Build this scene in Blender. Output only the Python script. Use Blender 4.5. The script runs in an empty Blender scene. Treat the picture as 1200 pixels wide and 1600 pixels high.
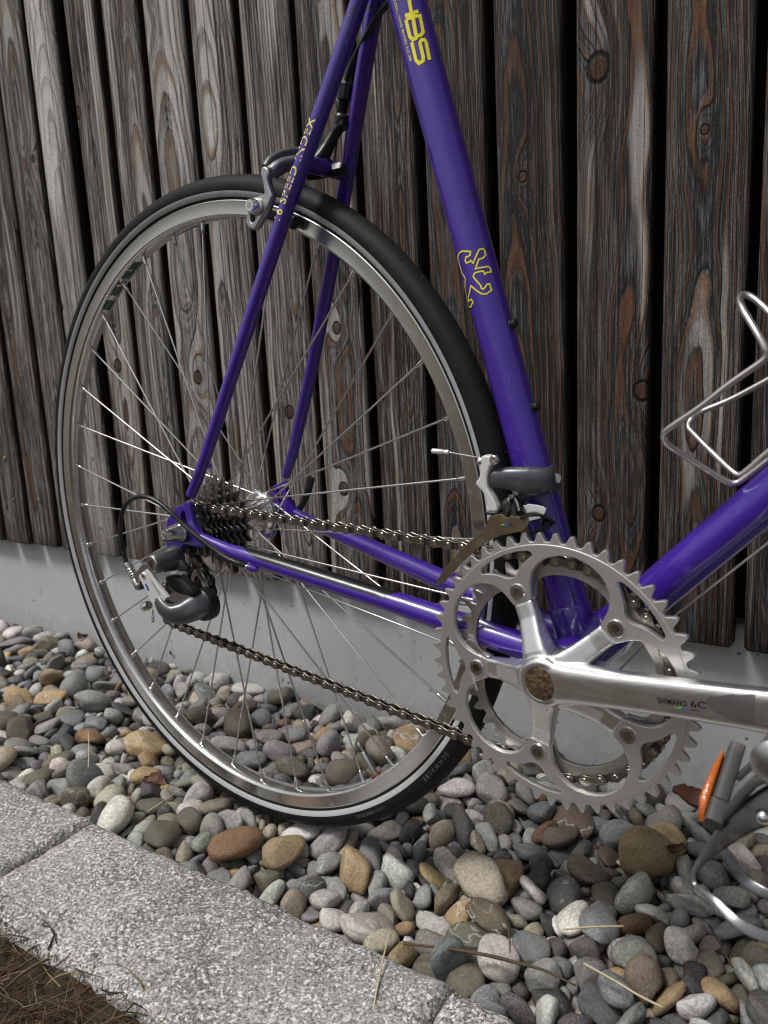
import bpy, bmesh, math, random
import numpy as np
from mathutils import Matrix, Vector

scene = bpy.context.scene
COL = scene.collection
rad = math.radians
random.seed(11)

# ------------------------------------------------------------------ camera, sky, sun
cam_data = bpy.data.cameras.new('camera')
cam = bpy.data.objects.new('camera', cam_data)
COL.objects.link(cam)
CR = [[0.783677, -0.616078, -0.079362], [0.619005, 0.763893, 0.182483], [-0.0518, -0.192134, 0.980001]]          # columns: right, forward, up
cam.matrix_world = Matrix(((CR[0][0], CR[0][2], -CR[0][1], (0.642,-0.5439,0.4953)[0]),
                           (CR[1][0], CR[1][2], -CR[1][1], (0.642,-0.5439,0.4953)[1]),
                           (CR[2][0], CR[2][2], -CR[2][1], (0.642,-0.5439,0.4953)[2]), (0, 0, 0, 1)))
cam_data.sensor_width = 36
cam_data.lens = 36 * 1235.457 / 1600
cam_data.clip_start = .02
cam_data.clip_end = 500
cam_data.dof.use_dof = True
cam_data.dof.focus_distance = .74
cam_data.dof.aperture_fstop = 9.5
scene.camera = cam
scene.cycles.filter_width = 1.15

SUN_EL, SUN_AZ = 60, 212       # degrees; azimuth counted from +y towards +x
world = bpy.data.worlds.new('World')
scene.world = world
world.use_nodes = True
wn, wl = world.node_tree.nodes, world.node_tree.links
wn.clear()
sky = wn.new('ShaderNodeTexSky')
sky.sky_type = 'NISHITA'
sky.sun_disc = False
sky.sun_elevation = rad(SUN_EL)
sky.sun_rotation = rad(SUN_AZ)
sky.dust_density = 4
hs = wn.new('ShaderNodeHueSaturation')
hs.inputs['Saturation'].default_value = .22
bg = wn.new('ShaderNodeBackground')
bg.inputs['Strength'].default_value = .05
wo = wn.new('ShaderNodeOutputWorld')
wl.new(sky.outputs[0], hs.inputs['Color'])
wl.new(hs.outputs[0], bg.inputs[0])
wl.new(bg.outputs[0], wo.inputs[0])
sl = bpy.data.lights.new('sun', 'SUN')
sl.energy = 1.5
sl.angle = rad(12)
sl.color = (1, .97, .93)
sun = bpy.data.objects.new('sun', sl)
COL.objects.link(sun)
sd = Vector((math.sin(rad(SUN_AZ)) * math.cos(rad(SUN_EL)), math.cos(rad(SUN_AZ)) * math.cos(rad(SUN_EL)), math.sin(rad(SUN_EL))))
sun.rotation_euler = sd.to_track_quat('Z', 'Y').to_euler()
vs = scene.view_settings
vs.view_transform = 'Standard'
vs.look = 'None'
vs.exposure = 0.8
vs.gamma = 1
vs.use_curve_mapping = False

# ------------------------------------------------------------------ node helper
class NT:
    def __init__(self, name):
        self.mat = bpy.data.materials.new(name)
        self.mat.use_nodes = True
        self.n, self.l = self.mat.node_tree.nodes, self.mat.node_tree.links
        self.n.clear()
        self.out = self.n.new('ShaderNodeOutputMaterial')
        self.b = self.n.new('ShaderNodeBsdfPrincipled')
        self.l.new(self.b.outputs[0], self.out.inputs[0])
        self.tc = None
    def put(self, sock, v):
        if v is None:
            return
        if isinstance(v, (int, float)):
            sock.default_value = v
        elif isinstance(v, (tuple, list)):
            sock.default_value = tuple(v) + ((1,) if len(sock.default_value) == 4 and len(v) == 3 else ())
        else:
            self.l.new(v, sock)
    def m(self, op, a, b=None, c=None, clamp=False):
        n = self.n.new('ShaderNodeMath')
        n.operation = op
        n.use_clamp = clamp
        for k, v in enumerate((a, b, c)):
            self.put(n.inputs[k], v)
        return n.outputs[0]
    def add(self, a, b): return self.m('ADD', a, b)
    def sub(self, a, b): return self.m('SUBTRACT', a, b)
    def mul(self, a, b): return self.m('MULTIPLY', a, b)
    def co(self, which='Object'):
        if self.tc is None:
            self.tc = self.n.new('ShaderNodeTexCoord')
        return self.tc.outputs[which]
    def attr(self, name, out='Color'):
        n = self.n.new('ShaderNodeAttribute')
        n.attribute_name = name
        return n.outputs[out]
    def xyz(self, v):
        n = self.n.new('ShaderNodeSeparateXYZ')
        self.put(n.inputs[0], v)
        return n.outputs
    def vec(self, x, y, z):
        n = self.n.new('ShaderNodeCombineXYZ')
        for k, v in enumerate((x, y, z)):
            self.put(n.inputs[k], v)
        return n.outputs[0]
    def vmul(self, v, s):
        n = self.n.new('ShaderNodeVectorMath')
        n.operation = 'MULTIPLY'
        self.put(n.inputs[0], v)
        self.put(n.inputs[1], s if isinstance(s, (tuple, list)) else (s, s, s))
        return n.outputs[0]
    def vadd(self, v, s):
        n = self.n.new('ShaderNodeVectorMath')
        n.operation = 'ADD'
        self.put(n.inputs[0], v)
        self.put(n.inputs[1], s)
        return n.outputs[0]
    def noise(self, v, scale=1, detail=2, rough=.5, out=0):
        n = self.n.new('ShaderNodeTexNoise')
        self.put(n.inputs['Vector'], v)
        n.inputs['Scale'].default_value = scale
        n.inputs['Detail'].default_value = detail
        n.inputs['Roughness'].default_value = rough
        return n.outputs[out]
    def voro(self, v, scale=1, feature='F1', out='Distance'):
        n = self.n.new('ShaderNodeTexVoronoi')
        n.feature = feature
        self.put(n.inputs['Vector'], v)
        n.inputs['Scale'].default_value = scale
        return n.outputs[out]
    def white(self, w):
        n = self.n.new('ShaderNodeTexWhiteNoise')
        n.noise_dimensions = '1D'
        self.put(n.inputs['W'], w)
        return n.outputs['Value']
    def step(self, v, a, b, lo=0, hi=1):
        n = self.n.new('ShaderNodeMapRange')
        n.interpolation_type = 'SMOOTHSTEP'
        self.put(n.inputs[0], v)
        for k, x in zip((1, 2, 3, 4), (a, b, lo, hi)):
            self.put(n.inputs[k], x)
        return n.outputs[0]
    def mix(self, f, a, b, mode='MIX'):
        n = self.n.new('ShaderNodeMix')
        n.data_type = 'RGBA'
        n.blend_type = mode
        self.put(n.inputs[0], f)
        self.put(n.inputs[6], a)
        self.put(n.inputs[7], b)
        return n.outputs[2]
    def bump(self, h, dist, strength=1):
        n = self.n.new('ShaderNodeBump')
        n.inputs['Distance'].default_value = dist
        n.inputs['Strength'].default_value = strength
        self.put(n.inputs['Height'], h)
        self.l.new(n.outputs[0], self.b.inputs['Normal'])
    def fin(self, col=None, rough=None, metal=None, spec=None, **kw):
        self.put(self.b.inputs['Base Color'], col)
        self.put(self.b.inputs['Roughness'], rough)
        self.put(self.b.inputs['Metallic'], metal)
        self.put(self.b.inputs['Specular IOR Level'], spec)
        for k, v in kw.items():
            self.put(self.b.inputs[k.replace('_', ' ')], v)
        return self.mat

def metal(name, col, rough=.3, dirt=.25, dirtcol=(.05, .04, .03), scale=60, brush=None, m=1.0):
    t = NT(name)
    o = t.co()
    n1 = t.noise(o, scale, 4, .6)
    n2 = t.noise(o, scale * 7, 3, .6)
    f = t.mul(t.step(n1, .48, .72), dirt)
    c = t.mix(f, col, dirtcol)
    r = t.add(t.mul(n2, .07), rough - .03)
    r = t.add(r, t.mul(f, .3))
    if brush:
        b = t.noise(t.vmul(o, brush), 1, 3, .6)
        t.bump(b, .00003, .12)
        r = t.add(r, t.mul(t.sub(b, .5), .18))
        c = t.mix(t.mul(t.sub(b, .4), .2), c, (.9, .9, .9))
    else:
        t.bump(n2, .00004, .2)
    return t.fin(c, r, t.sub(m, t.mul(f, .75)), .5)

def plastic(name, col, rough=.4, dust=.15, dustcol=(.2, .18, .15), scale=70, bump=.00008):
    t = NT(name)
    o = t.co()
    n1 = t.noise(o, scale, 4, .65)
    n2 = t.noise(o, scale * 9, 2, .5)
    c = t.mix(t.mul(t.step(n1, .45, .75), dust), col, dustcol)
    t.bump(n2, bump, .4)
    return t.fin(c, t.add(rough - .08, t.mul(n1, .2)), 0, .45)

M = {}
t = NT('purple_paint')
o = t.co()
n1 = t.noise(o, 45, 5, .65)
n2 = t.noise(o, 900, 2, .5)
sc_ = t.noise(t.vmul(o, (260, 260, 60)), 1, 3, .7)
chips = t.mul(t.step(t.noise(o, 150, 3, .55), .64, .66), t.step(t.noise(o, 14, 2), .50, .60))
c = t.mix(t.mul(t.step(n1, .4, .8), .22), (.042, .010, .27), (.062, .028, .34))
c = t.mix(t.mul(t.step(n2, .58, .75), .16), c, (.08, .05, .46))
c = t.mix(t.mul(t.step(sc_, .69, .74), .4), c, (.25, .23, .5))
c = t.mix(chips, c, (.02, .014, .012))
t.bump(t.sub(t.mul(n2, .2), chips), .0002, .5)
M['paint'] = t.fin(c, t.add(.27, t.mul(n1, .16)), .0, .45, Coat_Weight=1.0, Coat_Roughness=.10)
M['spoke'] = metal('stainless_spoke', (.62, .61, .59), .33, .0, scale=200)
M['crank'] = metal('polished_aluminium', (.84, .84, .835), .33, .03, (.3, .28, .25), 90, (50, 420, 420))
M['ring'] = metal('anodised_aluminium', (.72, .715, .70), .46, .08, (.2, .18, .15), 120)
M['ringdark'] = metal('worn_aluminium', (.55, .53, .50), .40, .30, (.08, .07, .055), 110)
M['rim'] = metal('brushed_rim_aluminium', (.74, .735, .72), .20, .12, (.25, .23, .2), 80, (700, 25, 700))
M['steel'] = metal('bright_steel', (.74, .735, .72), .2, .12, scale=160)
M['chain'] = metal('grimy_chain_steel', (.235, .215, .185), .34, .5, (.05, .042, .032), 260)
M['pin'] = metal('chain_pin_steel', (.52, .50, .45), .26, .3, (.08, .07, .05), 300)
M['chaindark'] = metal('oily_chain_steel', (.10, .09, .075), .4, .7, (.012, .010, .008), 150)
M['cog'] = metal('sprocket_steel', (.30, .285, .26), .32, .6, (.015, .012, .01), 110)
M['cage'] = metal('bronzed_cage_plate', (.34, .265, .17), .38, .35, (.08, .055, .035), 60)
M['grey'] = metal('dark_grey_derailleur_paint', (.10, .105, .115), .33, .25, (.13, .12, .11), 60, m=.5)
M['silver'] = metal('satin_silver_paint', (.78, .78, .78), .36, .08, (.3, .29, .27), 120, m=.35)
M['clip'] = metal('dark_clip_steel', (.20, .20, .21), .27, .3, (.06, .05, .04), 140)
M['brake'] = metal('grey_brake_alloy', (.46, .465, .47), .34, .14, (.15, .14, .13), 120)
M['wire'] = metal('dull_aluminium_wire', (.58, .57, .55), .36, .35, (.22, .2, .18), 90)
M['black'] = plastic('black_plastic', (.012, .012, .013), .35, .12)
M['grease'] = plastic('black_grease', (.008, .007, .006), .3, .25, (.03, .025, .02), 160, .0003)
M['film'] = plastic('black_protector_film', (.007, .0075, .0085), .25, .05)
M['pedalblack'] = plastic('scuffed_dark_alloy', (.06, .06, .06), .42, .3)
M['yellow'] = plastic('yellow_decal', (.92, .80, .03), .4, .12, (.5, .4, .05))
M['paleyellow'] = plastic('pale_yellow_decal', (.90, .80, .22), .4, .15, (.4, .33, .2))
M['darkprint'] = plastic('black_print', (.012, .012, .012), .4, 0)
M['greyprint'] = plastic('grey_moulded_print', (.16, .16, .155), .5, .2)
M['greenprint'] = plastic('green_print', (.08, .45, .09), .4, 0)
M['blueprint'] = plastic('blue_print', (.03, .08, .38), .4, 0)
M['teal'] = plastic('teal_print', (.02, .09, .10), .45, .2)
M['red'] = plastic('red_print', (.28, .025, .015), .4, .2)
M['strip'] = plastic('grey_reflective_strip', (.40, .40, .41), .32, .25, (.16, .15, .14), 40)
t = NT('orange_reflector_plastic')
o = t.co()
v = t.voro(t.vmul(o, (1, 1, 1)), 900, 'F1', 'Distance')
t.bump(v, .0003, .6)
M['orange'] = t.fin(t.mix(v, (.38, .080, .008), (.48, .12, .015)), .2, 0, .6, Emission_Strength=0.0)
t = NT('tyre_rubber')
o = t.co()
X, Y, Z = t.xyz(o)
n1 = t.noise(o, 50, 4, .6)
rr = t.m('SQRT', t.add(t.mul(X, X), t.mul(Z, Z)))
ang = t.m('ARCTAN2', Z, X)
yy = t.m('ABSOLUTE', Y)
rib = t.m('SINE', t.add(t.mul(ang, 900), t.mul(yy, 2600)))
treadm = t.step(rr, .3325, .3345)
spk = t.mul(t.step(t.noise(o, 700, 2), .66, .72), t.step(rr, .337, .340))
c = t.mix(t.mul(t.step(n1, .42, .75), .5), (.006, .0065, .007), (.018, .0175, .017))
c = t.mix(t.mul(treadm, .45), c, (.013, .0145, .017))
c = t.mix(t.mul(spk, .55), c, (.16, .14, .11))
t.bump(t.add(t.mul(t.mul(rib, treadm), .45), n1), .0002, .5)
M['tyre'] = t.fin(c, t.add(.52, t.mul(n1, .2)), 0, .22)
t = NT('brown_rust_cap')
o = t.co()
n = t.noise(o, 420, 5, .7)
t.bump(n, .0004, .6)
M['cap'] = t.fin(t.mix(t.step(n, .36, .66), (.012, .009, .006), (.17, .105, .05)), .6, .2, .4)
t = NT('scuffed_crank_patch')
o = t.co()
b = t.noise(t.vmul(o, (260, 900, 900)), 1, 4, .65)
t.bump(b, .0002, .5)
M['scuff'] = t.fin(t.mix(b, (.12, .115, .115), (.27, .26, .26)), .5, .75, .4)

# ------------------------------------------------------------------ mesh helpers
def cat_rom(pts, n=8, closed=False):
    P_ = [np.array(p, float) for p in pts]
    if len(P_) < 3:
        return P_
    out = []
    N = len(P_)
    for i in range(N if closed else N - 1):
        p0 = P_[(i - 1) % N] if closed or i > 0 else 2 * P_[0] - P_[1]
        p1, p2 = P_[i], P_[(i + 1) % N]
        p3 = P_[(i + 2) % N] if closed or i + 2 < N else 2 * P_[-1] - P_[-2]
        for k in range(n):
            u = k / n
            out.append(.5 * (2 * p1 + (p2 - p0) * u + (2 * p0 - 5 * p1 + 4 * p2 - p3) * u * u + (3 * p1 - p0 - 3 * p2 + p3) * u ** 3))
    if not closed:
        out.append(P_[-1])
    return out

def unit(v):
    v = np.asarray(v, float)
    return v / (np.linalg.norm(v) + 1e-12)

class MB:
    def __init__(self):
        self.v, self.f = [], []
    def add(self, v, f):
        k = len(self.v)
        self.v += [tuple(map(float, p)) for p in v]
        self.f += [tuple(i + k for i in q) for q in f]
        return self
    def tube(self, pts, r, seg=14, caps=True, closed=False):
        pts = [np.array(p, float) for p in pts]
        n = len(pts)
        rs = list(r) if hasattr(r, '__len__') else [r] * n
        if len(rs) != n:
            rs = list(np.interp(np.linspace(0, 1, n), np.linspace(0, 1, len(rs)), rs))
        V, F = [], []
        T = []
        for i in range(n):
            a = pts[(i - 1) % n] if closed or i else pts[0]
            b = pts[(i + 1) % n] if closed or i < n - 1 else pts[-1]
            T.append(unit(b - a))
        u = np.cross(T[0], (0, 0, 1)) if abs(T[0][2]) < .9 else np.cross(T[0], (0, 1, 0))
        u = unit(u)
        for i in range(n):
            u = unit(u - T[i] * (u @ T[i]))
            w = np.cross(T[i], u)
            for k in range(seg):
                a = 2 * math.pi * k / seg
                V.append(pts[i] + rs[i] * (math.cos(a) * u + math.sin(a) * w))
        m = n if closed else n - 1
        for i in range(m):
            for k in range(seg):
                j = (i + 1) % n
                F.append((i * seg + k, i * seg + (k + 1) % seg, j * seg + (k + 1) % seg, j * seg + k))
        if caps and not closed:
            F.append(tuple(range(seg))[::-1])
            F.append(tuple((n - 1) * seg + k for k in range(seg)))
        return self.add(V, F)
    def lathe(self, prof, o, axis, seg=32, close=False, caps=True):
        """prof: list of (radius, distance along axis)"""
        o, ax = np.array(o, float), unit(axis)
        u = unit(np.cross(ax, (0, 0, 1)) if abs(ax[2]) < .9 else np.cross(ax, (1, 0, 0)))
        w = np.cross(ax, u)
        V, F = [], []
        n = len(prof)
        for r, d in prof:
            for k in range(seg):
                a = 2 * math.pi * k / seg
                V.append(o + ax * d + r * (math.cos(a) * u + math.sin(a) * w))
        for i in range(n if close else n - 1):
            j = (i + 1) % n
            for k in range(seg):
                F.append((i * seg + k, i * seg + (k + 1) % seg, j * seg + (k + 1) % seg, j * seg + k))
        if not close and caps:
            if prof[0][0] > 1e-6:
                F.append(tuple(range(seg))[::-1])
            if prof[-1][0] > 1e-6:
                F.append(tuple((n - 1) * seg + k for k in range(seg)))
        return self.add(V, F)
    def loft(self, secs, seg=20, caps=True):
        """secs: (centre, half-axis vector u, half-axis vector w, exponent)"""
        V, F = [], []
        for c, u, w, e in secs:
            c, u, w = np.array(c, float), np.array(u, float), np.array(w, float)
            for k in range(seg):
                a = 2 * math.pi * (k + .5) / seg
                ca, sa = math.cos(a), math.sin(a)
                x = math.copysign(abs(ca) ** (2 / e), ca)
                y = math.copysign(abs(sa) ** (2 / e), sa)
                V.append(c + u * x + w * y)
        n = len(secs)
        for i in range(n - 1):
            for k in range(seg):
                F.append((i * seg + k, i * seg + (k + 1) % seg, (i + 1) * seg + (k + 1) % seg, (i + 1) * seg + k))
        if caps:
            F.append(tuple(range(seg))[::-1])
            F.append(tuple((n - 1) * seg + k for k in range(seg)))
        return self.add(V, F)
    def path(self, pts, wid, hei, up, e=3.0, seg=20, n=6):
        """rounded bar along a smooth path; wid across, hei along 'up'"""
        q = cat_rom(pts, n)
        k = len(q)
        W = np.interp(np.linspace(0, 1, k), np.linspace(0, 1, len(wid)), wid) if hasattr(wid, '__len__') else [wid] * k
        H = np.interp(np.linspace(0, 1, k), np.linspace(0, 1, len(hei)), hei) if hasattr(hei, '__len__') else [hei] * k
        secs = []
        for i in range(k):
            T = unit(q[min(i + 1, k - 1)] - q[max(i - 1, 0)])
            u = unit(np.array(up, float) - T * (np.array(up, float) @ T))
            s = np.cross(T, u)
            secs.append((q[i], s * W[i] / 2, u * H[i] / 2, e))
        return self.loft(secs, seg)
    def box(self, c, s, rot=None):
        c, s = np.array(c, float), np.array(s, float) / 2
        V = [np.array((x, y, z)) * s for x in (-1, 1) for y in (-1, 1) for z in (-1, 1)]
        if rot is not None:
            V = [np.array(rot @ Vector(p)) for p in V]
        return self.add([c + p for p in V], [(0, 1, 3, 2), (4, 6, 7, 5), (0, 4, 5, 1), (2, 3, 7, 6), (0, 2, 6, 4), (1, 5, 7, 3)])
    def ball(self, c, r, seg=14):
        prof = [(max(1e-7, r * math.sin(math.pi * i / 8)), -r * math.cos(math.pi * i / 8)) for i in range(9)]
        return self.lathe(prof, c, (0, 1, 0), seg)
    def mesh(self, name):
        m = bpy.data.meshes.new(name)
        m.from_pydata(self.v, [], self.f)
        m.update()
        return m
    def obj(self, name, mat, parent=None, angle=35, bevel=0):
        m = self.mesh(name)
        bm = bmesh.new()
        bm.from_mesh(m)
        bmesh.ops.remove_doubles(bm, verts=bm.verts, dist=2e-6)
        bmesh.ops.recalc_face_normals(bm, faces=bm.faces)
        if bevel:
            es = [e for e in bm.edges if len(e.link_faces) == 2 and e.calc_face_angle(0) > rad(40)]
            bmesh.ops.bevel(bm, geom=es, offset=bevel, segments=2, affect='EDGES', clamp_overlap=True)
        bm.to_mesh(m)
        bm.free()
        return link(name, m, mat, parent, angle)

def smooth(m, angle=35):
    m.polygons.foreach_set('use_smooth', [True] * len(m.polygons))
    if angle < 180:
        m.set_sharp_from_angle(angle=rad(angle))

def link(name, m, mat, parent=None, angle=35):
    if angle:
        smooth(m, angle)
    if mat is not None:
        m.materials.clear()
        m.materials.append(M[mat] if isinstance(mat, str) else mat)
    o = bpy.data.objects.new(name, m)
    COL.objects.link(o)
    if parent is not None:
        o.parent = parent
    return o

def empty(name, loc=(0, 0, 0), parent=None):
    o = bpy.data.objects.new(name, None)
    o.empty_display_size = .02
    o.location = loc
    COL.objects.link(o)
    o.parent = parent
    return o

def tag(o, label=None, cat=None, group=None, kind=None):
    for k, v in (('label', label), ('category', cat), ('group', group), ('kind', kind)):
        if v:
            o[k] = v
    return o

def from_curve(cu):
    ob = bpy.data.objects.new('tmp', cu)
    COL.objects.link(ob)
    dg = bpy.context.evaluated_depsgraph_get()
    me = bpy.data.meshes.new_from_object(ob.evaluated_get(dg))
    bpy.data.objects.remove(ob)
    bpy.data.curves.remove(cu)
    return me

def plate_mesh(loops, y, th, bevel=.0004, res=1):
    """flat plate in the bicycle's own plane; loops of (x, z), the first is the outline, others are holes"""
    cu = bpy.data.curves.new('plate', 'CURVE')
    cu.dimensions = '2D'
    cu.fill_mode = 'BOTH'
    for lp in loops:
        s = cu.splines.new('POLY')
        s.points.add(len(lp) - 1)
        for k, p in enumerate(lp):
            s.points[k].co = (p[0], p[1], 0, 1)
        s.use_cyclic_u = True
    cu.extrude = max(th / 2 - bevel, 1e-5)
    cu.bevel_depth = bevel
    cu.bevel_resolution = res
    cu.offset = -bevel
    me = from_curve(cu)
    me.transform(Matrix(((1, 0, 0, 0), (0, 0, -1, y), (0, 1, 0, 0), (0, 0, 0, 1))))
    return me

def plate(name, loops, y, th, mat, parent, bevel=.0004, angle=30):
    return link(name, plate_mesh(loops, y, th, bevel), mat, parent, angle)

def xz(pts):
    return [(p[0], p[2]) for p in pts]

def rounded(pts, n=5):
    return [(p[0], p[1]) for p in cat_rom([(x, z, 0) for x, z in pts], n, True)]

def text_mesh(s, size, extrude=0.0, spacing=1.0, bold=0.0):
    cu = bpy.data.curves.new('txt', 'FONT')
    cu.body = s
    cu.size = size
    cu.space_character = spacing
    cu.resolution_u = 3
    cu.offset = bold
    cu.extrude = extrude
    return from_curve(cu)

def fuse(o, vox, iters=6, fac=.5):
    m = o.modifiers.new('r', 'REMESH')
    m.mode = 'VOXEL'
    m.voxel_size = vox
    s = o.modifiers.new('s', 'SMOOTH')
    s.factor = fac
    s.iterations = iters
    dg = bpy.context.evaluated_depsgraph_get()
    me = bpy.data.meshes.new_from_object(o.evaluated_get(dg))
    o.modifiers.clear()
    mats = list(o.data.materials)
    o.data = me
    me.materials.clear()
    for x in mats:
        me.materials.append(x)
    smooth(me, 180)
    return o

def ribbon(mb, pts, width, nfun, closed=False, lift=.00015):
    """flat printed line lying on a surface: pts on the surface, nfun(p) its outward normal"""
    P_ = [np.array(p, float) for p in pts]
    n = len(P_)
    V, F = [], []
    for i, p in enumerate(P_):
        nn = unit(nfun(p))
        a = P_[i - 1] if (i or closed) else p
        b = P_[(i + 1) % n] if (i < n - 1 or closed) else p
        d1, d2 = unit(p - a) if np.linalg.norm(p - a) > 0 else None, unit(b - p) if np.linalg.norm(b - p) > 0 else None
        d1 = d2 if d1 is None else d1
        d2 = d1 if d2 is None else d2
        s1, s2 = unit(np.cross(nn, d1)), unit(np.cross(nn, d2))
        s = unit(s1 + s2)
        k = min(1 / max(.45, float(s @ s1)), 1.8)
        V += [p + nn * lift + s * width / 2 * k, p + nn * lift - s * width / 2 * k]
    m = n if closed else n - 1
    for i in range(m):
        j = (i + 1) % n
        F.append((2 * i, 2 * i + 1, 2 * j + 1, 2 * j))
    mb.add(V, F)

# ------------------------------------------------------------------ the wall
WA = rad(4.5)
def wl3(s, t_, z):
    return (s * math.cos(WA) - t_ * math.sin(WA), s * math.sin(WA) + t_ * math.cos(WA), z)

def wood(name, seed, light, warm, knots, pith, depth, tilt, sp, bleach=(), cap=(.42, .405, .385)):
    t = NT(name)
    X, Y, Z = t.xyz(t.co())
    n1 = t.sub(t.noise(t.vec(t.mul(X, 3.), seed * 3.1, t.mul(Z, 3.3)), 1, 2), .5)
    n2 = t.sub(t.noise(t.vec(t.mul(X, 5), seed * 5.7 + 40, t.mul(Z, 4.2)), 1, 2), .5)
    gsum = None
    kmask = kedge = None
    for kx, kz, kr in knots:
        dx = t.sub(X, kx)
        dz = t.mul(t.sub(Z, kz), .82)
        d2 = t.add(t.mul(dx, dx), t.mul(dz, dz))
        dzl = t.mul(dz, .45)
        d2l = t.add(t.mul(dx, dx), t.mul(dzl, dzl))
        g = t.mul(t.m('EXPONENT', t.mul(d2l, -1 / (2.1 * kr) ** 2)), kr * 1.7)
        gsum = g if gsum is None else t.add(gsum, g)
        dd = t.add(t.m('SQRT', d2), t.mul(t.sub(t.noise(t.vec(X, Y, Z), 220, 2), .5), kr * .22))
        mk = t.mul(t.step(dd, kr * .70, kr * .95, 1, 0), .92)
        ek = t.mul(t.step(dd, kr * .66, kr * .88), t.step(dd, kr * .98, kr * 1.25, 1, 0))
        kmask = mk if kmask is None else t.m('MAXIMUM', kmask, mk)
        kedge = ek if kedge is None else t.m('MAXIMUM', kedge, ek)
    x1 = t.add(t.sub(X, pith), t.mul(n1, .024))
    d1 = t.m('MAXIMUM', t.add(t.add(t.mul(Z, tilt), depth), t.mul(n2, .036)), .001)
    r = t.m('SQRT', t.add(t.mul(x1, x1), t.mul(d1, d1)))
    fine = t.sub(t.noise(t.vec(t.mul(X, 160), t.mul(Y, 160), t.mul(Z, 12)), 1, 3, .6), .5)
    r = t.add(r, t.mul(fine, .0016))
    if gsum is not None:
        r = t.add(r, gsum)
    ph = t.mul(r, 1 / sp)
    f = t.m('FRACT', ph)
    band = t.m('FLOOR', ph)
    rb = t.white(t.add(band, seed * 17.3))
    rb2 = t.white(t.add(band, seed * 9.1 + 200.5))
    late = t.mul(t.step(f, .50, .84), t.step(f, .90, .99, 1, 0))
    sub = t.m('SINE', t.mul(ph, 6.2832 * 3.37))
    fib = t.noise(t.vec(t.mul(X, 330), t.mul(Y, 330), t.mul(Z, 5.5)), 1, 4, .68)
    fib2 = t.noise(t.vec(t.mul(X, 900), t.mul(Y, 900), t.mul(Z, 24)), 1, 3, .65)
    grain = t.noise(t.vec(t.mul(X, 1700), t.mul(Y, 1700), t.mul(Z, 520)), 1, 2, .6)
    dark = t.mul(t.add(t.step(f, .86, .95), t.step(f, .0, .07, 1, 0)), t.step(fib2, .32, .62))
    big = t.noise(t.vec(t.mul(X, 22), seed, t.mul(Z, 3.2)), 1, 3, .55)
    big2 = t.noise(t.vec(t.mul(X, 16), seed + 70, t.mul(Z, 2.2)), 1, 3, .55)
    tone = t.add(t.mul(t.sub(fib, .5), 2.5), t.mul(t.sub(fib2, .5), 3.2))
    tone = t.add(tone, t.add(t.mul(t.sub(rb, .5), .42), t.mul(t.sub(big, .5), 1.3)))
    tone = t.add(tone, t.add(t.mul(t.mul(sub, t.add(fib2, .2)), .22), light))
    early = t.mix(t.m('MULTIPLY', tone, 1.0, clamp=True), (.013, .0115, .0115), cap)
    silver = t.mul(t.mul(t.step(rb2, .68, .80), t.step(t.add(big2, t.mul(light, .3) if not isinstance(light, (int, float)) else light * .3), .55, .66)), .9)
    early = t.mix(silver, early, t.mix(t.add(fib, t.mul(t.sub(fib2, .5), .8)), (.15, .14, .13), (.74, .71, .67)))
    for bx, bz, bw, amt in bleach:
        wob = t.mul(t.sub(t.noise(t.vec(t.mul(X, 30), seed, t.mul(Z, 9)), 1, 3), .5), .016)
        ex = t.step(t.add(t.m('ABSOLUTE', t.sub(X, bx)), wob), bw * .75, bw, 1, 0)
        ez = t.step(t.add(t.sub(Z, bz), t.add(t.mul(t.m('ABSOLUTE', t.sub(X, bx)), -3.2), t.mul(t.sub(fib, .5), .12))), -.03, .05)
        early = t.mix(t.mul(t.mul(ex, ez), amt), early, t.mix(t.add(fib, t.mul(t.sub(fib2, .5), .9)), (.46, .45, .43), (.93, .91, .88)))
    warmth = t.m('MULTIPLY', t.step(t.add(big2, warm), .38, .64), t.add(t.mul(rb2, .7), .3), clamp=True)
    latec = t.mix(t.add(fib, t.mul(t.sub(fib2, .5), .9)), (.030, .014, .008), (.27, .110, .042))
    latec = t.mix(t.mul(silver, .45), latec, (.42, .30, .19))
    c = t.mix(t.mul(late, warmth), early, latec)
    c = t.mix(t.mul(dark, .70), c, (.011, .010, .010))
    if kmask is not None:
        kc = t.mix(t.noise(t.vec(X, Y, Z), 900, 3, .6), (.020, .009, .006), (.15, .062, .034))
        c = t.mix(kmask, c, kc)
        c = t.mix(t.mul(kedge, .95), c, (.004, .005, .005))
    crack = t.step(t.noise(t.vec(t.mul(X, 250), seed + 9, t.mul(Z, 1.7)), 1, 2, .5), .63, .66)
    c = t.mix(t.mul(crack, .8), c, (.008, .007, .007))
    c = t.mix(t.step(grain, .3, .70, .50, 0), c, (.012, .011, .011))
    c = t.mix(t.mul(t.step(grain, .60, .78), .26), c, (.55, .52, .48))
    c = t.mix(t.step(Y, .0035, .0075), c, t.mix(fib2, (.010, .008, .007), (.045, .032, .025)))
    hgt = t.add(t.add(t.mul(late, .7), t.mul(fib, .45)), t.add(t.mul(crack, -1.2), t.mul(dark, -.5)))
    if kmask is not None:
        hgt = t.add(hgt, t.mul(kedge, -1.5))
    t.bump(t.add(hgt, t.mul(grain, .25)), .0011, .85)
    return t.fin(c, .78, 0, .25)

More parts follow.
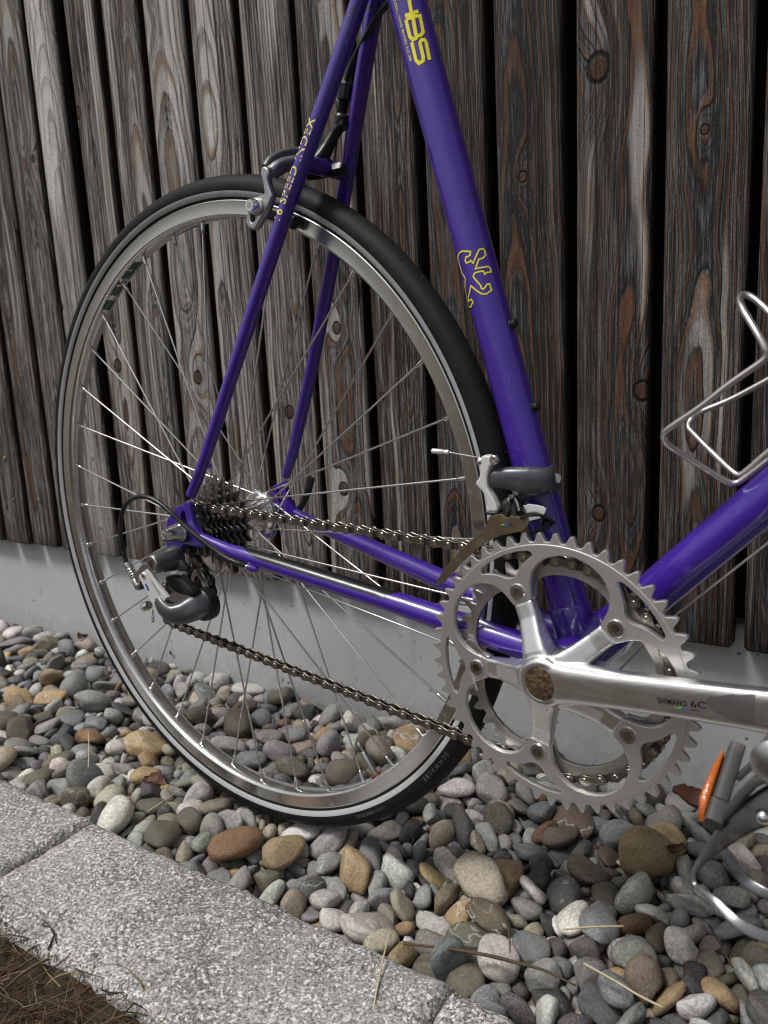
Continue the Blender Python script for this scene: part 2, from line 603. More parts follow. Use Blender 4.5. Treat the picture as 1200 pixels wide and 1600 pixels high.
t = NT('concrete_plinth')
o = t.co()
n1 = t.noise(o, 5, 5, .6)
n2 = t.noise(o, 60, 4, .6)
n3 = t.noise(o, 600, 3, .6)
pit = t.step(t.noise(o, 130, 2, .4), .735, .76)
c = t.mix(n1, (.42, .43, .445), (.52, .53, .54))
c = t.mix(t.mul(t.step(n2, .5, .8), .25), c, (.42, .42, .41))
c = t.mix(t.mul(t.step(n3, .55, .8), .15), c, (.15, .15, .15))
X, Y, Z = t.xyz(o)
run = t.noise(t.vec(t.mul(X, 38), 0, t.mul(Z, 2.2)), 1, 4, .6)
c = t.mix(t.mul(t.step(run, .54, .72), .12), c, (.16, .155, .15))
splash = t.noise(t.vec(t.mul(X, 60), 3, t.mul(Z, 60)), 1, 5, .7)
c = t.mix(t.mul(t.step(t.sub(splash, t.mul(Z, 7.5)), .22, .5), .2), c, (.13, .115, .095))
pores = t.step(t.voro(o, 210, 'F1', 'Distance'), .06, .10, 1, 0)
c = t.mix(t.mul(t.mul(pores, t.step(n2, .5, .6)), .6), c, (.06, .058, .055))
c = t.mix(t.mul(pit, .75), c, (.03, .028, .026))
t.bump(t.add(n3, t.mul(pit, -1.5)), .0005, .5)
M['concrete'] = t.fin(c, .7, 0, .3)
t = NT('black_batten')
n = t.noise(t.vmul(t.co(), (300, 300, 12)), 1, 3)
M['backing'] = t.fin(t.mix(n, (.006, .006, .006), (.03, .024, .02)), .9, 0, .1)

wall = tag(empty('timber_wall'), 'dark weathered wall of upright timber boards on a smooth grey concrete plinth', 'wall')
wall.rotation_euler = (0, 0, WA)
mb = MB().box((-.35, .345, .06), (4.0, .145, .264))
plinth = mb.obj('plinth', 'concrete', wall, 30, .002)
mb = MB().box((-.35, .312, 1.16), (4.0, .05, 1.92))
mb.obj('backing', 'backing', wall)
EDGES = [-1.70, -1.61, -1.52, -1.43, -1.34, -1.25, -1.16, -1.07, -.978, -.887, -.797, -.7065, -.616, -.518, -.4336, -.3456, -.2558, -.1663, -.0746,
         .016, .1042, .1945, .2836, .3737, .4619, .551, .641, .731, .821, .911, 1.0, 1.09]
WID = {-.616: .0685, -.518: .0675, -.4336: .0722, -.3456: .0754, -.2558: .0762, -.1663: .0811, -.0746: .0763, .016: .0735, .1042: .0776,
       .1945: .0757, .2836: .0776, .3737: .0775}
KNOTS = {}
for (s, z), kr in (((0.3084,0.7668), .0115), ((-0.5135,0.8882), .0075), ((-0.5188,0.7748), .005), ((-0.4865,0.5022), .0085), ((-0.0375,0.5341), .0065),
                   ((-0.1296,0.4279), .0075), ((0.2253,0.6776), .005), ((-0.0423,0.3221), .0075), ((0.3556,0.4458), .009), ((0.3093,0.3123), .0075),
                   ((-0.6404,0.8459), .005), ((0.4116,0.6889), .004), ((0.0282,0.4473), .004),
                   ((-0.3028,0.4794), .008), ((-0.6154,0.6057), .006)):
    e = max(x for x in EDGES if x <= s)
    KNOTS.setdefault(e, []).append((s - e, z - .177, kr))
BLEACH = {-.616: ((.022, (-0.6108,0.7165)[1] - .177, .021, 1.0), (.048, (-0.5605,0.8293)[1] - .177, .006, .7)), -.2558: ((.030, (-0.2647,0.7365)[1] - .177, .016, .7),), -.1663: ((.050, (-0.187,0.861)[1] - .177, .017, .6),),
          -.3456: ((.05, (-0.3033,0.7596)[1] - .177, .013, .65),), -.518: ((.052, (-0.496,0.8645)[1] - .177, .006, .55),), -.4336: ((.012, (-0.4729,0.7397)[1] - .177, .006, .6),)}
rg = np.random.RandomState(4)
board_meshes = {}
for k, e in enumerate(EDGES):
    w = WID.get(e, .076 + rg.uniform(-.003, .003))
    th = .020
    light = {-.7065: .34, -.616: .85, -.518: .36, -.4336: .46, -.3456: .66, -.2558: .60, -.1663: .40, -.0746: .24, .016: .22, .1042: .17, .1945: .10, .2836: .26, .3737: .24, .4619: .06}.get(e, .14 if e < -.7 else .15)  # board tones: uneven weathering, plus light fading rightward put into the colour
    warm = {-.616: -.03, -.4336: .08, .1945: .32, .2836: .16, .3737: .26, .1042: .28, .016: .24, -.0746: .2, -.1663: .14}.get(e, rg.uniform(.06, .18))
    a = .0045
    prof = []
    for cx, cy, a0 in ((a, a, 180), (w - a, a, 270), (w - .002, th - .002, 0), (.002, th - .002, 90)):
        rr_ = a if cy == a else .002
        for q in range(5):
            an = rad(a0 + q * 22.5)
            prof.append((cx + rr_ * math.cos(an), cy + rr_ * math.sin(an)))
    zs = [0, .004] + list(np.linspace(.06, 2.0, 34))
    ph1, ph2 = rg.uniform(0, 6.28, 2)
    V, F = [], []
    n = len(prof)
    for i, z in enumerate(zs):
        ins = .0025 if i == 0 else 0
        wob = .0009 * math.sin(z * 5 + ph1)
        for (x, y) in prof:
            x2 = w / 2 + (x - w / 2) * (1 - 2 * ins / w)
            y2 = th / 2 + (y - th / 2) * (1 - 2 * ins / th)
            cup = -.0009 * math.cos((x - w / 2) / w * math.pi) if y < th / 2 else 0
            V.append((x2 + wob, y2 + cup + .0008 * math.sin(z * 3 + ph2), z))
    for i in range(len(zs) - 1):
        for q in range(n):
            F.append((i * n + q, i * n + (q + 1) % n, (i + 1) * n + (q + 1) % n, (i + 1) * n + q))
    F.append(tuple(range(n))[::-1])
    kn = KNOTS.get(e) or ([] if k % 3 else [(rg.uniform(.015, w - .015), rg.uniform(.05, .7), rg.uniform(.003, .006))])
    wm = wood('weathered_wood', k * 1.37 + .7, light, warm, kn[:3], w * rg.uniform(.25, .75), rg.uniform(.014, .034), rg.choice([-1, 1]) * rg.uniform(.012, .035), rg.uniform(.0042, .0062), BLEACH.get(e, ()), (.42, .405, .385) if e < -.1 else ((.29, .278, .265) if e < .1 else (.185, .179, .174)))  # grey cap steps darker rightward, the same light falloff put into the colour
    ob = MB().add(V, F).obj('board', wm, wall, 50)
    ob.location = (e, .250, .177 + rg.uniform(-.0015, .0015))
    board_meshes[e] = ob
for (u, r_) in (((-0.3331,0.3127), .0042), ((-0.8508,0.3428), .0042), ((-0.8404,0.2636), .0022), ((-0.756,0.266), .0022)):
    e = max(x for x in EDGES if x <= u[0])
    p = (u[0] - e, -.0016, u[1] - board_meshes[e].location.z)
    MB().lathe([(r_, .001), (r_, -.0006), (r_ * .85, -.0011), (r_ * .62, -.0011), (r_ * .5, .0004), (1e-6, .0004)], p, (0, 1, 0), 20).obj('screw', metal('yellow_zinc_screw', (.55, .42, .2), .4, .5), board_meshes[e])

# ------------------------------------------------------------------ ground
t = NT('dark_soil')
o = t.co()
n1 = t.noise(o, 35, 5, .65)
n2 = t.noise(o, 300, 4, .65)
t.bump(t.add(n1, t.mul(n2, .5)), .006, .8)
M['soil'] = t.fin(t.mix(t.noise(o, 90, 4, .6), (.018, .013, .009), (.085, .06, .038)), .9, 0, .2)
t = NT('meadow_ground')
o = t.co()
M['meadow'] = t.fin(t.mix(t.noise(o, 6, 6, .65), (.06, .06, .04), (.14, .13, .10)), .9, 0, .2)
t = NT('gravel_bed')
o = t.co()
M['bed'] = t.fin(t.mix(t.noise(o, 200, 4, .6), (.02, .018, .016), (.08, .075, .065)), .9, 0, .2)

def sheet(name, s0, s1, t0, t1, z, mat, n=2, amp=0):
    V, F = [], []
    r_ = np.random.RandomState(3)
    for i in range(n + 1):
        for j in range(n + 1):
            V.append(wl3(s0 + (s1 - s0) * i / n, t0 + (t1 - t0) * j / n, z + (r_.uniform(-amp, amp) if amp else 0)))
    for i in range(n):
        for j in range(n):
            a = i * (n + 1) + j
            F.append((a, a + n + 1, a + n + 2, a + 1))
    o = MB().add(V, F).obj(name, mat)
    return tag(o, kind='structure')
tag(sheet('ground', -120, 120, -120, 120, -.075, 'meadow', 4), 'dark ground running out to the horizon')
sheet('gravel_bed', -2.4, 1.8, -.13, .275, -.050, 'bed', 3)
sheet('soil', -2.4, 1.8, -3.0, -.266, -.012, 'soil', 90, .006)

# ------------------------------------------------------------------ kerb stones
t = NT('granular_kerb_stone')
o = t.co()
g1 = t.voro(o, 470, 'F1', 'Color')
gv = t.xyz(g1)[0]
g2 = t.xyz(t.voro(o, 1150, 'F1', 'Color'))[1]
n1 = t.noise(o, 14, 5, .62)
n2 = t.noise(o, 3.5, 3, .5)
n3 = t.noise(o, 260, 4, .7)
v = t.add(t.add(t.mul(gv, .40), t.mul(g2, .34)), t.mul(n1, .85))
v = t.sub(v, .10)
c = t.mix(t.step(v, .36, 1.04), (.085, .083, .08), (.66, .65, .63))
c = t.mix(t.mul(t.step(n2, .42, .72), .45), c, (.10, .097, .09))
c = t.mix(t.mul(t.step(n1, .50, .70), .35), c, (.10, .097, .092))
c = t.mix(t.mul(t.step(t.noise(o, 30, 3, .6), .60, .74), .22), c, (.20, .15, .08))
c = t.mix(t.mul(t.step(gv, .84, .88), .8), c, (.74, .72, .69))
c = t.mix(t.mul(t.step(g2, .10, .16, 1, 0), .8), c, (.035, .035, .035))
t.bump(t.add(t.add(t.mul(gv, .5), t.mul(g2, .35)), t.mul(n3, .6)), .0006, .7)
M['kerb'] = t.fin(c, .85, 0, .25)

def hash_noise(x, y, seed):
    r_ = np.random.RandomState(seed)
    out = np.zeros_like(x)
    for f, a in ((9, .5), (23, .3), (57, .22), (140, .16)):
        for q in range(3):
            th = r_.uniform(0, 6.28)
            out += a / 3 * np.sin((x * math.cos(th) + y * math.sin(th)) * f * 6.28 * r_.uniform(.7, 1.3) + r_.uniform(0, 6.28))
    return out

def kerb_stone(s0, s1, label, seed, dz=0, dt=0):
    t0, t1, top, bot = -.270 + dt, -.117 + dt, .003 + dz, -.09
    nx, ny = int((s1 - s0) / .004), 40
    gx, gy = np.meshgrid(np.linspace(s0, s1, nx), np.linspace(t0, t1, ny), indexing='ij')
    ed = np.minimum(np.minimum(gx - s0, s1 - gx) * 1.6 + .0012, np.minimum(gy - t0, t1 - gy))
    nz = hash_noise(gx, gy, seed)
    ch = hash_noise(gx * 1.7, gy * 1.7, seed + 50)
    z = top + nz * .0016 - .010 * np.exp(-(ed + .0006 + np.maximum(ch, 0) * -.004) / .0045) - .004 * np.exp(-ed / .016) * np.clip(ch + .2, 0, 1)
    edge = np.minimum(np.minimum(gx - s0, s1 - gx), np.minimum(gy - t0, t1 - gy)) < 1e-9
    jx = np.where(edge, hash_noise(gx + 7, gy, seed + 9) * .0035, 0)
    V = [(a + b * .3, c_ + b, d) for a, b, c_, d in zip(gx.ravel(), jx.ravel(), gy.ravel(), z.ravel())]
    F = [(i * ny + j, (i + 1) * ny + j, (i + 1) * ny + j + 1, i * ny + j + 1) for i in range(nx - 1) for j in range(ny - 1)]
    rim = [i * ny for i in range(nx)] + [(nx - 1) * ny + j for j in range(1, ny)] + [i * ny + ny - 1 for i in range(nx - 2, -1, -1)] + [j for j in range(ny - 2, 0, -1)]
    k = len(V)
    V += [(V[i][0], V[i][1], bot) for i in rim]
    n = len(rim)
    F += [(rim[i], k + i, k + (i + 1) % n, rim[(i + 1) % n]) for i in range(n)]
    cx = (s0 + s1) / 2
    o = MB().add([(a - cx, b, c_) for a, b, c_ in V], F).obj('kerb_stone', 'kerb', None, 60)
    o.location = wl3(cx, 0, 0)
    o.rotation_euler = (0, 0, WA)
    tag(o, label, 'kerb stone', 'kerb stones edging the gravel')
kerb_stone(-1.049, -.600, 'plain grey kerb stone farthest along the edging from the chainring', 4)
kerb_stone(-.597, -.1465, 'smoother pale kerb stone cut by the picture edge above the dry grass', 1, .003)
kerb_stone(-.1450, .3165, 'long pitted kerb stone between two joints next to the dry grass', 2)
kerb_stone(.3185, .80, 'pale kerb stone past the joint below the brown twig', 3, .001, -.006)

# ------------------------------------------------------------------ pebbles
def pebble_shape(i, dirs):
    r = np.random.RandomState(1000 + i)
    size = float(np.clip(np.exp(r.normal(math.log(.0218), .40)), .0125, .062))
    b = r.uniform(.56, .90)
    c = b * r.uniform(.40, .80)
    e = r.uniform(2.0, 2.7)
    d = dirs
    rad_ = 1 / (np.abs(d) ** e).sum(1) ** (1 / e)
    p = d * rad_[:, None]
    for k in range(r.randint(2, 10)):
        n = r.normal(size=3)
        n /= np.linalg.norm(n)
        h = r.uniform(.55, .95)
        t_ = p @ n
        over = np.maximum(t_ - h, 0)
        p = p - n * (over * r.uniform(.75, 1.0))[:, None]
    for f, a in ((1.7, .085), (3.6, .05)):
        ph = r.uniform(0, 6.28, 3)
        w = r.normal(size=(3, 3)) * f
        s = np.sin(d @ w.T + ph).sum(1) / 3
        p = p * (1 + a * s)[:, None]
    bend = r.uniform(-.12, .12)
    p = p * np.array([1, b, c])
    p[:, 1] += bend * (p[:, 0] ** 2 - .4)
    taper = r.uniform(-.2, .2)
    p[:, 1:] *= (1 + taper * p[:, :1])
    return p * (size / 2)

t = NT('river_pebble')
pc = t.attr('pco', 'Vector')
tint = t.attr('tint', 'Color')
kd = t.xyz(t.attr('mark', 'Vector'))
n1 = t.noise(pc, 45, 5, .62)
n2 = t.noise(pc, 330, 4, .7)
n3 = t.noise(pc, 1600, 2, .6)
warp = t.vadd(pc, t.vmul(t.noise(pc, 60, 2, .5, 1), .012))
vein = t.step(t.m('ABSOLUTE', t.sub(t.noise(t.vmul(warp, (1, 1, 3)), 26, 2, .5), .5)), .003, .014, 1, 0)
bandv = t.m('SINE', t.mul(t.xyz(warp)[2], 900))
speck = t.step(n3, .56, .66)
c = t.mix(t.step(n1, .3, .7), t.mix(1.0, tint, (.62, .62, .64), 'MULTIPLY'), tint)
c = t.mix(t.mul(t.step(n2, .45, .62), .55), c, t.mix(1.0, tint, (1.45, 1.42, 1.35), 'MULTIPLY'))
c = t.mix(t.mul(t.step(n2, .30, .46, 1, 0), .5), c, t.mix(1.0, tint, (.5, .48, .46), 'MULTIPLY'))
c = t.mix(t.mul(vein, kd[0]), c, (.58, .56, .53))
c = t.mix(t.mul(speck, kd[1]), c, (.52, .51, .48))
c = t.mix(t.mul(t.step(bandv, .1, .8), kd[2]), c, t.mix(1.0, tint, (.5, .46, .42), 'MULTIPLY'))
c = t.mix(t.mul(t.step(n3, .3, .44, 1, 0), .40), c, (.025, .024, .022))
st_ = t.noise(pc, 20, 3, .6)
c = t.mix(t.mul(t.step(st_, .56, .70), .30), c, (.20, .135, .07))
c = t.mix(t.mul(t.step(st_, .30, .42, 1, 0), .35), c, (.06, .055, .05))
c = t.mix(t.mul(t.step(n3, .56, .68), .36), c, (.62, .60, .57))
t.bump(t.add(n2, t.mul(n3, .45)), .0018, .8)
M['pebble'] = t.fin(c, t.add(.26, t.mul(n1, .30)), 0, .5)

PEB = (
(16,-1985,-231,-1838,-166,396,895,0),(17,-1965,-424,-1730,97,5,-347,4),(19,-1129,-382,-1856,-179,-132,554,1),(20,-1096,-320,-1843,364,216,284,3),(21,-774,-346,-1817,565,564,413,0),(24,378,-237,-1726,-11,-58,646,8),
(25,492,-494,-1802,378,-162,-728,7),(26,829,-513,-1833,-485,871,-67,8),(27,1103,-527,-1849,-72,-56,-686,7),(28,1409,-268,-1851,-176,-977,-84,0),(29,1654,-315,-1847,-804,589,69,9),(33,2921,-278,-1697,81,-36,-986,0),
(55,-1380,59,-1818,-280,554,-162,1),(57,-1040,-216,-1790,365,50,-565,3),(59,-384,137,-1825,42,623,745,8),(60,-109,-200,-1842,-308,-932,128,7),(63,859,-119,-1859,8,-80,-553,0),(64,1133,-105,-1807,354,270,-885,3),
(65,1421,-193,-1838,720,673,167,3),(66,1722,38,-1821,-730,-484,480,2),(67,2149,18,-1853,-106,126,-630,5),(68,2549,94,-1848,22,183,953,0),(80,-5245,24,-1726,-439,522,250,5),(87,-3212,515,-1804,-938,317,-107,0),
(88,-2695,458,-1783,836,-400,-217,0),(92,-1656,125,-1851,-149,988,-6,0),(96,-464,412,-1741,-68,57,996,1),(97,44,-61,-1812,-817,34,-427,4),(98,131,287,-1856,559,-806,-119,2),(99,500,-47,-1754,-893,-287,-318,3),
(100,955,266,-1848,625,-776,-83,6),(101,1109,339,-1853,796,551,165,1),(102,1466,-28,-1827,-836,-255,-92,4),(103,1849,348,-1854,-19,-26,238,4),(104,1995,304,-1855,-483,875,28,1),(106,2721,529,-1708,66,966,245,1),
(124,-2762,369,-1796,-224,105,113,10),(128,-2085,640,-1811,-91,-803,-580,3),(134,-177,713,-1842,228,-113,-51,8),(138,1029,291,-1841,-880,-435,150,5),(139,1128,482,-1847,-14,969,239,6),(140,1539,401,-1792,-775,-430,339,2),
(142,2162,517,-1841,611,-488,-371,2),(143,2515,663,-1848,-773,620,-135,2),(158,-3794,640,-1725,-604,-186,-189,10),(162,-2825,1038,-1820,-317,-853,402,0),(164,-2325,663,-1780,803,568,-101,10),(165,-2080,756,-1799,-813,-578,-48,2),
(166,-1371,787,-1842,996,-76,-14,2),(172,398,757,-1823,-837,-488,147,2),(173,844,771,-1755,-442,892,-98,7),(175,1350,716,-1828,198,-949,78,1),(176,1334,670,-1850,736,660,-89,2),(177,1894,887,-1847,-61,-310,949,0),
(178,2257,935,-1847,96,-11,977,0),(179,2439,1017,-1804,-415,-244,83,4),(198,-3168,1294,-1804,632,644,-315,3),(206,-646,1065,-1824,116,-197,119,0),(207,-498,1256,-1842,-680,729,15,1),(208,-239,1148,-1834,-502,-371,359,0),
(210,392,1298,-1803,101,225,-69,0),(211,909,994,-1758,585,-673,-386,3),(212,1095,995,-1833,448,664,225,2),(213,1369,1313,-1806,957,-90,111,0),(216,2341,1013,-1742,226,-221,-255,4),(232,-3836,-376,-1724,-361,-121,330,3),
(239,-1676,-190,-1775,-17,-120,474,6),(240,-1750,-556,-1852,137,-925,-286,0),(241,-1280,-277,-1829,207,134,-230,1),(242,-843,-313,-1837,-934,-126,201,3),(243,-536,-541,-1835,240,127,897,2),(244,-339,-269,-1815,11,424,-887,2),
(246,22,-232,-1834,-107,201,-423,2),(247,679,-541,-1848,-20,48,962,7),(248,984,-281,-1852,56,36,998,3),(249,1287,-63,-1854,-50,47,-270,3),(274,-2545,173,-1807,253,-517,-799,2),(276,-1810,-8,-1776,-246,180,-81,2),
(280,-843,-210,-1804,563,81,-762,7),(283,108,-157,-1834,-631,454,312,0),(284,395,-100,-1843,-400,-915,-60,8),(285,23,-5,-1673,-464,836,-244,0),(288,1493,-116,-1808,-334,-923,-160,3),(289,1862,-291,-1835,177,389,-849,0),
(299,-5835,87,-1738,-12,-177,-353,4),(312,-2148,436,-1828,-9,-111,-904,3),(313,-1684,283,-1841,404,-456,-270,7),(314,-1436,300,-1833,510,831,-134,8),(318,-208,25,-1821,78,-804,-521,2),(320,176,-18,-1813,374,598,560,4),
(322,764,442,-1809,96,-15,-959,8),(325,1835,127,-1851,-46,33,-967,3),(327,2354,488,-1779,73,-935,268,3),(328,2576,145,-1828,-340,-476,794,1),(343,-3916,660,-1822,-29,553,-820,1),(353,-842,572,-1836,-895,-64,310,1),
(354,-813,670,-1826,-303,-17,401,9),(356,38,382,-1815,-745,-446,224,2),(357,103,355,-1829,-397,884,-237,8),(359,1001,413,-1853,-374,903,-90,7),(362,1870,612,-1849,-34,26,-735,4),(363,2145,402,-1833,-438,-15,705,0),
(379,-4412,1157,-1751,-512,843,148,7),(384,-2878,529,-1801,213,-115,114,8),(386,-2016,1077,-1760,-301,880,116,0),(387,-1614,697,-1816,729,-473,-327,3),(390,-791,1033,-1803,18,-680,502,1),(395,303,1128,-1736,169,-81,944,8),
(396,840,677,-1822,44,-59,-208,3),(398,1354,1023,-1789,-536,67,-142,3),(400,2105,649,-1824,-95,616,-474,3),(402,2386,753,-1755,35,497,658,1),(422,-2540,1192,-1768,-207,-182,422,0),(432,700,1147,-1835,-169,-10,-814,6),
(433,988,1329,-1848,-371,-925,29,7),(437,1972,1016,-1772,-258,-316,768,0),(438,2185,1007,-1782,190,502,788,0),(447,-6037,-494,-1739,-458,-873,-74,1),(463,-1401,-558,-1846,998,-19,24,2),(464,-1040,-549,-1798,-447,550,476,7),
(465,-725,-548,-1840,-111,-129,245,0),(466,-296,-549,-1860,-159,-986,44,2),(467,-45,-279,-1843,-589,-789,-177,3),(468,112,-235,-1830,-452,-628,472,3),(469,663,42,-1825,407,-744,-501,1),(470,746,-31,-1828,-567,-796,145,5),
(471,1187,-276,-1859,-60,-70,347,0),(472,1261,-302,-1850,-427,891,-115,0),(473,1621,-375,-1853,-6,-123,-295,2),(495,-2729,163,-1748,472,-576,-666,5),(498,-1954,-299,-1827,-611,-235,449,1),(499,-1378,-382,-1840,-29,111,-672,0),
(501,-1099,112,-1759,-270,175,-244,8),(502,-720,115,-1811,532,73,403,0),(505,352,-422,-1847,-771,614,166,3),(506,436,-278,-1837,518,-469,636,1),(507,593,62,-1833,-60,-21,-827,3),(508,-33,9,-1684,-17,-129,-942,3),
(509,1469,-118,-1852,-171,-984,-47,0),(512,2323,89,-1846,991,123,-56,1),(533,-2351,421,-1827,-147,-606,460,1),(538,-781,435,-1819,714,-209,-542,0),(543,689,242,-1792,7,22,564,0),(544,846,212,-1834,-808,86,-231,0),
(545,1206,456,-1780,-66,-612,717,3),(547,1598,297,-1844,128,-3,563,0),(548,1970,359,-1839,-305,-937,-171,1),(549,2451,413,-1854,-100,-38,489,10),(562,-4618,818,-1715,69,-168,-36,7),(569,-2615,692,-1786,-973,183,143,7),
(570,-2459,418,-1791,-766,182,-50,0),(575,-1140,506,-1837,631,-687,-261,1),(576,-617,367,-1801,-863,-351,160,1),(578,-189,638,-1831,-387,695,520,2),(579,304,403,-1834,993,32,-111,3),(583,1347,337,-1824,-461,-467,-198,2),
(584,1907,421,-1852,102,26,-353,4),(585,1925,566,-1827,-377,461,553,3),(586,2198,723,-1825,-503,-575,569,3),(608,-2096,1010,-1773,-136,-225,-533,0),(610,-1397,1080,-1778,-887,-401,-127,4),(613,-850,776,-1820,-558,-641,232,3),
(617,671,1059,-1755,-823,-546,-39,8),(620,1481,1139,-1760,331,178,352,1),(633,-5561,1108,-1721,100,-586,-524,1),(642,-3011,1175,-1817,-202,159,815,10),(646,-2052,1307,-1797,589,-670,443,1),(647,-1532,1024,-1745,-183,193,-203,1),
(650,-442,969,-1838,-556,764,-73,3),(652,-36,1123,-1776,626,120,-124,3),(654,697,1300,-1814,297,868,-193,0),(657,1585,1158,-1830,-894,117,28,3),(658,1832,1059,-1821,287,-819,64,5),(660,2475,1280,-1835,35,-30,-285,8),
(670,-5832,-292,-1730,254,-16,-420,4),(683,-1754,-552,-1775,-318,-504,-803,0),(684,-1499,-245,-1851,952,306,-31,1),(685,-1077,-475,-1746,128,737,-288,6),(687,-521,-261,-1789,-475,437,660,2),(688,-225,-560,-1844,-24,134,-971,3),
(690,62,-196,-1834,635,254,-704,0),(691,541,-551,-1850,-68,-97,496,2),(692,1051,-550,-1820,95,958,144,1),(693,1031,-552,-1858,-49,-75,762,10),(694,1526,-213,-1848,-990,119,-64,10),(696,2128,-231,-1806,-503,-448,-519,4),
(697,2189,-266,-1816,43,612,35,3),(719,-2000,-225,-1773,70,-386,-844,0),(720,-1735,-158,-1815,363,169,-52,8),(721,-1531,145,-1821,90,-919,46,8),(722,-1442,113,-1764,-100,103,260,7),(726,-131,-118,-1791,131,2,911,0),
(728,288,-325,-1838,-796,161,-401,5),(729,848,-181,-1854,-74,-194,864,0),(730,665,-497,-1777,748,-498,-251,4),(731,232,-21,-1675,-83,54,992,7),(732,1881,-234,-1850,673,-703,-68,3),(733,1929,105,-1853,126,91,799,10),
(734,2211,50,-1814,-145,956,-185,2),(737,3284,2,-1733,659,-667,346,3),(753,-3103,139,-1738,288,-326,-708,5),(755,-2265,40,-1829,5,-262,262,1),(758,-1587,89,-1842,212,9,502,3),(759,-1381,389,-1815,278,-110,824,6),
(760,-848,144,-1827,-541,147,-689,3),(761,-437,333,-1810,334,-932,78,2),(762,-222,87,-1845,-302,950,75,3),(767,1114,55,-1811,-314,-174,-913,8),(768,1466,373,-1830,-405,804,-318,10),(769,1907,240,-1843,217,68,-8,4),
(771,2547,5,-1831,395,-150,-324,6),(787,-3819,725,-1832,-549,-277,543,10),(794,-1741,587,-1782,317,-67,-78,0),(796,-1276,214,-1743,983,110,-145,8),(800,-139,276,-1842,-583,764,34,0),(801,428,505,-1855,64,-46,-915,4),
(802,686,700,-1839,-128,274,852,3),(805,1584,667,-1848,-18,-61,20,0),(806,1598,424,-1848,49,-35,14,3),(807,1977,409,-1851,-146,-947,109,2),(808,2470,577,-1832,191,-189,-553,1),(824,-4080,930,-1806,491,-845,-173,1),
(829,-2447,565,-1789,93,118,608,0),(837,-62,968,-1784,96,19,-555,3),(839,536,765,-1769,-129,-977,-79,0),(840,793,735,-1852,-976,79,-2,4),(841,1112,700,-1847,-82,-987,134,7),(842,1695,769,-1841,58,967,-155,4),
(843,1850,973,-1841,-282,911,-299,1),(844,2056,926,-1845,-442,-812,324,2),(873,-180,1068,-1804,-21,44,-260,3),(879,1284,1123,-1783,-805,-72,-9,1),(881,2098,1144,-1791,-51,43,-981,3),(882,2272,1228,-1823,946,89,61,4),
(906,-1498,-509,-1839,895,442,42,1),(907,-1394,-516,-1771,179,628,-631,0),(908,-928,-535,-1801,474,29,873,5),(909,-804,-552,-1854,80,-66,-749,5),(911,98,-330,-1834,92,-995,-19,0),(912,93,-300,-1740,45,-51,-841,9),
(914,734,-347,-1842,749,-591,31,3),(915,909,-58,-1853,779,621,75,0),(916,1301,-130,-1845,249,-954,-169,3),(917,1706,-257,-1858,-98,-16,12,1),(918,1835,-365,-1855,-778,624,56,6),(943,-1727,106,-1758,-72,165,968,9),
(946,-520,0,-1814,-364,86,-4,0),(947,-438,58,-1848,216,213,220,7),(951,544,-279,-1830,961,-57,259,1),(952,704,-161,-1846,60,926,303,0),(953,895,78,-1846,106,-10,-390,2),(954,1816,-213,-1838,-24,-117,-690,0),
(957,2424,293,-1836,197,52,616,4),(984,-185,371,-1840,774,-587,-69,1),(986,326,-25,-1852,130,976,175,1),(987,508,-9,-1840,-31,-107,-924,0),(989,812,1,-1843,55,-102,-584,0),(990,1344,282,-1851,-133,204,-919,3),
(993,2265,159,-1817,-42,-137,-45,0),(994,2490,358,-1826,807,-375,415,2),(1016,-1648,361,-1823,-371,35,483,8),(1021,-293,373,-1810,163,-550,-772,2),(1022,-136,672,-1841,407,-48,134,0),(1023,186,642,-1836,-663,-682,-92,6),
(1024,363,316,-1790,-814,-83,134,3),(1027,1493,682,-1841,134,-122,761,3),(1029,2151,595,-1845,-410,-899,67,0),(1030,2296,705,-1774,73,170,921,1),(1031,2548,458,-1839,56,-12,987,2),(1050,-2684,851,-1738,-870,123,360,1),
(1053,-1704,765,-1760,74,-260,-758,0),(1054,-1507,719,-1790,941,130,-42,0),(1057,-609,695,-1800,-187,44,555,0),(1060,141,694,-1837,223,42,-177,4),(1061,627,1012,-1853,-399,-907,116,0),(1062,853,837,-1834,-184,6,145,1),
(1063,1068,754,-1823,911,-10,345,2),(1064,1641,979,-1823,-673,726,-129,0),(1066,1976,705,-1830,235,-479,457,0),(1082,-4539,1237,-1787,-120,154,81,0),(1084,-3439,1108,-1731,3,-663,748,1),(1086,-3185,936,-1747,-566,821,23,5),
(1088,-2526,1315,-1784,-286,-619,724,1),(1092,-1051,959,-1740,-274,107,944,5),(1093,-1049,1261,-1787,-523,300,-475,1),(1096,-2,1317,-1798,95,-624,-775,3),(1097,196,1191,-1810,543,-421,-505,3),(1102,1594,1279,-1827,278,165,564,0),
(1128,-1696,-562,-1853,531,-796,-253,2),(1130,-1143,-516,-1844,-756,324,-245,4),(1131,-622,-567,-1834,255,587,-753,3),(1135,531,-105,-1848,106,61,-705,3),(1136,1040,-98,-1850,-234,-961,108,0),(1137,942,-123,-1849,68,-91,435,7),
(1139,1618,-241,-1850,56,106,993,7),(1140,2087,-273,-1851,-533,-842,-83,0),(1141,2136,-274,-1719,931,-364,11,1),(1162,-2312,125,-1777,371,-333,-755,2),(1163,-2243,-271,-1835,634,-234,12,7),(1164,-1947,35,-1766,-560,750,352,2),
(1167,-904,9,-1824,118,-757,-615,2),(1169,-372,66,-1825,-251,-942,-143,4),(1171,258,-69,-1846,42,-5,995,0),(1172,229,-267,-1854,278,919,206,7),(1173,614,-567,-1855,229,91,-180,0),(1174,723,68,-1852,-994,-65,-25,0),
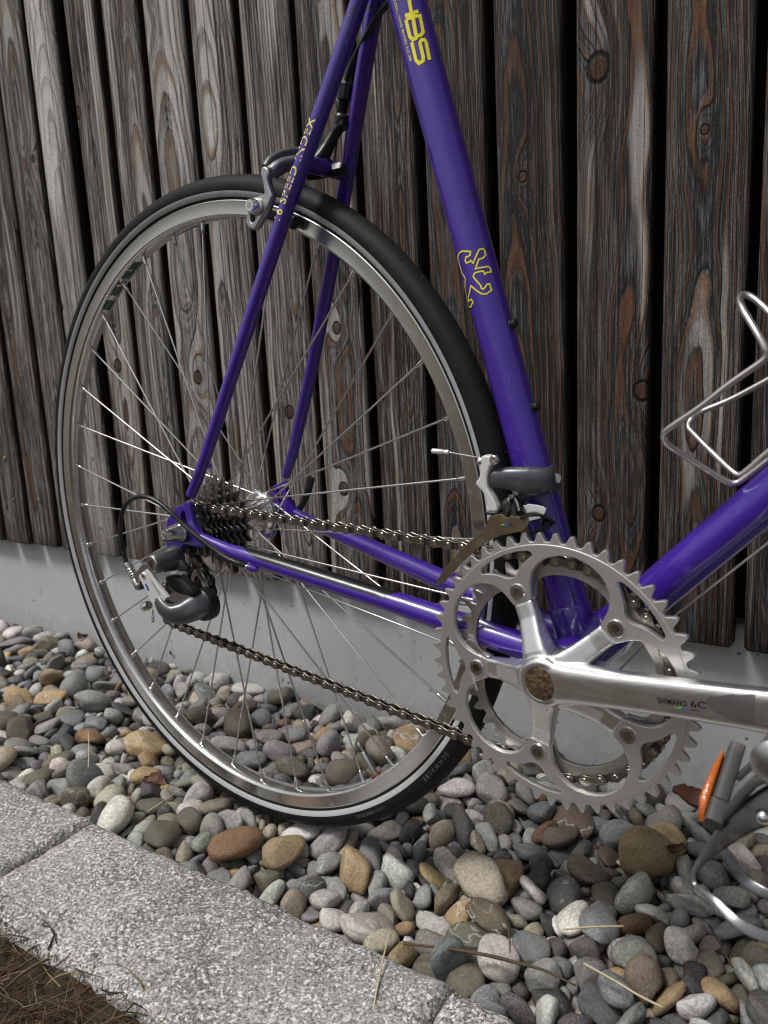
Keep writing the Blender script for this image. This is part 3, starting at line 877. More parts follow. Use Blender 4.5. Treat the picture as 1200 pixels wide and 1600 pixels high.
(1175,475,-135,-1845,-381,-500,602,1),(1176,1549,-72,-1843,996,49,31,1),(1178,2472,-246,-1775,-127,436,813,3),(1182,3486,29,-1728,-20,-331,-11,0),(1196,-3256,443,-1822,-182,176,-393,3),(1203,-1350,98,-1818,-305,-562,717,3),
(1204,-1054,348,-1785,-10,11,749,6),(1206,-269,127,-1776,-229,-943,-28,1),(1207,101,213,-1840,8,126,785,0),(1208,307,-24,-1772,-70,-144,146,3),(1210,937,181,-1802,613,99,-761,1),(1211,1133,255,-1803,856,344,-122,2),
(1213,1784,357,-1841,295,800,-141,0),(1214,2315,265,-1790,409,-592,-590,3),(1215,2471,83,-1821,-552,676,-484,6),(1216,2461,179,-1855,-776,-617,128,7),(1234,-2794,239,-1740,-308,330,-888,8),(1237,-2339,341,-1795,-904,-389,143,3),
(1240,-1094,783,-1773,-777,575,-187,3),(1243,-130,758,-1824,830,-59,-318,5),(1244,70,606,-1822,-678,-723,-7,4),(1245,429,628,-1826,142,-236,-397,0),(1246,448,356,-1836,-883,180,-89,2),(1247,1070,345,-1825,42,148,606,0),
(1248,1062,515,-1847,-786,-601,-48,3),(1249,1252,350,-1847,76,-40,-729,2),(1250,1678,358,-1802,-472,-220,-508,2),(1251,2090,410,-1821,-860,-330,271,10),(1252,2212,498,-1761,406,-773,241,7),(1271,-3277,771,-1783,565,-384,-209,0),
(1276,-1619,1095,-1800,217,196,-783,3),(1277,-1066,949,-1829,752,-658,-17,2),(1279,-505,974,-1840,-67,-260,767,6),(1280,-210,673,-1835,-689,-545,31,8),(1282,168,791,-1805,917,-71,-391,6),(1286,1325,540,-1814,-867,386,-174,0),
(1287,1907,648,-1831,685,-681,118,7),(1290,2500,772,-1830,857,-488,-134,0),(1306,-3422,1164,-1805,93,-477,774,1),(1311,-2276,1230,-1843,-825,545,-148,1),(1313,-1646,1274,-1762,34,559,-421,7),(1320,627,1331,-1833,893,61,248,6),
(1321,762,1173,-1786,-671,147,-530,0),(1323,1314,1141,-1847,-27,53,-386,0),(1324,1848,1296,-1801,-580,-519,-594,10),(1326,2368,1328,-1796,277,610,-668,0),(1348,-2265,-263,-1761,403,886,-224,1),
(1349,-1771,-270,-1822,468,220,774,2),(1351,-1183,-572,-1856,-989,-144,-42,0),(1352,-929,-272,-1812,159,17,200,1),(1354,-468,-573,-1843,44,592,-801,0),(1355,-302,-526,-1793,-3,-959,2,6),(1356,441,-233,-1830,739,192,-13,1),
(1357,749,-253,-1845,127,-134,-343,3),(1358,985,-209,-1808,581,422,262,1),(1359,1049,-439,-1774,-164,-102,-901,3),(1360,1588,-552,-1849,-8,160,-902,0),(1361,1749,-562,-1798,-617,440,574,1),(1362,1924,-464,-1841,-147,-17,-34,6),
(1389,-777,-147,-1785,-489,-97,-818,2),(1390,-706,-220,-1802,-77,199,-904,6),(1392,-16,-119,-1781,174,-466,767,0),(1393,163,-214,-1847,647,-87,-381,10),(1395,680,-392,-1853,42,35,-495,3),(1398,1892,-173,-1846,813,-558,-19,3),
(1399,2087,-116,-1812,660,650,69,8),(1400,2299,-156,-1791,391,-109,-904,8),(1401,2640,106,-1752,-17,208,114,7),(1402,3173,-30,-1706,-148,803,131,2),(1418,-3196,246,-1789,205,865,-413,1),(1423,-2012,268,-1813,274,-701,-531,2),
(1424,-1356,480,-1845,-774,-618,119,5),(1425,-1374,177,-1823,250,-253,38,2),(1427,-937,79,-1786,270,-936,223,1),(1430,237,5,-1849,297,940,-163,3),(1431,597,435,-1842,-61,147,-719,3),(1433,945,6,-1851,-994,73,61,10),
(1434,1533,203,-1844,-949,-309,-40,3),(1436,2188,181,-1850,600,750,259,2),(1437,2238,426,-1845,-117,-18,-34,8),(1455,-3326,848,-1740,-64,-399,-679,4),(1457,-2658,605,-1823,275,-921,-56,2),(1460,-1999,411,-1824,110,261,-642,2),
(1462,-1375,698,-1825,213,-95,935,10),(1463,-1037,692,-1833,198,-536,791,10),(1467,114,423,-1814,568,539,-606,0),(1468,435,261,-1796,732,-519,354,6),(1474,2162,605,-1801,-627,-720,206,1),(1491,-3748,793,-1779,-3,-14,-901,2),
(1494,-2842,708,-1793,-490,-254,606,1),(1497,-1909,1093,-1764,479,468,662,3),(1503,60,722,-1794,770,633,-80,0),(1504,106,925,-1842,30,251,-941,0),(1505,745,805,-1830,180,-150,-798,0),(1506,1053,616,-1800,-139,-980,129,3),
(1508,1609,827,-1841,52,-4,941,0),(1509,1727,625,-1838,316,19,418,1),(1528,-3693,1004,-1793,114,-748,-625,6),(1532,-2484,1061,-1821,-315,37,-948,2),(1537,-700,1009,-1796,-35,-140,-598,9),(1538,-777,1324,-1801,-88,279,101,4),
(1541,152,1263,-1739,824,329,-17,0),(1542,676,1231,-1829,-14,-836,-548,2),(1544,935,933,-1848,769,-540,-303,3),(1547,2164,1266,-1845,223,647,639,7),(1574,-954,-550,-1857,930,-351,-93,8),(1577,8,-558,-1854,-86,-65,43,0),
(1578,242,-320,-1854,-791,583,-122,7),(1579,428,-333,-1855,-200,-965,-160,4),(1580,1026,-459,-1856,841,-515,-84,3),(1582,1192,-473,-1839,-694,-715,79,8),(1607,-2128,72,-1811,-834,362,-379,2),(1609,-1407,-282,-1736,-329,172,927,4),
(1616,295,-273,-1810,-206,938,-272,6),(1617,259,-160,-1819,163,582,-785,6),(1618,204,154,-1846,258,-4,-234,3),(1619,729,134,-1836,-662,324,-434,3),(1620,1831,84,-1773,145,-212,-430,7),(1621,1921,-316,-1823,312,-133,112,0),
(1622,2397,120,-1798,223,70,-552,4),(1642,-2570,359,-1722,-953,-254,-24,8),(1643,-2400,191,-1777,799,565,45,6),(1645,-1844,79,-1834,133,-904,-341,0),(1646,-933,1241,-1729,51,-236,-502,6),(1647,-1134,201,-1846,592,-724,312,0),
(1648,-873,439,-1765,227,604,662,0),(1650,-830,22,-1796,-619,-722,180,2),(1653,398,23,-1836,-39,56,580,8),(1655,1066,-218,-1860,-158,45,-959,8),(1656,1196,186,-1814,977,196,-79,3),(1657,1831,285,-1839,-8,-928,339,6),
(1659,2235,329,-1802,-729,236,-608,1),(1678,-3200,667,-1790,-733,-388,518,3),(1680,-2601,586,-1729,472,163,715,0),(1682,-1661,608,-1822,-336,31,868,1),(1684,-1329,885,-1801,-462,774,-290,8),(1686,-889,739,-1840,704,-631,-95,7),
(1687,-250,768,-1839,325,-187,18,4),(1689,375,576,-1798,470,-180,-362,2),(1691,715,293,-1847,-542,-839,-57,7),(1693,1538,18,-1829,-552,-537,434,0),(1694,1793,599,-1846,103,226,420,2),(1695,1746,545,-1824,296,-150,-568,3),
(1696,2453,673,-1808,-141,555,685,0),(1697,2500,738,-1762,-672,-592,350,6),(1716,-2767,719,-1763,-484,-688,264,1),(1718,-2280,822,-1754,439,-327,-495,8),(1720,-1834,1033,-1797,6,-196,748,8),(1726,76,942,-1750,71,659,-315,5),
(1727,582,1068,-1816,813,515,216,6),(1732,1913,730,-1816,-698,535,-170,1),(1733,2140,756,-1826,663,673,-235,0),(1754,-2661,1236,-1761,-121,216,-842,1),(1758,-1264,1101,-1786,-251,182,-552,2),(1761,-371,1107,-1834,753,-482,-347,8),
(1763,150,1041,-1783,-523,-764,41,6),(1764,423,1071,-1805,-45,763,-104,6),(1765,1056,1053,-1752,170,366,-834,4),(1766,1240,1305,-1783,572,-526,496,6),(1768,1690,1325,-1838,52,25,441,2),(1796,-1060,-319,-1744,661,422,565,7),
(1797,-630,-461,-1819,281,-88,-843,10),(1798,-490,-558,-1803,201,54,-3,2),(1799,-227,-399,-1800,69,103,301,7),(1801,610,-28,-1775,-654,684,-27,4),(1802,669,-72,-1836,898,-411,-143,3),(1803,1233,-14,-1854,678,735,0,3),
(1804,1355,-140,-1797,199,-244,471,8),(1805,1544,-271,-1851,-102,-69,992,1),(1830,-1898,-262,-1827,492,-762,-380,0),(1831,-1342,-395,-1766,14,127,-965,0),(1835,-412,1,-1832,341,-884,-284,6),(1836,-263,-116,-1817,512,-570,-385,3),
(1837,196,-272,-1808,-161,-5,-678,1),(1838,501,-193,-1853,6,110,904,1),(1839,386,-144,-1800,150,230,-955,3),(1840,332,-181,-1836,-244,-171,-713,5),(1841,156,1,-1677,148,-103,172,0),(1842,1630,-10,-1845,840,-90,-2,3),
(1843,1993,-296,-1848,355,-927,-117,3),(1844,2485,-36,-1778,-294,-264,-907,8),(1867,-1665,193,-1816,870,333,63,6),(1868,-1734,266,-1801,602,619,274,0),(1872,-668,54,-1766,86,-75,-875,0),(1873,-207,313,-1793,-522,332,-503,5),
(1875,271,117,-1849,294,-926,-23,2),(1878,1349,-47,-1812,85,144,-954,0),(1879,1588,127,-1839,-989,-127,46,2),(1880,1899,324,-1796,-807,576,121,6),(1881,2362,402,-1826,198,-887,-391,1),(1903,-2088,382,-1806,642,-342,-635,0),
(1906,-1253,714,-1736,382,898,-152,5),(1907,-911,745,-1728,-383,-893,-190,5),(1908,-469,683,-1797,-119,942,314,0),(1910,-6,720,-1840,-154,-88,-127,0),(1912,592,614,-1842,137,-72,-941,0),(1913,766,353,-1844,76,-42,455,6),
(1915,1559,586,-1834,-10,391,-848,1),(1916,1708,435,-1817,447,37,-201,0),(1917,2045,409,-1846,-166,-101,-918,0),(1918,2625,434,-1803,-894,-289,204,1),(1934,-3975,944,-1771,173,-340,-737,0),(1935,-3625,687,-1832,-266,-34,-737,7),
(1938,-2617,1054,-1792,459,700,19,0),(1940,-1970,968,-1791,-208,632,746,5),(1941,-1744,998,-1829,-335,898,198,3),(1943,-1279,1058,-1826,-311,68,-939,0),(1945,-620,969,-1823,92,989,68,0),(1946,-159,838,-1752,746,30,663,1),
(1947,-51,639,-1800,853,482,20,1),(1948,400,703,-1759,740,-613,-277,1),(1949,591,875,-1830,535,587,204,3),(1954,2162,866,-1832,387,-905,101,0),(1975,-2642,1330,-1805,568,279,-392,0),(1982,-453,1201,-1783,46,-335,473,3),
(1983,-456,856,-1759,208,-86,80,1),(1986,577,1306,-1771,393,811,286,4),(1987,794,1325,-1797,-284,807,135,1),(1988,1127,869,-1812,103,-22,-712,4),(1990,1845,1146,-1849,-91,-992,75,7),(1991,2248,1304,-1782,-89,-868,-347,1),
(2000,-6053,-307,-1685,-398,-888,184,1),(2016,-1430,-272,-1844,186,-316,-920,4),(2017,-1152,-406,-1793,-370,-195,440,0),(2019,-717,-453,-1741,-844,500,-2,7),(2021,-81,-324,-1849,-992,94,-9,3),(2022,171,-410,-1835,934,-245,209,8),
(2024,1054,-154,-1854,-757,637,130,1),(2025,1210,-116,-1853,-56,-50,-770,5),(2026,1653,-550,-1844,172,-145,968,2),(2028,2145,-293,-1849,-750,-638,88,6),(2029,2244,-247,-1836,101,-437,144,4),(2051,-2179,58,-1761,-835,-531,-130,0),
(2052,-2116,-122,-1839,-306,635,-703,7),(2053,-1687,55,-1833,247,211,238,0),(2055,-1117,-73,-1820,-181,187,346,7),(2057,-286,-73,-1762,-525,839,-144,4),(2058,135,107,-1842,-196,-965,-4,2),(2059,-49,-200,-1847,-652,746,-24,0),
(2060,388,-269,-1844,712,521,-470,7),(2061,698,-110,-1801,-220,-936,-114,3),(2063,1886,-343,-1850,142,-974,151,1),(2064,1773,-34,-1853,-800,587,9,7),(2065,1880,80,-1854,-944,271,-8,1),(2085,-3025,29,-1739,-476,774,-392,1),
(2089,-1685,132,-1830,963,-179,136,3),(2090,-1904,434,-1772,-130,317,844,3),(2092,-1097,257,-1831,18,199,63,2),(2093,-470,109,-1814,-157,65,510,6),(2094,-307,277,-1821,298,213,174,3),(2096,297,140,-1812,828,545,102,4),
(2097,334,258,-1835,-276,279,793,0),(2098,490,73,-1824,-227,-207,-514,7),(2099,1012,208,-1842,-247,968,51,0),(2100,1593,-42,-1797,55,-245,-959,4),(2101,1889,123,-1820,-2,62,985,3),(2102,1987,83,-1846,-31,151,789,1),
(2103,2456,376,-1771,150,-184,-898,1),(2122,-2927,592,-1736,851,-108,410,8),(2126,-1986,629,-1831,273,-381,-621,10),(2127,-1535,431,-1804,-302,-303,152,7),(2130,-708,662,-1824,-517,658,-498,2),
(2132,-241,484,-1805,564,815,-131,10),(2133,129,475,-1826,104,618,721,2),(2135,837,371,-1832,-527,-846,-75,2),(2136,1175,700,-1772,804,-259,71,4),(2137,1381,405,-1840,44,-346,891,1),(2139,2078,574,-1857,-961,-275,-32,2),
(2140,2229,574,-1847,-46,26,-737,4),(2152,-4909,592,-1706,207,-266,939,1),(2162,-2252,1123,-1732,655,-739,-157,2),(2163,-1959,829,-1777,369,-148,-497,0),(2166,-969,807,-1796,819,-68,-552,8),(2167,-626,547,-1767,-254,943,113,3),
(2168,-583,792,-1806,437,-213,410,0),(2171,603,705,-1838,-433,441,763,3),(2173,1274,816,-1854,-114,982,-147,0),(2175,1660,610,-1793,19,-140,-497,2),(2176,2045,674,-1818,321,-794,-481,6),(2177,2346,722,-1853,139,98,260,3),
(2190,-4898,1328,-1808,-21,567,-821,2),(2206,300,1199,-1796,-929,274,31,3),(2207,387,869,-1829,265,-597,-577,8),(2208,623,1112,-1850,921,-378,78,0),(2209,886,1176,-1841,400,783,362,7),(2212,1581,1078,-1795,95,-13,214,1),
(2213,2087,983,-1846,782,231,494,3),(2214,2281,1155,-1833,-790,-171,27,0),(2236,-2008,-290,-1821,-492,-242,-719,2),(2238,-1576,-576,-1838,-167,-711,-683,8),(2239,-1070,-505,-1854,-36,49,-955,2),
(2241,-901,-359,-1757,-914,346,166,4),(2242,-269,-349,-1847,218,24,229,2),(2243,9,-333,-1851,380,-910,-50,0),(2244,117,-545,-1827,189,-956,221,2),(2245,531,-429,-1852,3,50,543,1),(2246,767,-140,-1835,-185,-787,540,10),
(2247,1259,-76,-1781,-441,-342,584,5),(2248,1246,-201,-1846,41,-78,984,7),(2249,1518,-138,-1734,-260,83,-65,5),(2271,-2728,-36,-1765,-898,-189,255,3),(2274,-1812,-333,-1803,565,784,254,10),(2275,-1563,-262,-1780,266,670,-63,7),
(2276,-1234,-279,-1736,-426,73,-822,1),(2277,-842,-38,-1836,754,-622,-139,2),(2278,-641,71,-1817,-187,-193,-297,3),(2283,108,16,-1656,-298,-98,174,1),(2285,2036,44,-1809,381,367,470,2),(2286,1812,-113,-1807,-357,-244,810,2),
(2287,1892,11,-1819,-929,-305,-206,0),(2307,-3008,398,-1783,306,939,-78,4),(2312,-1858,242,-1743,-120,-77,983,1),(2315,-769,349,-1800,144,89,-550,2),(2317,-208,-34,-1808,-946,-70,192,2),(2318,136,170,-1855,-108,-96,951,7),
(2321,1180,-35,-1824,-493,-249,-813,1),(2322,1254,57,-1821,-677,211,-124,3),(2323,1388,39,-1711,-242,-932,-262,4),(2324,1968,175,-1845,169,136,816,0),(2325,2318,173,-1832,-197,-201,956,1),(2332,-6348,745,-1734,-738,641,36,4),
(2344,-2951,449,-1795,-825,484,112,3),(2346,-2754,1060,-1791,-105,-986,-21,2),(2352,-526,614,-1819,-513,144,-16,1),(2357,987,499,-1829,-21,463,191,0),(2361,1990,435,-1820,-76,-110,-985,0),(2362,2408,484,-1849,40,40,724,6),
(2376,-4399,1003,-1802,-423,-815,-52,4),(2379,-3572,701,-1819,-270,163,-167,5),(2387,-1303,901,-1851,52,7,-989,3),(2389,-840,1076,-1829,382,318,595,0),(2390,-374,884,-1852,34,-63,-58,4),(2393,504,1067,-1798,74,-376,246,0),
(2394,1022,940,-1797,-616,678,160,10),(2396,1284,983,-1809,-740,-106,-484,9),(2397,1896,810,-1851,14,-253,-898,10),(2399,2342,975,-1847,97,-995,1,2),(2415,-4017,1251,-1783,422,246,520,3),(2424,-1173,1258,-1821,-526,784,305,0),
(2426,-536,1048,-1809,582,-428,171,7),(2427,-423,1307,-1814,-241,-117,835,4),(2429,356,894,-1800,32,-80,-869,1),(2432,1048,1343,-1856,-21,76,-960,2),(2434,1902,1103,-1857,998,57,-35,0),(2435,2032,997,-1849,96,-321,806,3),
(2463,-807,-498,-1770,482,253,807,10),(2464,-351,-575,-1857,39,-82,-982,1),(2466,292,-507,-1783,181,88,-706,0),(2467,597,-446,-1831,-390,-730,219,0),(2468,826,-344,-1837,676,722,144,2),(2469,1152,-161,-1855,10,-82,-932,7),
(2470,1267,-560,-1849,-456,-653,524,0),(2473,2316,-290,-1815,-4,733,-678,2),(2495,-1935,-175,-1835,-217,-845,-470,2),(2500,-539,-185,-1812,-742,-94,51,4),(2501,-448,-66,-1751,636,144,528,3),(2502,-148,-9,-1796,-581,798,-136,3),
(2504,737,-488,-1852,877,468,-51,2),(2505,928,-340,-1806,181,-511,-129,3),(2507,2117,79,-1803,-239,-549,-764,0),(2508,1605,-177,-1837,976,56,-131,2),(2509,2181,-131,-1828,914,382,77,1),(2530,-2608,242,-1793,-311,-142,269,1),
(2534,-1586,240,-1824,-427,598,-589,3),(2536,-831,288,-1825,-297,-88,948,5),(2537,-884,360,-1833,-798,299,-492,4),(2539,-100,76,-1786,-255,-165,950,1),(2542,1075,-33,-1843,-161,-323,-925,7),(2544,1225,308,-1813,980,168,-90,3),
(2546,2152,187,-1847,437,656,562,0),(2548,2571,200,-1738,175,330,-886,6),(2566,-3195,378,-1798,777,-617,118,3),(2568,-1525,935,-1803,252,-186,843,7),(2571,-1385,552,-1769,738,481,61,4),(2573,-682,428,-1716,-246,932,-266,3),
(2576,-64,397,-1808,122,102,882,6),(2579,848,472,-1767,-622,270,-554,7),(2580,1004,573,-1849,-957,281,44,7),(2583,1772,416,-1758,-13,99,-28,5),(2584,2401,583,-1782,43,-109,12,0),(2595,-5338,739,-1718,-55,941,175,1),
(2604,-2586,989,-1796,-194,63,702,0),(2608,-1676,884,-1838,-677,630,23,10),(2612,-194,770,-1848,-945,224,-175,4),(2614,295,979,-1799,-92,670,-737,7),(2615,630,781,-1834,-147,35,-113,3),(2616,778,984,-1770,-346,843,-289,1),
(2617,1274,753,-1843,-415,150,-252,0),(2618,1552,957,-1759,114,907,244,2),(2619,1540,863,-1846,-741,-643,-193,3),(2620,2022,587,-1695,236,-746,-549,8),(2621,2244,785,-1842,146,-128,880,4),(2635,-4620,1306,-1806,335,-215,911,10),
(2638,-3574,996,-1790,-799,502,-131,0),(2641,-2897,1154,-1801,510,-203,-155,2),(2643,-2227,1295,-1793,-597,223,739,7),(2646,-1302,1266,-1757,-113,33,-939,3),(2648,-677,1292,-1831,747,53,116,4),(2649,-168,957,-1792,395,-107,856,6),
(2656,1749,1286,-1855,366,895,143,2),(2657,2091,1044,-1828,46,588,-430,6),(2683,-1312,-553,-1851,47,-83,-459,0),(2685,-601,-327,-1827,-107,-276,726,4),(2687,-66,-407,-1851,487,872,42,1),(2688,172,-278,-1845,136,247,903,6),
(2689,570,-178,-1825,-168,127,-969,1),(2690,1053,-278,-1822,182,264,932,4),(2691,1207,17,-1805,317,637,565,6),(2692,1320,-551,-1850,1,89,929,6),(2693,1811,-544,-1839,-472,-803,352,1),(2694,1921,-376,-1820,-869,165,269,10),
(2716,-2546,72,-1744,-737,-607,-172,0),(2717,-1982,-132,-1819,-791,-320,75,2),(2719,-1655,-7,-1785,99,105,473,1),(2725,169,-568,-1852,238,954,-102,9),(2726,997,-342,-1821,695,-699,167,3),(2727,955,-515,-1821,57,-19,-950,4),
(2728,1954,-427,-1806,-789,-235,-355,1),(2730,2026,-251,-1856,118,989,49,0),(2731,1946,-246,-1827,-891,211,-387,0),(2732,2437,-6,-1849,48,-987,-154,0),(2733,2610,-127,-1802,-342,-821,266,1),(2751,-3329,403,-1772,71,180,16,4),
(2756,-1883,656,-1829,76,-215,713,2),(2759,-818,189,-1798,266,83,948,4),(2760,-306,94,-1819,382,120,780,3),(2761,45,495,-1792,864,-499,3,1),(2763,550,313,-1826,-388,604,-658,2),(2764,970,366,-1795,-582,-541,4,4),
(2765,932,-29,-1781,-129,-833,-529,7),(2766,1487,43,-1843,-581,-780,-226,2),(2767,1910,207,-1797,-4,41,-987,0),(2769,2301,322,-1849,257,205,326,2),(2770,2562,356,-1831,15,505,-802,8),(2789,-2865,395,-1792,-810,-259,281,3),
(2790,-2420,477,-1805,-936,105,-33,6),(2792,-1831,740,-1831,-653,294,3,9),(2795,-1015,476,-1784,95,-371,-781,0),(2798,-53,440,-1842,39,29,-396,3),(2801,813,593,-1854,986,-152,-28,1),(2802,1135,148,-1783,-866,276,75,7),
(2804,1837,428,-1831,-198,13,790,3),(2821,-4024,1049,-1802,-108,-85,14,1),(2832,-939,1099,-1791,649,738,-102,0),(2833,-828,869,-1841,-46,-47,-308,0),(2834,-499,933,-1790,105,276,-420,4),(2836,302,719,-1793,101,-912,340,8),
(2837,710,979,-1842,643,-706,-140,2),(2838,279,546,-1757,-337,-212,704,1),(2839,1226,917,-1774,581,620,-525,0),(2841,1748,1033,-1840,-159,-973,-150,5),(2842,2321,770,-1857,951,301,54,0),(2843,2399,775,-1847,738,669,-36,3),
(2859,-3613,1108,-1792,145,-31,-987,3),(2870,-583,1299,-1787,195,-922,305,1),(2875,746,1276,-1838,-307,446,781,7),(2876,1007,1067,-1800,98,168,76,2),(2877,1526,1229,-1856,884,-451,-42,2),(2878,1718,1216,-1779,-474,-863,-84,7),
(2879,1936,1323,-1837,-225,-81,959,6),(2880,2206,1092,-1829,-997,34,11,6),(2902,-2088,-255,-1837,116,-295,-934,2),(2903,-1863,-272,-1811,168,180,182,1),(2905,-1277,-506,-1797,172,971,-13,4),(2908,-507,-375,-1812,138,205,581,3),
(2911,416,-185,-1832,-613,-363,-9,4),(2913,1068,-108,-1793,537,-400,-214,10),(2914,1364,-313,-1844,-112,990,87,5),(2915,1697,-235,-1831,-43,-69,-426,0),(2916,1772,-365,-1825,711,576,-399,2),(2938,-2383,-162,-1808,620,80,-48,7),
(2940,-1846,-172,-1815,-267,252,-929,1),(2941,-1410,-198,-1845,-552,-203,58,5),(2942,-1386,-41,-1817,-509,814,254,3),(2944,-733,28,-1820,-930,6,282,1),(2946,-290,-469,-1710,95,103,799,6),(2947,268,-382,-1849,535,820,164,4),
(2948,961,-466,-1844,-79,45,-996,0),(2949,1270,-360,-1840,-963,-83,60,1),(2950,2224,-346,-1762,347,-486,-678,0),(2951,2379,247,-1808,115,-236,221,0),(2952,1642,-92,-1848,50,87,534,1),(2953,2018,-231,-1769,393,-34,683,1),
(2954,2465,-144,-1828,-940,-4,-340,2),(2955,2767,218,-1722,62,100,432,10),(2968,-4435,258,-1734,-191,-240,944,1),(2973,-3115,289,-1807,-862,398,-207,1),(2974,-2847,135,-1797,190,309,868,4),(2978,-1490,335,-1815,593,691,173,2),
(2979,-1262,357,-1816,893,-446,-59,2),(2980,-1045,192,-1826,-58,318,-679,6),(2982,-479,174,-1822,-12,-654,-756,0),(2984,110,254,-1781,-197,-969,63,3),(2985,363,119,-1826,685,696,-72,0),(2986,781,-4,-1764,159,290,818,1),
(2988,1509,322,-1839,-46,-195,44,1),(2989,1676,33,-1848,973,-196,-108,1),(2990,2190,369,-1831,-164,598,-721,1),(2992,2640,86,-1830,-285,14,958,1),(3008,-3466,499,-1760,-988,-23,-141,10),(3013,-1901,552,-1841,-101,66,-207,3),
(3014,-2179,810,-1754,316,-872,265,1),(3015,-1539,565,-1762,20,168,642,3),(3018,-762,580,-1813,449,647,568,8),(3020,-114,620,-1848,-221,265,470,5),(3022,542,367,-1752,-216,-963,160,2),(3025,1411,446,-1859,-20,-66,979,0),
(3028,2273,704,-1842,319,-941,112,0),(3043,-4146,1035,-1755,-540,834,-84,0),(3044,-3844,907,-1835,801,433,-392,7),(3046,-3171,806,-1736,576,-101,-802,0),(3052,-1611,988,-1809,-841,422,216,4),(3055,-665,784,-1800,349,-58,-830,10),
(3061,1002,722,-1799,288,-648,-596,3),(3063,1813,781,-1765,-723,-216,118,1),(3065,2304,952,-1812,-556,830,-20,7),(3078,-4666,1186,-1834,-27,-951,-72,6),(3080,-4110,1136,-1830,439,727,354,8),(3083,-3392,1280,-1753,918,30,-23,4),
(3089,-1516,1270,-1819,-30,-338,878,2),(3090,-1067,1094,-1804,-46,975,-79,1),(3095,384,996,-1845,-846,410,-188,3),(3096,433,995,-1850,-983,161,-90,1),(3097,915,1229,-1828,346,-92,-194,8),(3098,1169,1030,-1844,-49,179,-608,0),
(3099,1309,1214,-1754,400,104,-14,0),(3100,2226,1123,-1758,4,103,-169,2),(3102,2429,1205,-1807,59,-216,-151,3),(3126,-1646,-487,-1787,102,42,841,3),(3128,-981,-483,-1834,881,-464,-87,6),(3129,-862,-530,-1792,241,-808,-147,1),
(3130,-374,-536,-1831,190,-949,253,6),(3131,-18,-521,-1798,517,-765,358,1),(3132,249,-375,-1817,318,-276,-494,1),(3134,901,-157,-1799,585,287,713,0),(3135,1378,-464,-1829,-106,-163,544,6),(3136,1475,-262,-1854,952,-259,13,0),
(3137,1777,-283,-1850,-103,30,876,8),(3138,2041,-330,-1838,-986,-80,47,4),(3142,3438,-494,-1740,546,-369,-723,3),(3162,-1989,-60,-1840,-287,119,-874,1),(3164,-1460,5,-1824,-769,-254,-578,4),(3165,-827,-128,-1843,-52,85,-531,6),
(3166,-934,-57,-1734,367,907,-174,8),(3168,134,-94,-1798,55,840,205,4),(3171,1564,-495,-1796,5,-12,-774,6),(3174,1629,-148,-1798,-177,-27,-555,3),(3175,2039,-189,-1840,-54,38,70,1),(3176,2358,-203,-1835,996,18,26,2),
(3177,2691,-102,-1744,-116,-969,139,2),(3198,-2264,269,-1794,-146,551,-395,4),(3202,-967,131,-1825,352,27,97,10),(3203,-506,377,-1819,-731,-632,239,6),(3205,10,33,-1825,312,649,635,0),(3208,928,603,-1792,213,152,273,2),
(3209,874,4,-1843,-315,-915,202,7),(3211,1578,283,-1771,-618,-774,-57,10),(3212,2077,165,-1787,206,-518,-741,9),(3213,2424,131,-1854,-93,141,617,0),(3217,3456,442,-1734,-946,-137,36,1),(3236,-2072,836,-1686,-746,644,156,8),
(3237,-1102,281,-1769,31,293,889,4),(3238,-1001,636,-1802,-71,-28,996,0),(3239,-1099,525,-1779,930,263,52,4),(3241,-486,508,-1829,729,575,312,0),(3242,-42,598,-1842,-19,-109,-789,0),(3244,758,609,-1783,-67,-237,-389,4),
(3246,1199,643,-1834,-258,-50,189,8),(3247,1594,545,-1843,-936,-188,-28,0),(3249,2026,489,-1796,902,195,-60,0),(3251,2581,562,-1846,682,682,-241,3),(3269,-2901,799,-1785,-380,-81,39,3),(3271,-2227,1006,-1769,-62,-65,-941,7),
(3273,-1821,931,-1835,141,80,-885,7),(3278,-385,787,-1829,37,90,-655,4),(3279,-14,850,-1820,606,27,-42,4),(3280,114,859,-1829,-16,188,-383,6),(3281,545,1006,-1851,39,4,906,6),(3282,835,1009,-1826,-468,838,-60,5),
(3283,1100,521,-1803,-569,660,76,0),(3284,1287,475,-1810,272,-30,-312,3),(3285,1694,854,-1801,256,-945,173,1),(3286,2161,970,-1838,-434,-876,100,3),(3305,-3356,991,-1765,90,-593,-120,10),(3307,-2847,1200,-1839,209,-38,-764,6),
(3309,-2175,1120,-1833,452,-116,-511,8),(3312,-1276,1281,-1830,202,-18,965,1),(3319,913,1309,-1812,92,57,119,3),(3320,1062,1305,-1841,-273,-151,-12,0),(3322,1490,1276,-1776,85,-14,154,0),(3323,1998,1302,-1847,934,285,193,4),
(3324,2353,1149,-1805,26,474,452,0),(3347,-1745,-381,-1820,-589,-788,-79,7),(3348,-1576,-356,-1840,-259,761,555,1),(3353,-130,-433,-1827,1000,-9,-13,0),(3354,314,-460,-1851,-968,247,38,8),(3355,666,-260,-1820,663,88,238,0),
(3356,979,-392,-1848,-37,-95,-986,7),(3357,1087,-206,-1791,-456,106,-493,4),(3358,1495,-508,-1853,35,-10,863,0),(3359,1823,-506,-1797,-528,337,379,2),(3382,-2563,-24,-1825,-574,-809,125,7),(3389,-393,-175,-1764,-228,181,-820,7),
(3392,1447,-570,-1857,986,130,-82,4),(3393,1646,-323,-1751,-437,-887,136,7),(3396,2217,-162,-1729,-792,472,364,5),(3397,2085,33,-1844,119,-73,-648,6),(3398,2193,167,-1781,157,320,598,6),(3417,-3128,398,-1811,-619,632,-335,2),
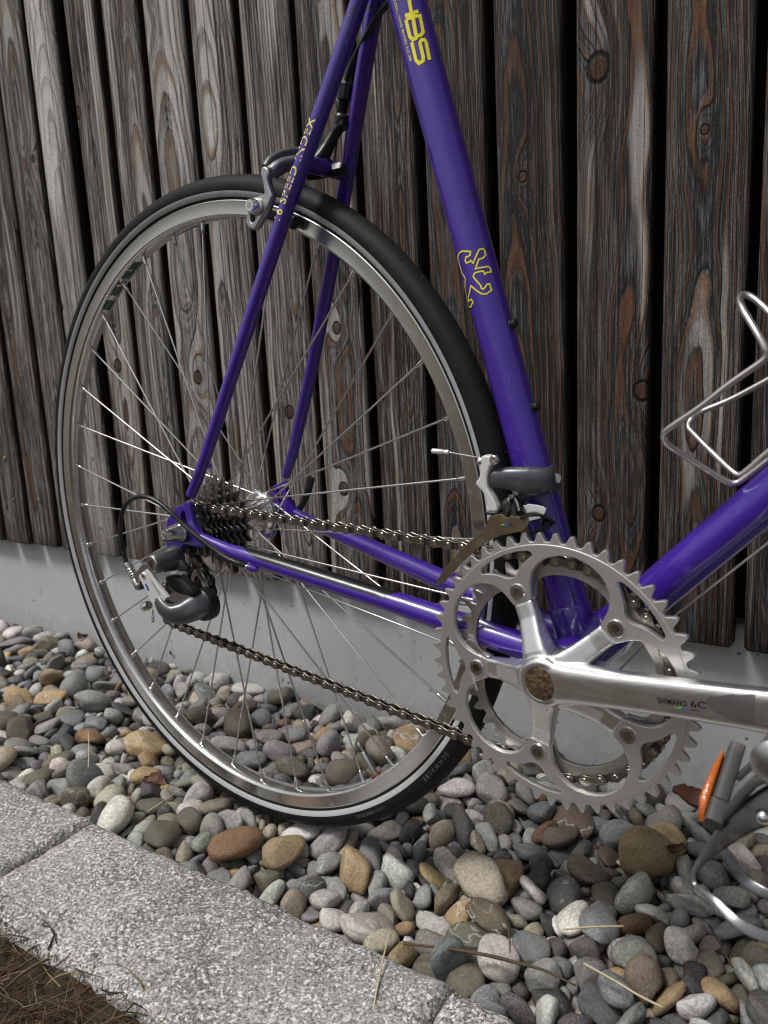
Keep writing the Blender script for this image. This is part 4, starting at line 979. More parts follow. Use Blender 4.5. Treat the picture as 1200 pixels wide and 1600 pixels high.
(3422,-1753,410,-1841,-25,288,557,3),(3423,-1309,168,-1836,887,-456,76,8),(3424,-897,229,-1821,-315,-359,244,0),(3428,341,21,-1848,373,430,-89,5),(3430,1050,134,-1838,-849,436,246,2),(3431,1215,270,-1849,-187,-17,785,3),
(3433,1808,208,-1849,544,828,-103,0),(3434,2261,403,-1750,873,178,-120,3),(3436,2493,257,-1817,-219,-430,460,6),(3453,-3251,624,-1833,643,527,365,2),(3461,-971,396,-1809,-13,150,776,10),(3463,-262,285,-1774,-561,-695,264,3),
(3464,-147,404,-1811,-121,337,556,1),(3467,962,472,-1843,925,-125,-243,4),(3469,1553,603,-1741,-228,-105,511,5),(3470,1565,771,-1756,-61,-244,965,5),(3471,1864,508,-1798,515,-816,262,6),(3486,-4200,882,-1813,-620,-449,-441,5),
(3488,-3848,788,-1816,406,488,385,0),(3489,-3681,755,-1808,-40,554,830,1),(3490,-3609,619,-1796,-788,311,167,7),(3499,-813,992,-1828,-34,-635,669,7),(3500,-582,723,-1736,66,22,859,0),(3501,-28,777,-1810,-956,90,271,0),
(3502,285,815,-1837,130,98,133,1),(3504,948,774,-1826,-107,-221,-968,0),(3506,1289,631,-1802,-2,84,-534,3),(3507,1923,653,-1779,539,-819,-75,6),(3508,2111,945,-1855,59,-82,617,0),(3522,-4798,1253,-1797,-849,237,436,7),
(3535,-778,1157,-1779,-703,699,112,0),(3536,-504,1106,-1815,-444,-586,628,5),(3542,1199,1298,-1848,-949,-293,119,2),(3544,1737,1019,-1785,133,228,878,2),(3545,2073,1318,-1841,-908,331,-102,1),(3546,2452,1118,-1788,-51,-320,910,2),
(3573,-717,-340,-1828,-379,627,-612,7),(3574,-247,-211,-1810,431,863,255,1),(3575,-66,-545,-1851,-129,-49,-721,4),(3576,326,-535,-1841,9,-986,-140,4),(3577,657,-151,-1841,519,418,609,1),(3578,820,-117,-1834,-336,-876,344,3),
(3579,1152,-245,-1850,552,827,95,0),(3580,1469,-250,-1792,-130,-972,-197,6),(3582,2094,-331,-1784,65,187,-23,2),(3607,-1574,1,-1837,-291,955,53,3),(3611,-357,-40,-1830,-562,-618,407,0),(3612,-419,-324,-1768,987,-142,-19,4),
(3614,1202,-338,-1855,28,166,534,3),(3615,1269,-482,-1793,329,-389,-578,8),(3616,1591,185,-1785,-447,-794,410,7),(3618,1735,-69,-1844,365,-294,-424,3),(3619,1855,-109,-1846,-119,-239,269,10),(3620,2366,45,-1811,262,186,-593,10),
(3639,-3084,132,-1833,-589,798,119,3),(3644,-1638,442,-1825,357,671,-432,2),(3646,-936,276,-1815,-347,629,-544,6),(3648,-525,69,-1757,660,-689,238,4),(3649,120,45,-1841,465,-762,286,3),(3650,339,203,-1845,775,553,2,4),
(3653,881,51,-1796,199,287,-277,7),(3654,1368,37,-1812,306,191,-617,1),(3655,1717,292,-1843,-106,83,956,3),(3656,2150,290,-1849,-755,-644,-119,1),(3657,2402,191,-1842,856,444,176,3),(3658,2556,254,-1824,379,-487,-522,3),
(3669,-5166,589,-1735,305,-950,51,1),(3674,-3679,658,-1818,778,341,458,7),(3676,-3134,580,-1808,256,868,-6,0),(3680,-1678,493,-1819,234,-62,-608,2),(3682,-1150,653,-1813,755,-590,265,3),(3686,-257,601,-1802,-199,940,114,6),
(3691,1301,367,-1796,797,448,175,2),(3692,1803,518,-1845,-39,-104,440,3),(3693,1921,478,-1805,-533,825,-185,0),(3694,2198,631,-1765,793,-180,-513,0),(3695,2567,650,-1798,830,550,93,0),(3710,-3994,807,-1799,-917,369,-9,8),
(3713,-3111,880,-1820,-560,-681,311,1),(3715,-2412,764,-1768,737,619,-88,0),(3718,-1740,880,-1829,287,-367,-521,3),(3722,-418,1050,-1798,-193,-183,820,0),(3725,502,920,-1793,430,-718,-546,1),(3727,1196,761,-1836,-485,-807,70,1),
(3731,2039,822,-1749,321,-150,42,8),(3750,-3075,1051,-1788,555,-789,-185,4),(3751,-2672,1115,-1814,-357,811,-373,0),(3760,-179,1154,-1745,151,468,303,7),(3764,982,1143,-1822,233,28,817,3),(3766,2107,1260,-1807,-235,-208,360,0),
(3767,1973,1222,-1850,-184,-972,-124,0),(3791,-1901,-347,-1819,759,165,91,1),(3794,-1082,-360,-1860,-65,989,-17,0),(3795,-774,-442,-1840,-992,-111,27,8),(3796,-332,-417,-1826,-375,432,-704,2),(3798,217,-560,-1855,173,-52,-479,1),
(3799,598,-547,-1799,-122,316,828,3),(3800,870,-250,-1838,208,-817,517,0),(3801,1217,-563,-1856,-2,41,976,1),(3802,1500,-362,-1805,232,-865,421,6),(3803,1743,-188,-1774,109,21,118,1),(3826,-2420,16,-1791,-64,474,-451,1),
(3828,-1913,-46,-1830,71,-972,98,0),(3832,-557,-108,-1813,105,508,393,0),(3835,-163,-570,-1783,-308,-722,-552,5),(3836,264,-220,-1777,300,-680,-545,0),(3838,1815,637,-1809,-659,-696,267,5),(3841,1942,-164,-1811,712,-321,-209,3),
(3842,2386,-44,-1795,-164,140,-949,2),(3843,2554,94,-1762,-93,-830,426,7),(3860,-3263,324,-1819,-343,-766,-542,0),(3864,-2050,46,-1805,-853,444,-184,7),(3865,-1790,310,-1827,749,-593,-215,1),(3869,-561,254,-1818,7,-286,663,7),
(3870,-244,151,-1841,-47,221,-780,7),(3872,90,79,-1853,-900,-210,279,6),(3873,529,175,-1794,648,546,77,7),(3874,822,292,-1790,526,-106,-840,10),(3875,892,168,-1837,-58,-663,-254,2),(3876,1295,143,-1828,-2,130,859,4),
(3877,1604,59,-1792,962,233,-105,0),(3878,2129,280,-1768,319,-892,268,7),(3879,2293,128,-1752,-894,-198,356,7),(3901,-2163,473,-1724,352,-863,362,0),(3904,-1177,390,-1802,-116,-14,883,7),(3907,-419,492,-1847,19,-39,-731,0),
(3908,-8,507,-1827,-110,206,-102,7),(3909,166,571,-1766,229,169,99,5),(3910,545,370,-1847,671,126,133,0),(3913,1409,343,-1845,9,-472,-175,0),(3914,1614,761,-1841,220,731,-643,6),(3915,2078,466,-1847,-56,-67,-995,2),
(3916,2262,484,-1848,540,790,259,2),(3932,-3952,1139,-1797,-55,-176,-649,1),(3933,-3589,834,-1786,-45,-986,-40,4),(3936,-2996,942,-1756,955,-289,20,0),(3944,-437,867,-1850,99,-732,658,7),(3947,655,817,-1858,-962,253,-88,5),
(3948,972,848,-1849,874,-450,51,0),(3949,1184,841,-1846,93,988,81,4),(3950,1399,603,-1823,799,-482,-329,3),(3951,1826,913,-1843,-281,943,-69,3),(3953,2436,936,-1842,71,-114,923,2),(3971,-3370,1070,-1826,-816,297,-342,3),
(3972,-2854,1301,-1787,-970,-67,-87,0),(3976,-1757,1293,-1779,-202,-122,806,3),(3983,207,1021,-1782,496,7,820,6),(3985,868,1111,-1828,-707,478,-278,7),(3986,1074,1125,-1823,-590,-731,328,3),(3987,1401,1082,-1857,-115,45,-120,0),
(3988,2018,1280,-1790,-997,63,-31,3),(4011,-2259,-95,-1740,-365,-882,18,5),(4012,-2165,-359,-1802,763,-461,392,3),(4014,-1458,-397,-1821,-50,-205,761,3),(4017,-665,-349,-1840,409,658,117,4),(4018,-281,-293,-1732,200,59,-67,6),
(4021,395,-485,-1841,-328,173,-403,10),(4023,1318,-241,-1808,-933,-235,188,7),(4024,1751,-186,-1825,-950,249,-167,0),(4025,1851,-310,-1768,495,-79,314,0),(4049,-2115,-193,-1777,-4,185,277,0),(4053,-926,-189,-1842,-121,23,395,8),
(4057,188,-527,-1784,-935,336,57,0),(4058,1930,-484,-1759,-800,162,-481,3),(4061,1979,37,-1718,81,-10,-432,1),(4062,1685,-43,-1811,-892,-442,48,4),(4063,1993,9,-1853,-169,22,-116,3),(4064,2274,-73,-1795,357,426,-780,5),
(4087,-1974,187,-1789,101,-370,154,3),(4091,-686,228,-1803,349,-30,622,1),(4092,-480,241,-1808,312,690,35,4),(4093,37,97,-1844,624,751,-141,4),(4094,258,216,-1826,-545,800,144,0),(4095,774,215,-1841,23,186,939,1),
(4096,836,167,-1830,-286,-802,-518,0),(4097,987,88,-1835,134,347,389,1),(4098,1489,253,-1842,135,-2,6,2),(4101,2335,341,-1811,218,-85,936,3),(4102,2643,200,-1804,254,-414,420,3),(4119,-3352,517,-1815,919,295,57,2),
(4123,-2213,653,-1767,501,817,-43,0),(4124,-1819,470,-1834,501,-262,-341,0),(4125,-1524,-557,-1768,452,-349,350,3),(4126,-1292,584,-1836,-13,107,-908,7),(4129,-328,468,-1808,-105,-1,-720,3),(4130,-269,741,-1811,196,-25,-26,2),
(4131,361,480,-1789,-241,-390,822,3),(4132,709,483,-1757,-184,-61,38,2),(4133,899,439,-1811,-238,-191,376,9),(4134,1032,379,-1849,-862,-444,-199,1),(4136,1568,723,-1843,198,-929,158,5),(4137,2123,474,-1826,250,-839,292,3),
(4138,2396,646,-1844,30,-66,882,3),(4155,-3697,909,-1781,217,-955,201,2),(4157,-3067,739,-1795,-346,-912,-67,0),(4159,-2361,955,-1772,581,-490,-571,1),(4160,-2216,787,-1834,-82,442,848,0),(4161,-1766,986,-1753,60,-341,908,0),
(4165,-763,793,-1820,808,513,-144,1),(4170,1022,857,-1763,289,4,-357,3),(4172,1308,910,-1851,897,417,41,2),(4174,2067,847,-1841,-77,27,-982,1),(4175,2505,889,-1800,-46,-413,769,2),(4197,-2134,1307,-1790,875,450,71,1),
(4198,-1982,1184,-1806,265,289,302,4),(4199,-1483,1164,-1806,-758,576,19,4),(4200,-1335,1183,-1822,141,39,899,2),(4202,-732,1112,-1844,555,-126,-211,4),(4204,33,1208,-1838,-861,-358,123,5),(4207,816,1235,-1836,-55,24,-986,0),
(4209,1385,1123,-1804,-672,-362,646,0),(4210,1820,847,-1845,-330,20,-258,2),(4212,2340,1080,-1829,518,632,468,6),(4235,-1778,-493,-1835,713,567,355,2),(4236,-1646,-561,-1846,83,-897,267,0),(4238,-1082,-402,-1851,975,218,50,6),
(4240,-388,-378,-1841,80,53,-586,0),(4241,277,-562,-1858,-203,145,-376,3),(4242,601,-169,-1767,-504,852,35,0),(4244,779,-175,-1758,530,50,-591,8),(4245,1460,633,-1778,-443,729,-381,9),(4246,1355,-367,-1860,8,11,277,2),
(4247,1719,-520,-1844,-127,-163,-264,1),(4269,-2531,-77,-1733,-85,996,-6,6),(4270,-2351,-68,-1793,176,128,31,1),(4274,-1261,78,-1795,-229,-1,-610,10),(4275,-1058,-39,-1802,-294,-28,-954,7),(4279,-50,-455,-1799,747,473,310,1),
(4280,884,-558,-1849,80,30,-219,2),(4281,2531,-73,-1843,-670,-494,101,6),(4282,113,-34,-1678,175,974,-131,3),(4283,1883,-210,-1788,-160,-168,-516,1),(4284,2413,-145,-1774,273,-491,-821,3),(4285,1937,-90,-1788,-210,754,580,2),
(4286,2476,-59,-1839,42,245,264,0),(4305,-3066,270,-1838,548,713,164,7),(4312,-984,200,-1848,-430,51,-636,1),(4313,-751,256,-1840,646,-754,-93,3),(4315,-165,200,-1806,-209,341,-51,2),(4316,187,272,-1841,-254,-492,738,6),
(4317,697,385,-1798,-965,-37,-151,2),(4318,812,64,-1819,484,-715,94,3),(4319,1077,40,-1844,943,-272,-142,2),(4320,1416,191,-1786,-737,656,-56,8),(4321,1626,211,-1848,114,76,613,0),(4322,2051,324,-1849,939,-100,-153,7),
(4340,-3640,555,-1780,218,19,-141,2),(4345,-1921,554,-1772,-232,153,183,2),(4348,-1244,501,-1804,840,440,267,2),(4351,-398,605,-1757,341,-920,86,3),(4353,289,396,-1770,41,-91,995,7),(4354,523,653,-1775,-973,59,183,3),
(4355,831,426,-1840,220,962,145,3),(4356,1062,460,-1760,393,595,693,2),(4357,1445,495,-1847,779,-622,-54,7),(4359,2021,566,-1824,722,267,229,6),(4375,-4596,332,-1719,-795,-600,30,1),(4377,-3495,731,-1773,-362,924,-54,0),
(4378,-3459,891,-1796,4,206,-961,2),(4379,-2947,1085,-1828,-635,630,-439,0),(4384,-1378,959,-1782,-295,837,-362,0),(4385,-1249,954,-1835,3,-213,445,4),(4386,-893,1048,-1822,145,321,617,0),(4388,-276,840,-1810,-6,779,182,2),
(4391,854,906,-1802,242,-765,402,3),(4393,1048,687,-1795,45,552,-819,1),(4395,1899,936,-1847,84,-56,332,8),(4396,2036,748,-1827,-14,-131,-939,3),(4397,2397,878,-1771,52,709,662,7),(4415,-3320,1167,-1804,-208,-411,280,7),
(4416,-2943,1230,-1839,149,-210,30,2),(4419,-2110,1213,-1779,-866,-269,-87,4),(4423,-872,1189,-1808,371,-61,-739,3),(4425,-294,1234,-1811,455,732,-355,8),(4426,125,1165,-1802,628,1,-631,3),(4430,1193,1134,-1829,-927,-317,201,1),
(4431,1465,1171,-1830,137,-51,984,8),(4433,2106,1160,-1841,-3,-32,-868,7),(4434,2282,1095,-1850,696,715,63,0),(4461,-711,-410,-1849,-377,909,135,2),(4462,-420,-467,-1794,852,346,308,4),(4463,-83,-186,-1748,581,-147,146,1),
(4464,230,-498,-1828,971,1,-213,5),(4465,658,-319,-1842,245,86,966,0),(4466,903,-427,-1842,910,-89,-173,5),(4468,1689,-540,-1787,39,416,-749,1),(4469,1690,129,-1844,16,306,944,2),(4495,-1480,-169,-1802,190,-689,698,0),
(4496,-1344,-39,-1854,123,981,127,1),(4497,-1007,-142,-1825,-25,946,322,4),(4498,-769,-47,-1817,419,-526,551,8),(4501,733,-463,-1815,-109,-81,-105,1),(4502,1465,-401,-1856,17,-171,983,0),(4503,1843,-439,-1851,-792,585,-60,3),
(4504,180,-37,-1671,704,-644,281,0),(4505,2248,236,-1836,87,-154,532,7),(4506,2154,-71,-1730,343,36,349,0),(4507,2146,-55,-1853,583,810,-10,2),(4508,2228,-9,-1843,897,302,208,7),(4529,-2468,297,-1782,32,-319,197,7),
(4530,-2054,419,-1814,546,51,-836,3),(4535,-679,290,-1837,-494,-806,51,3),(4537,-46,254,-1804,-743,601,154,7),(4540,896,286,-1830,-323,-339,654,3),(4542,1281,257,-1814,258,234,49,6),(4543,1718,222,-1787,-301,-372,878,2),
(4544,2034,243,-1821,-306,-316,-69,10),(4546,2663,339,-1780,-754,-106,-346,1),(4563,-3288,649,-1768,230,-453,-180,1),(4573,-261,904,-1842,884,-443,147,1),(4575,272,460,-1798,137,-523,-839,1),(4577,936,411,-1819,40,11,536,1),
(4579,1450,470,-1795,908,385,-101,1),(4580,1739,471,-1841,-36,-390,786,2),(4581,2089,517,-1851,-151,-637,625,8),(4582,2300,559,-1819,395,290,820,3),(4583,2530,612,-1851,721,417,334,3),(4599,-3859,966,-1782,-264,-215,217,8),
(4600,-3404,821,-1809,288,-843,212,3),(4603,-2599,859,-1800,-542,589,-340,2),(4605,-1865,923,-1764,612,-139,128,1),(4607,-1200,732,-1826,-56,-551,-373,0),(4609,-610,861,-1817,444,40,-61,0),(4611,-108,936,-1836,-832,-421,199,3),
(4613,776,929,-1828,650,399,169,3),(4614,426,461,-1831,790,284,241,0),(4616,1373,806,-1785,883,-274,255,1),(4618,1972,838,-1836,-591,-779,210,6),(4635,-3751,1129,-1743,-148,141,915,6),(4637,-3222,1212,-1799,386,915,113,5),
(4639,-2721,1175,-1825,-517,461,-665,0),(4641,-1820,1154,-1780,-12,-450,-458,3),(4646,-573,1217,-1833,146,-98,-424,7),(4649,275,1101,-1825,-287,-925,116,7),(4650,488,1229,-1846,-847,-462,130,2),
(4652,1214,1221,-1818,-266,-21,27,7),(4654,1851,1143,-1795,-276,17,-690,1),(4680,-1582,-430,-1838,20,48,30,1),(4683,-629,-428,-1858,-264,-960,-87,3),(4684,-300,-311,-1844,-119,638,-757,7),(4685,-136,-269,-1762,-305,776,374,0),
(4686,381,-366,-1845,-747,610,255,5),(4687,392,-559,-1811,-92,248,-961,1),(4688,660,-455,-1852,36,-1,-657,3),(4689,1152,-313,-1829,922,115,282,8),(4690,1418,-358,-1846,-96,62,-959,2),(4691,1764,-455,-1849,-77,-169,925,0),
(4692,2018,-408,-1839,27,-629,-697,0),(4717,-1527,-62,-1779,648,-679,315,3),(4718,-1184,-126,-1826,-645,284,-349,2),(4719,-923,-94,-1830,-220,-353,-57,3),(4723,15,-422,-1831,192,272,739,1),(4724,966,-539,-1853,-126,-15,-817,1),
(4727,2926,-456,-1735,-200,-44,897,2),(4728,2491,165,-1827,-89,-995,26,7),(4729,2113,-8,-1773,-63,423,-887,0),(4730,2418,-79,-1852,-148,59,-1,2),(4754,-1972,680,-1768,345,-929,88,4),(4755,-1159,1087,-1768,220,422,576,7),
(4757,-628,267,-1836,513,685,412,1),(4758,-387,252,-1839,968,176,-152,0),(4759,36,126,-1776,-203,-45,-558,5),(4760,232,58,-1824,194,-72,383,8),(4763,1141,188,-1842,-17,40,457,3),(4764,1265,143,-1777,-611,776,8,0),
(4765,1974,139,-1798,489,79,394,10),(4766,2086,267,-1852,-104,-343,918,5),(4785,-3379,591,-1777,-130,-383,-169,7),(4789,-2210,530,-1835,460,873,153,2),(4790,-1766,496,-1848,89,-132,-209,6),(4796,-79,490,-1851,-970,203,54,4),
(4801,1595,513,-1804,-903,-417,-44,2),(4804,2343,613,-1830,-464,-848,-250,1),(4819,-4287,948,-1826,-806,-540,220,1),(4820,-3993,895,-1837,-142,-45,403,1),(4824,-2727,942,-1788,-912,378,94,5),(4825,-2490,904,-1814,320,-264,407,1),
(4827,-1855,808,-1841,251,-885,-383,4),(4828,-1581,826,-1799,638,523,57,3),(4830,-892,830,-1833,206,-133,-759,6),(4831,-749,912,-1802,-188,55,723,6),(4839,1760,945,-1842,295,-926,-221,0),(4841,2323,837,-1838,519,-835,110,0),
(4856,-4166,1225,-1729,757,396,258,0),(4860,-2987,1267,-1773,349,-46,15,1),(4864,-1878,1240,-1794,-784,-354,340,3),(4866,-1161,1185,-1832,195,882,-16,0),(4867,-953,1252,-1826,-495,-867,-5,0),(4872,608,1175,-1808,672,684,26,6),
(4876,2338,1256,-1774,-101,114,-441,1),(4877,1954,1144,-1841,64,992,8,4),(4904,-985,-406,-1834,518,-121,-113,4),(4907,-196,-514,-1796,696,-79,39,1),(4908,481,-386,-1849,-736,666,-70,1),(4909,659,-351,-1780,-628,-644,77,2),
(4910,741,-287,-1784,352,139,-326,0),(4912,1601,-442,-1854,53,-1,-556,1),(4913,1716,-343,-1850,-36,105,-769,1),(4914,2037,-474,-1779,-241,-31,494,2),(4937,-2105,-49,-1801,110,-992,-14,0),(4938,-1813,-104,-1821,412,258,-239,4),
(4940,-1319,-103,-1806,190,210,370,7),(4941,-1007,-50,-1796,-123,326,-122,10),(4942,-702,-99,-1819,906,146,-385,3),(4944,-51,-64,-1832,430,200,25,0),(4945,289,-122,-1841,867,-253,-361,5),(4946,766,-386,-1771,-114,-134,-756,3),
(4949,63,-28,-1677,-650,202,-727,2),(4950,1719,-113,-1803,-846,493,193,4),(4951,2002,-77,-1843,-121,-57,775,0),(4952,2305,-12,-1832,812,228,111,3),(4953,2635,-16,-1816,372,-7,-675,0),(4974,-2141,291,-1851,-81,106,-327,5),
(4976,-1465,198,-1790,346,163,171,4),(4978,-1011,314,-1837,44,-990,40,1),(4980,-326,184,-1802,-50,246,-905,4),(4981,-44,22,-1821,-158,211,-810,7),(4982,216,98,-1840,-775,594,197,0),(4985,787,129,-1808,933,-19,-208,3),
(4986,1400,293,-1857,-969,244,-25,3),(4987,2021,345,-1752,-224,705,-458,0),(4989,2238,177,-1860,-604,-778,162,10),(5008,-3074,472,-1793,-865,-107,-396,2),(5011,-2314,520,-1797,-179,160,-431,0),(5012,-1883,451,-1854,-41,22,-88,7),
(5017,-170,468,-1740,-64,-40,-996,5),(5018,-152,540,-1826,-11,-107,688,1),(5019,182,342,-1802,28,169,-579,3),(5020,584,535,-1783,-483,869,104,8),(5021,856,542,-1835,55,195,76,1),(5022,1182,570,-1790,-400,825,334,6),
(5023,1491,598,-1832,797,225,370,6),(5024,1649,708,-1832,-152,-21,35,8),(5025,2116,539,-1850,22,-157,766,0),(5026,2333,457,-1842,112,-54,823,4),(5043,-3575,936,-1822,865,-323,338,1),(5047,-2542,778,-1807,885,-159,437,4),
(5048,-2193,890,-1787,-154,-174,967,6),(5049,-1878,870,-1817,-620,-466,-436,1),(5050,-1429,853,-1762,-970,48,-215,0),(5051,-1221,860,-1797,-875,-335,101,0),(5052,-879,943,-1781,240,-835,-492,1),(5054,-263,945,-1786,262,275,154,8),
(5056,218,889,-1737,-506,5,-473,4),(5057,670,883,-1826,719,-584,315,1),(5059,1226,818,-1789,693,-636,52,1),(5060,1486,854,-1806,-880,405,-52,0),(5061,1757,797,-1848,574,729,290,5),(5062,1890,854,-1823,145,-87,944,7),
(5063,2218,875,-1778,-165,-61,-111,1),(5079,-3815,1292,-1733,44,-242,167,0),(5086,-1765,1142,-1810,924,-254,186,2),(5087,-1599,1206,-1800,445,-540,-564,1),(5090,-634,1173,-1777,57,-40,344,2),(5091,-299,1110,-1773,582,797,-6,1),
(5092,-66,1224,-1772,499,-54,749,0),(5094,478,1193,-1767,990,75,74,3),(5096,1056,1233,-1754,21,105,-365,1),(5098,1929,1196,-1807,-346,-931,62,0),(5099,2012,1092,-1849,431,846,50,3),(5113,-4931,-210,-1722,-230,-167,778,1),
(5123,-1841,-425,-1800,121,204,669,0),(5124,-1531,-413,-1756,-18,25,-628,6),(5125,-1228,-528,-1848,894,446,12,3),(5127,-824,-390,-1839,-430,462,-568,1),(5128,-425,-548,-1757,-897,211,99,3),(5129,-87,-374,-1771,-884,65,-458,0),
(5130,400,-407,-1795,558,93,248,6),(5131,555,-366,-1805,119,-733,-604,1),(5132,916,-506,-1855,125,45,33,0),(5133,1342,-363,-1793,282,77,123,0),(5134,1488,-458,-1757,-192,-704,-275,1),(5135,1700,-454,-1822,42,-196,-704,0),
(5140,3313,-454,-1693,-206,-349,-110,6),(5162,-1192,-32,-1778,-933,-235,17,0),(5164,-648,-39,-1800,476,-786,301,0),(5165,-119,-477,-1769,228,275,808,4),(5166,111,-459,-1826,286,-281,-69,4),(5167,872,-468,-1773,911,-401,-34,3),
(5168,1180,391,-1794,756,19,-485,4),(5169,1178,-516,-1743,791,439,208,4),(5172,1773,67,-1825,173,406,613,7),(5173,2044,-32,-1844,-353,440,-824,4),(5174,2338,-93,-1840,683,717,93,1),(5196,-2156,238,-1782,534,-839,-101,1),
(5197,-1813,172,-1828,839,431,-217,0),(5199,-1184,50,-1809,-248,874,-400,2),
)
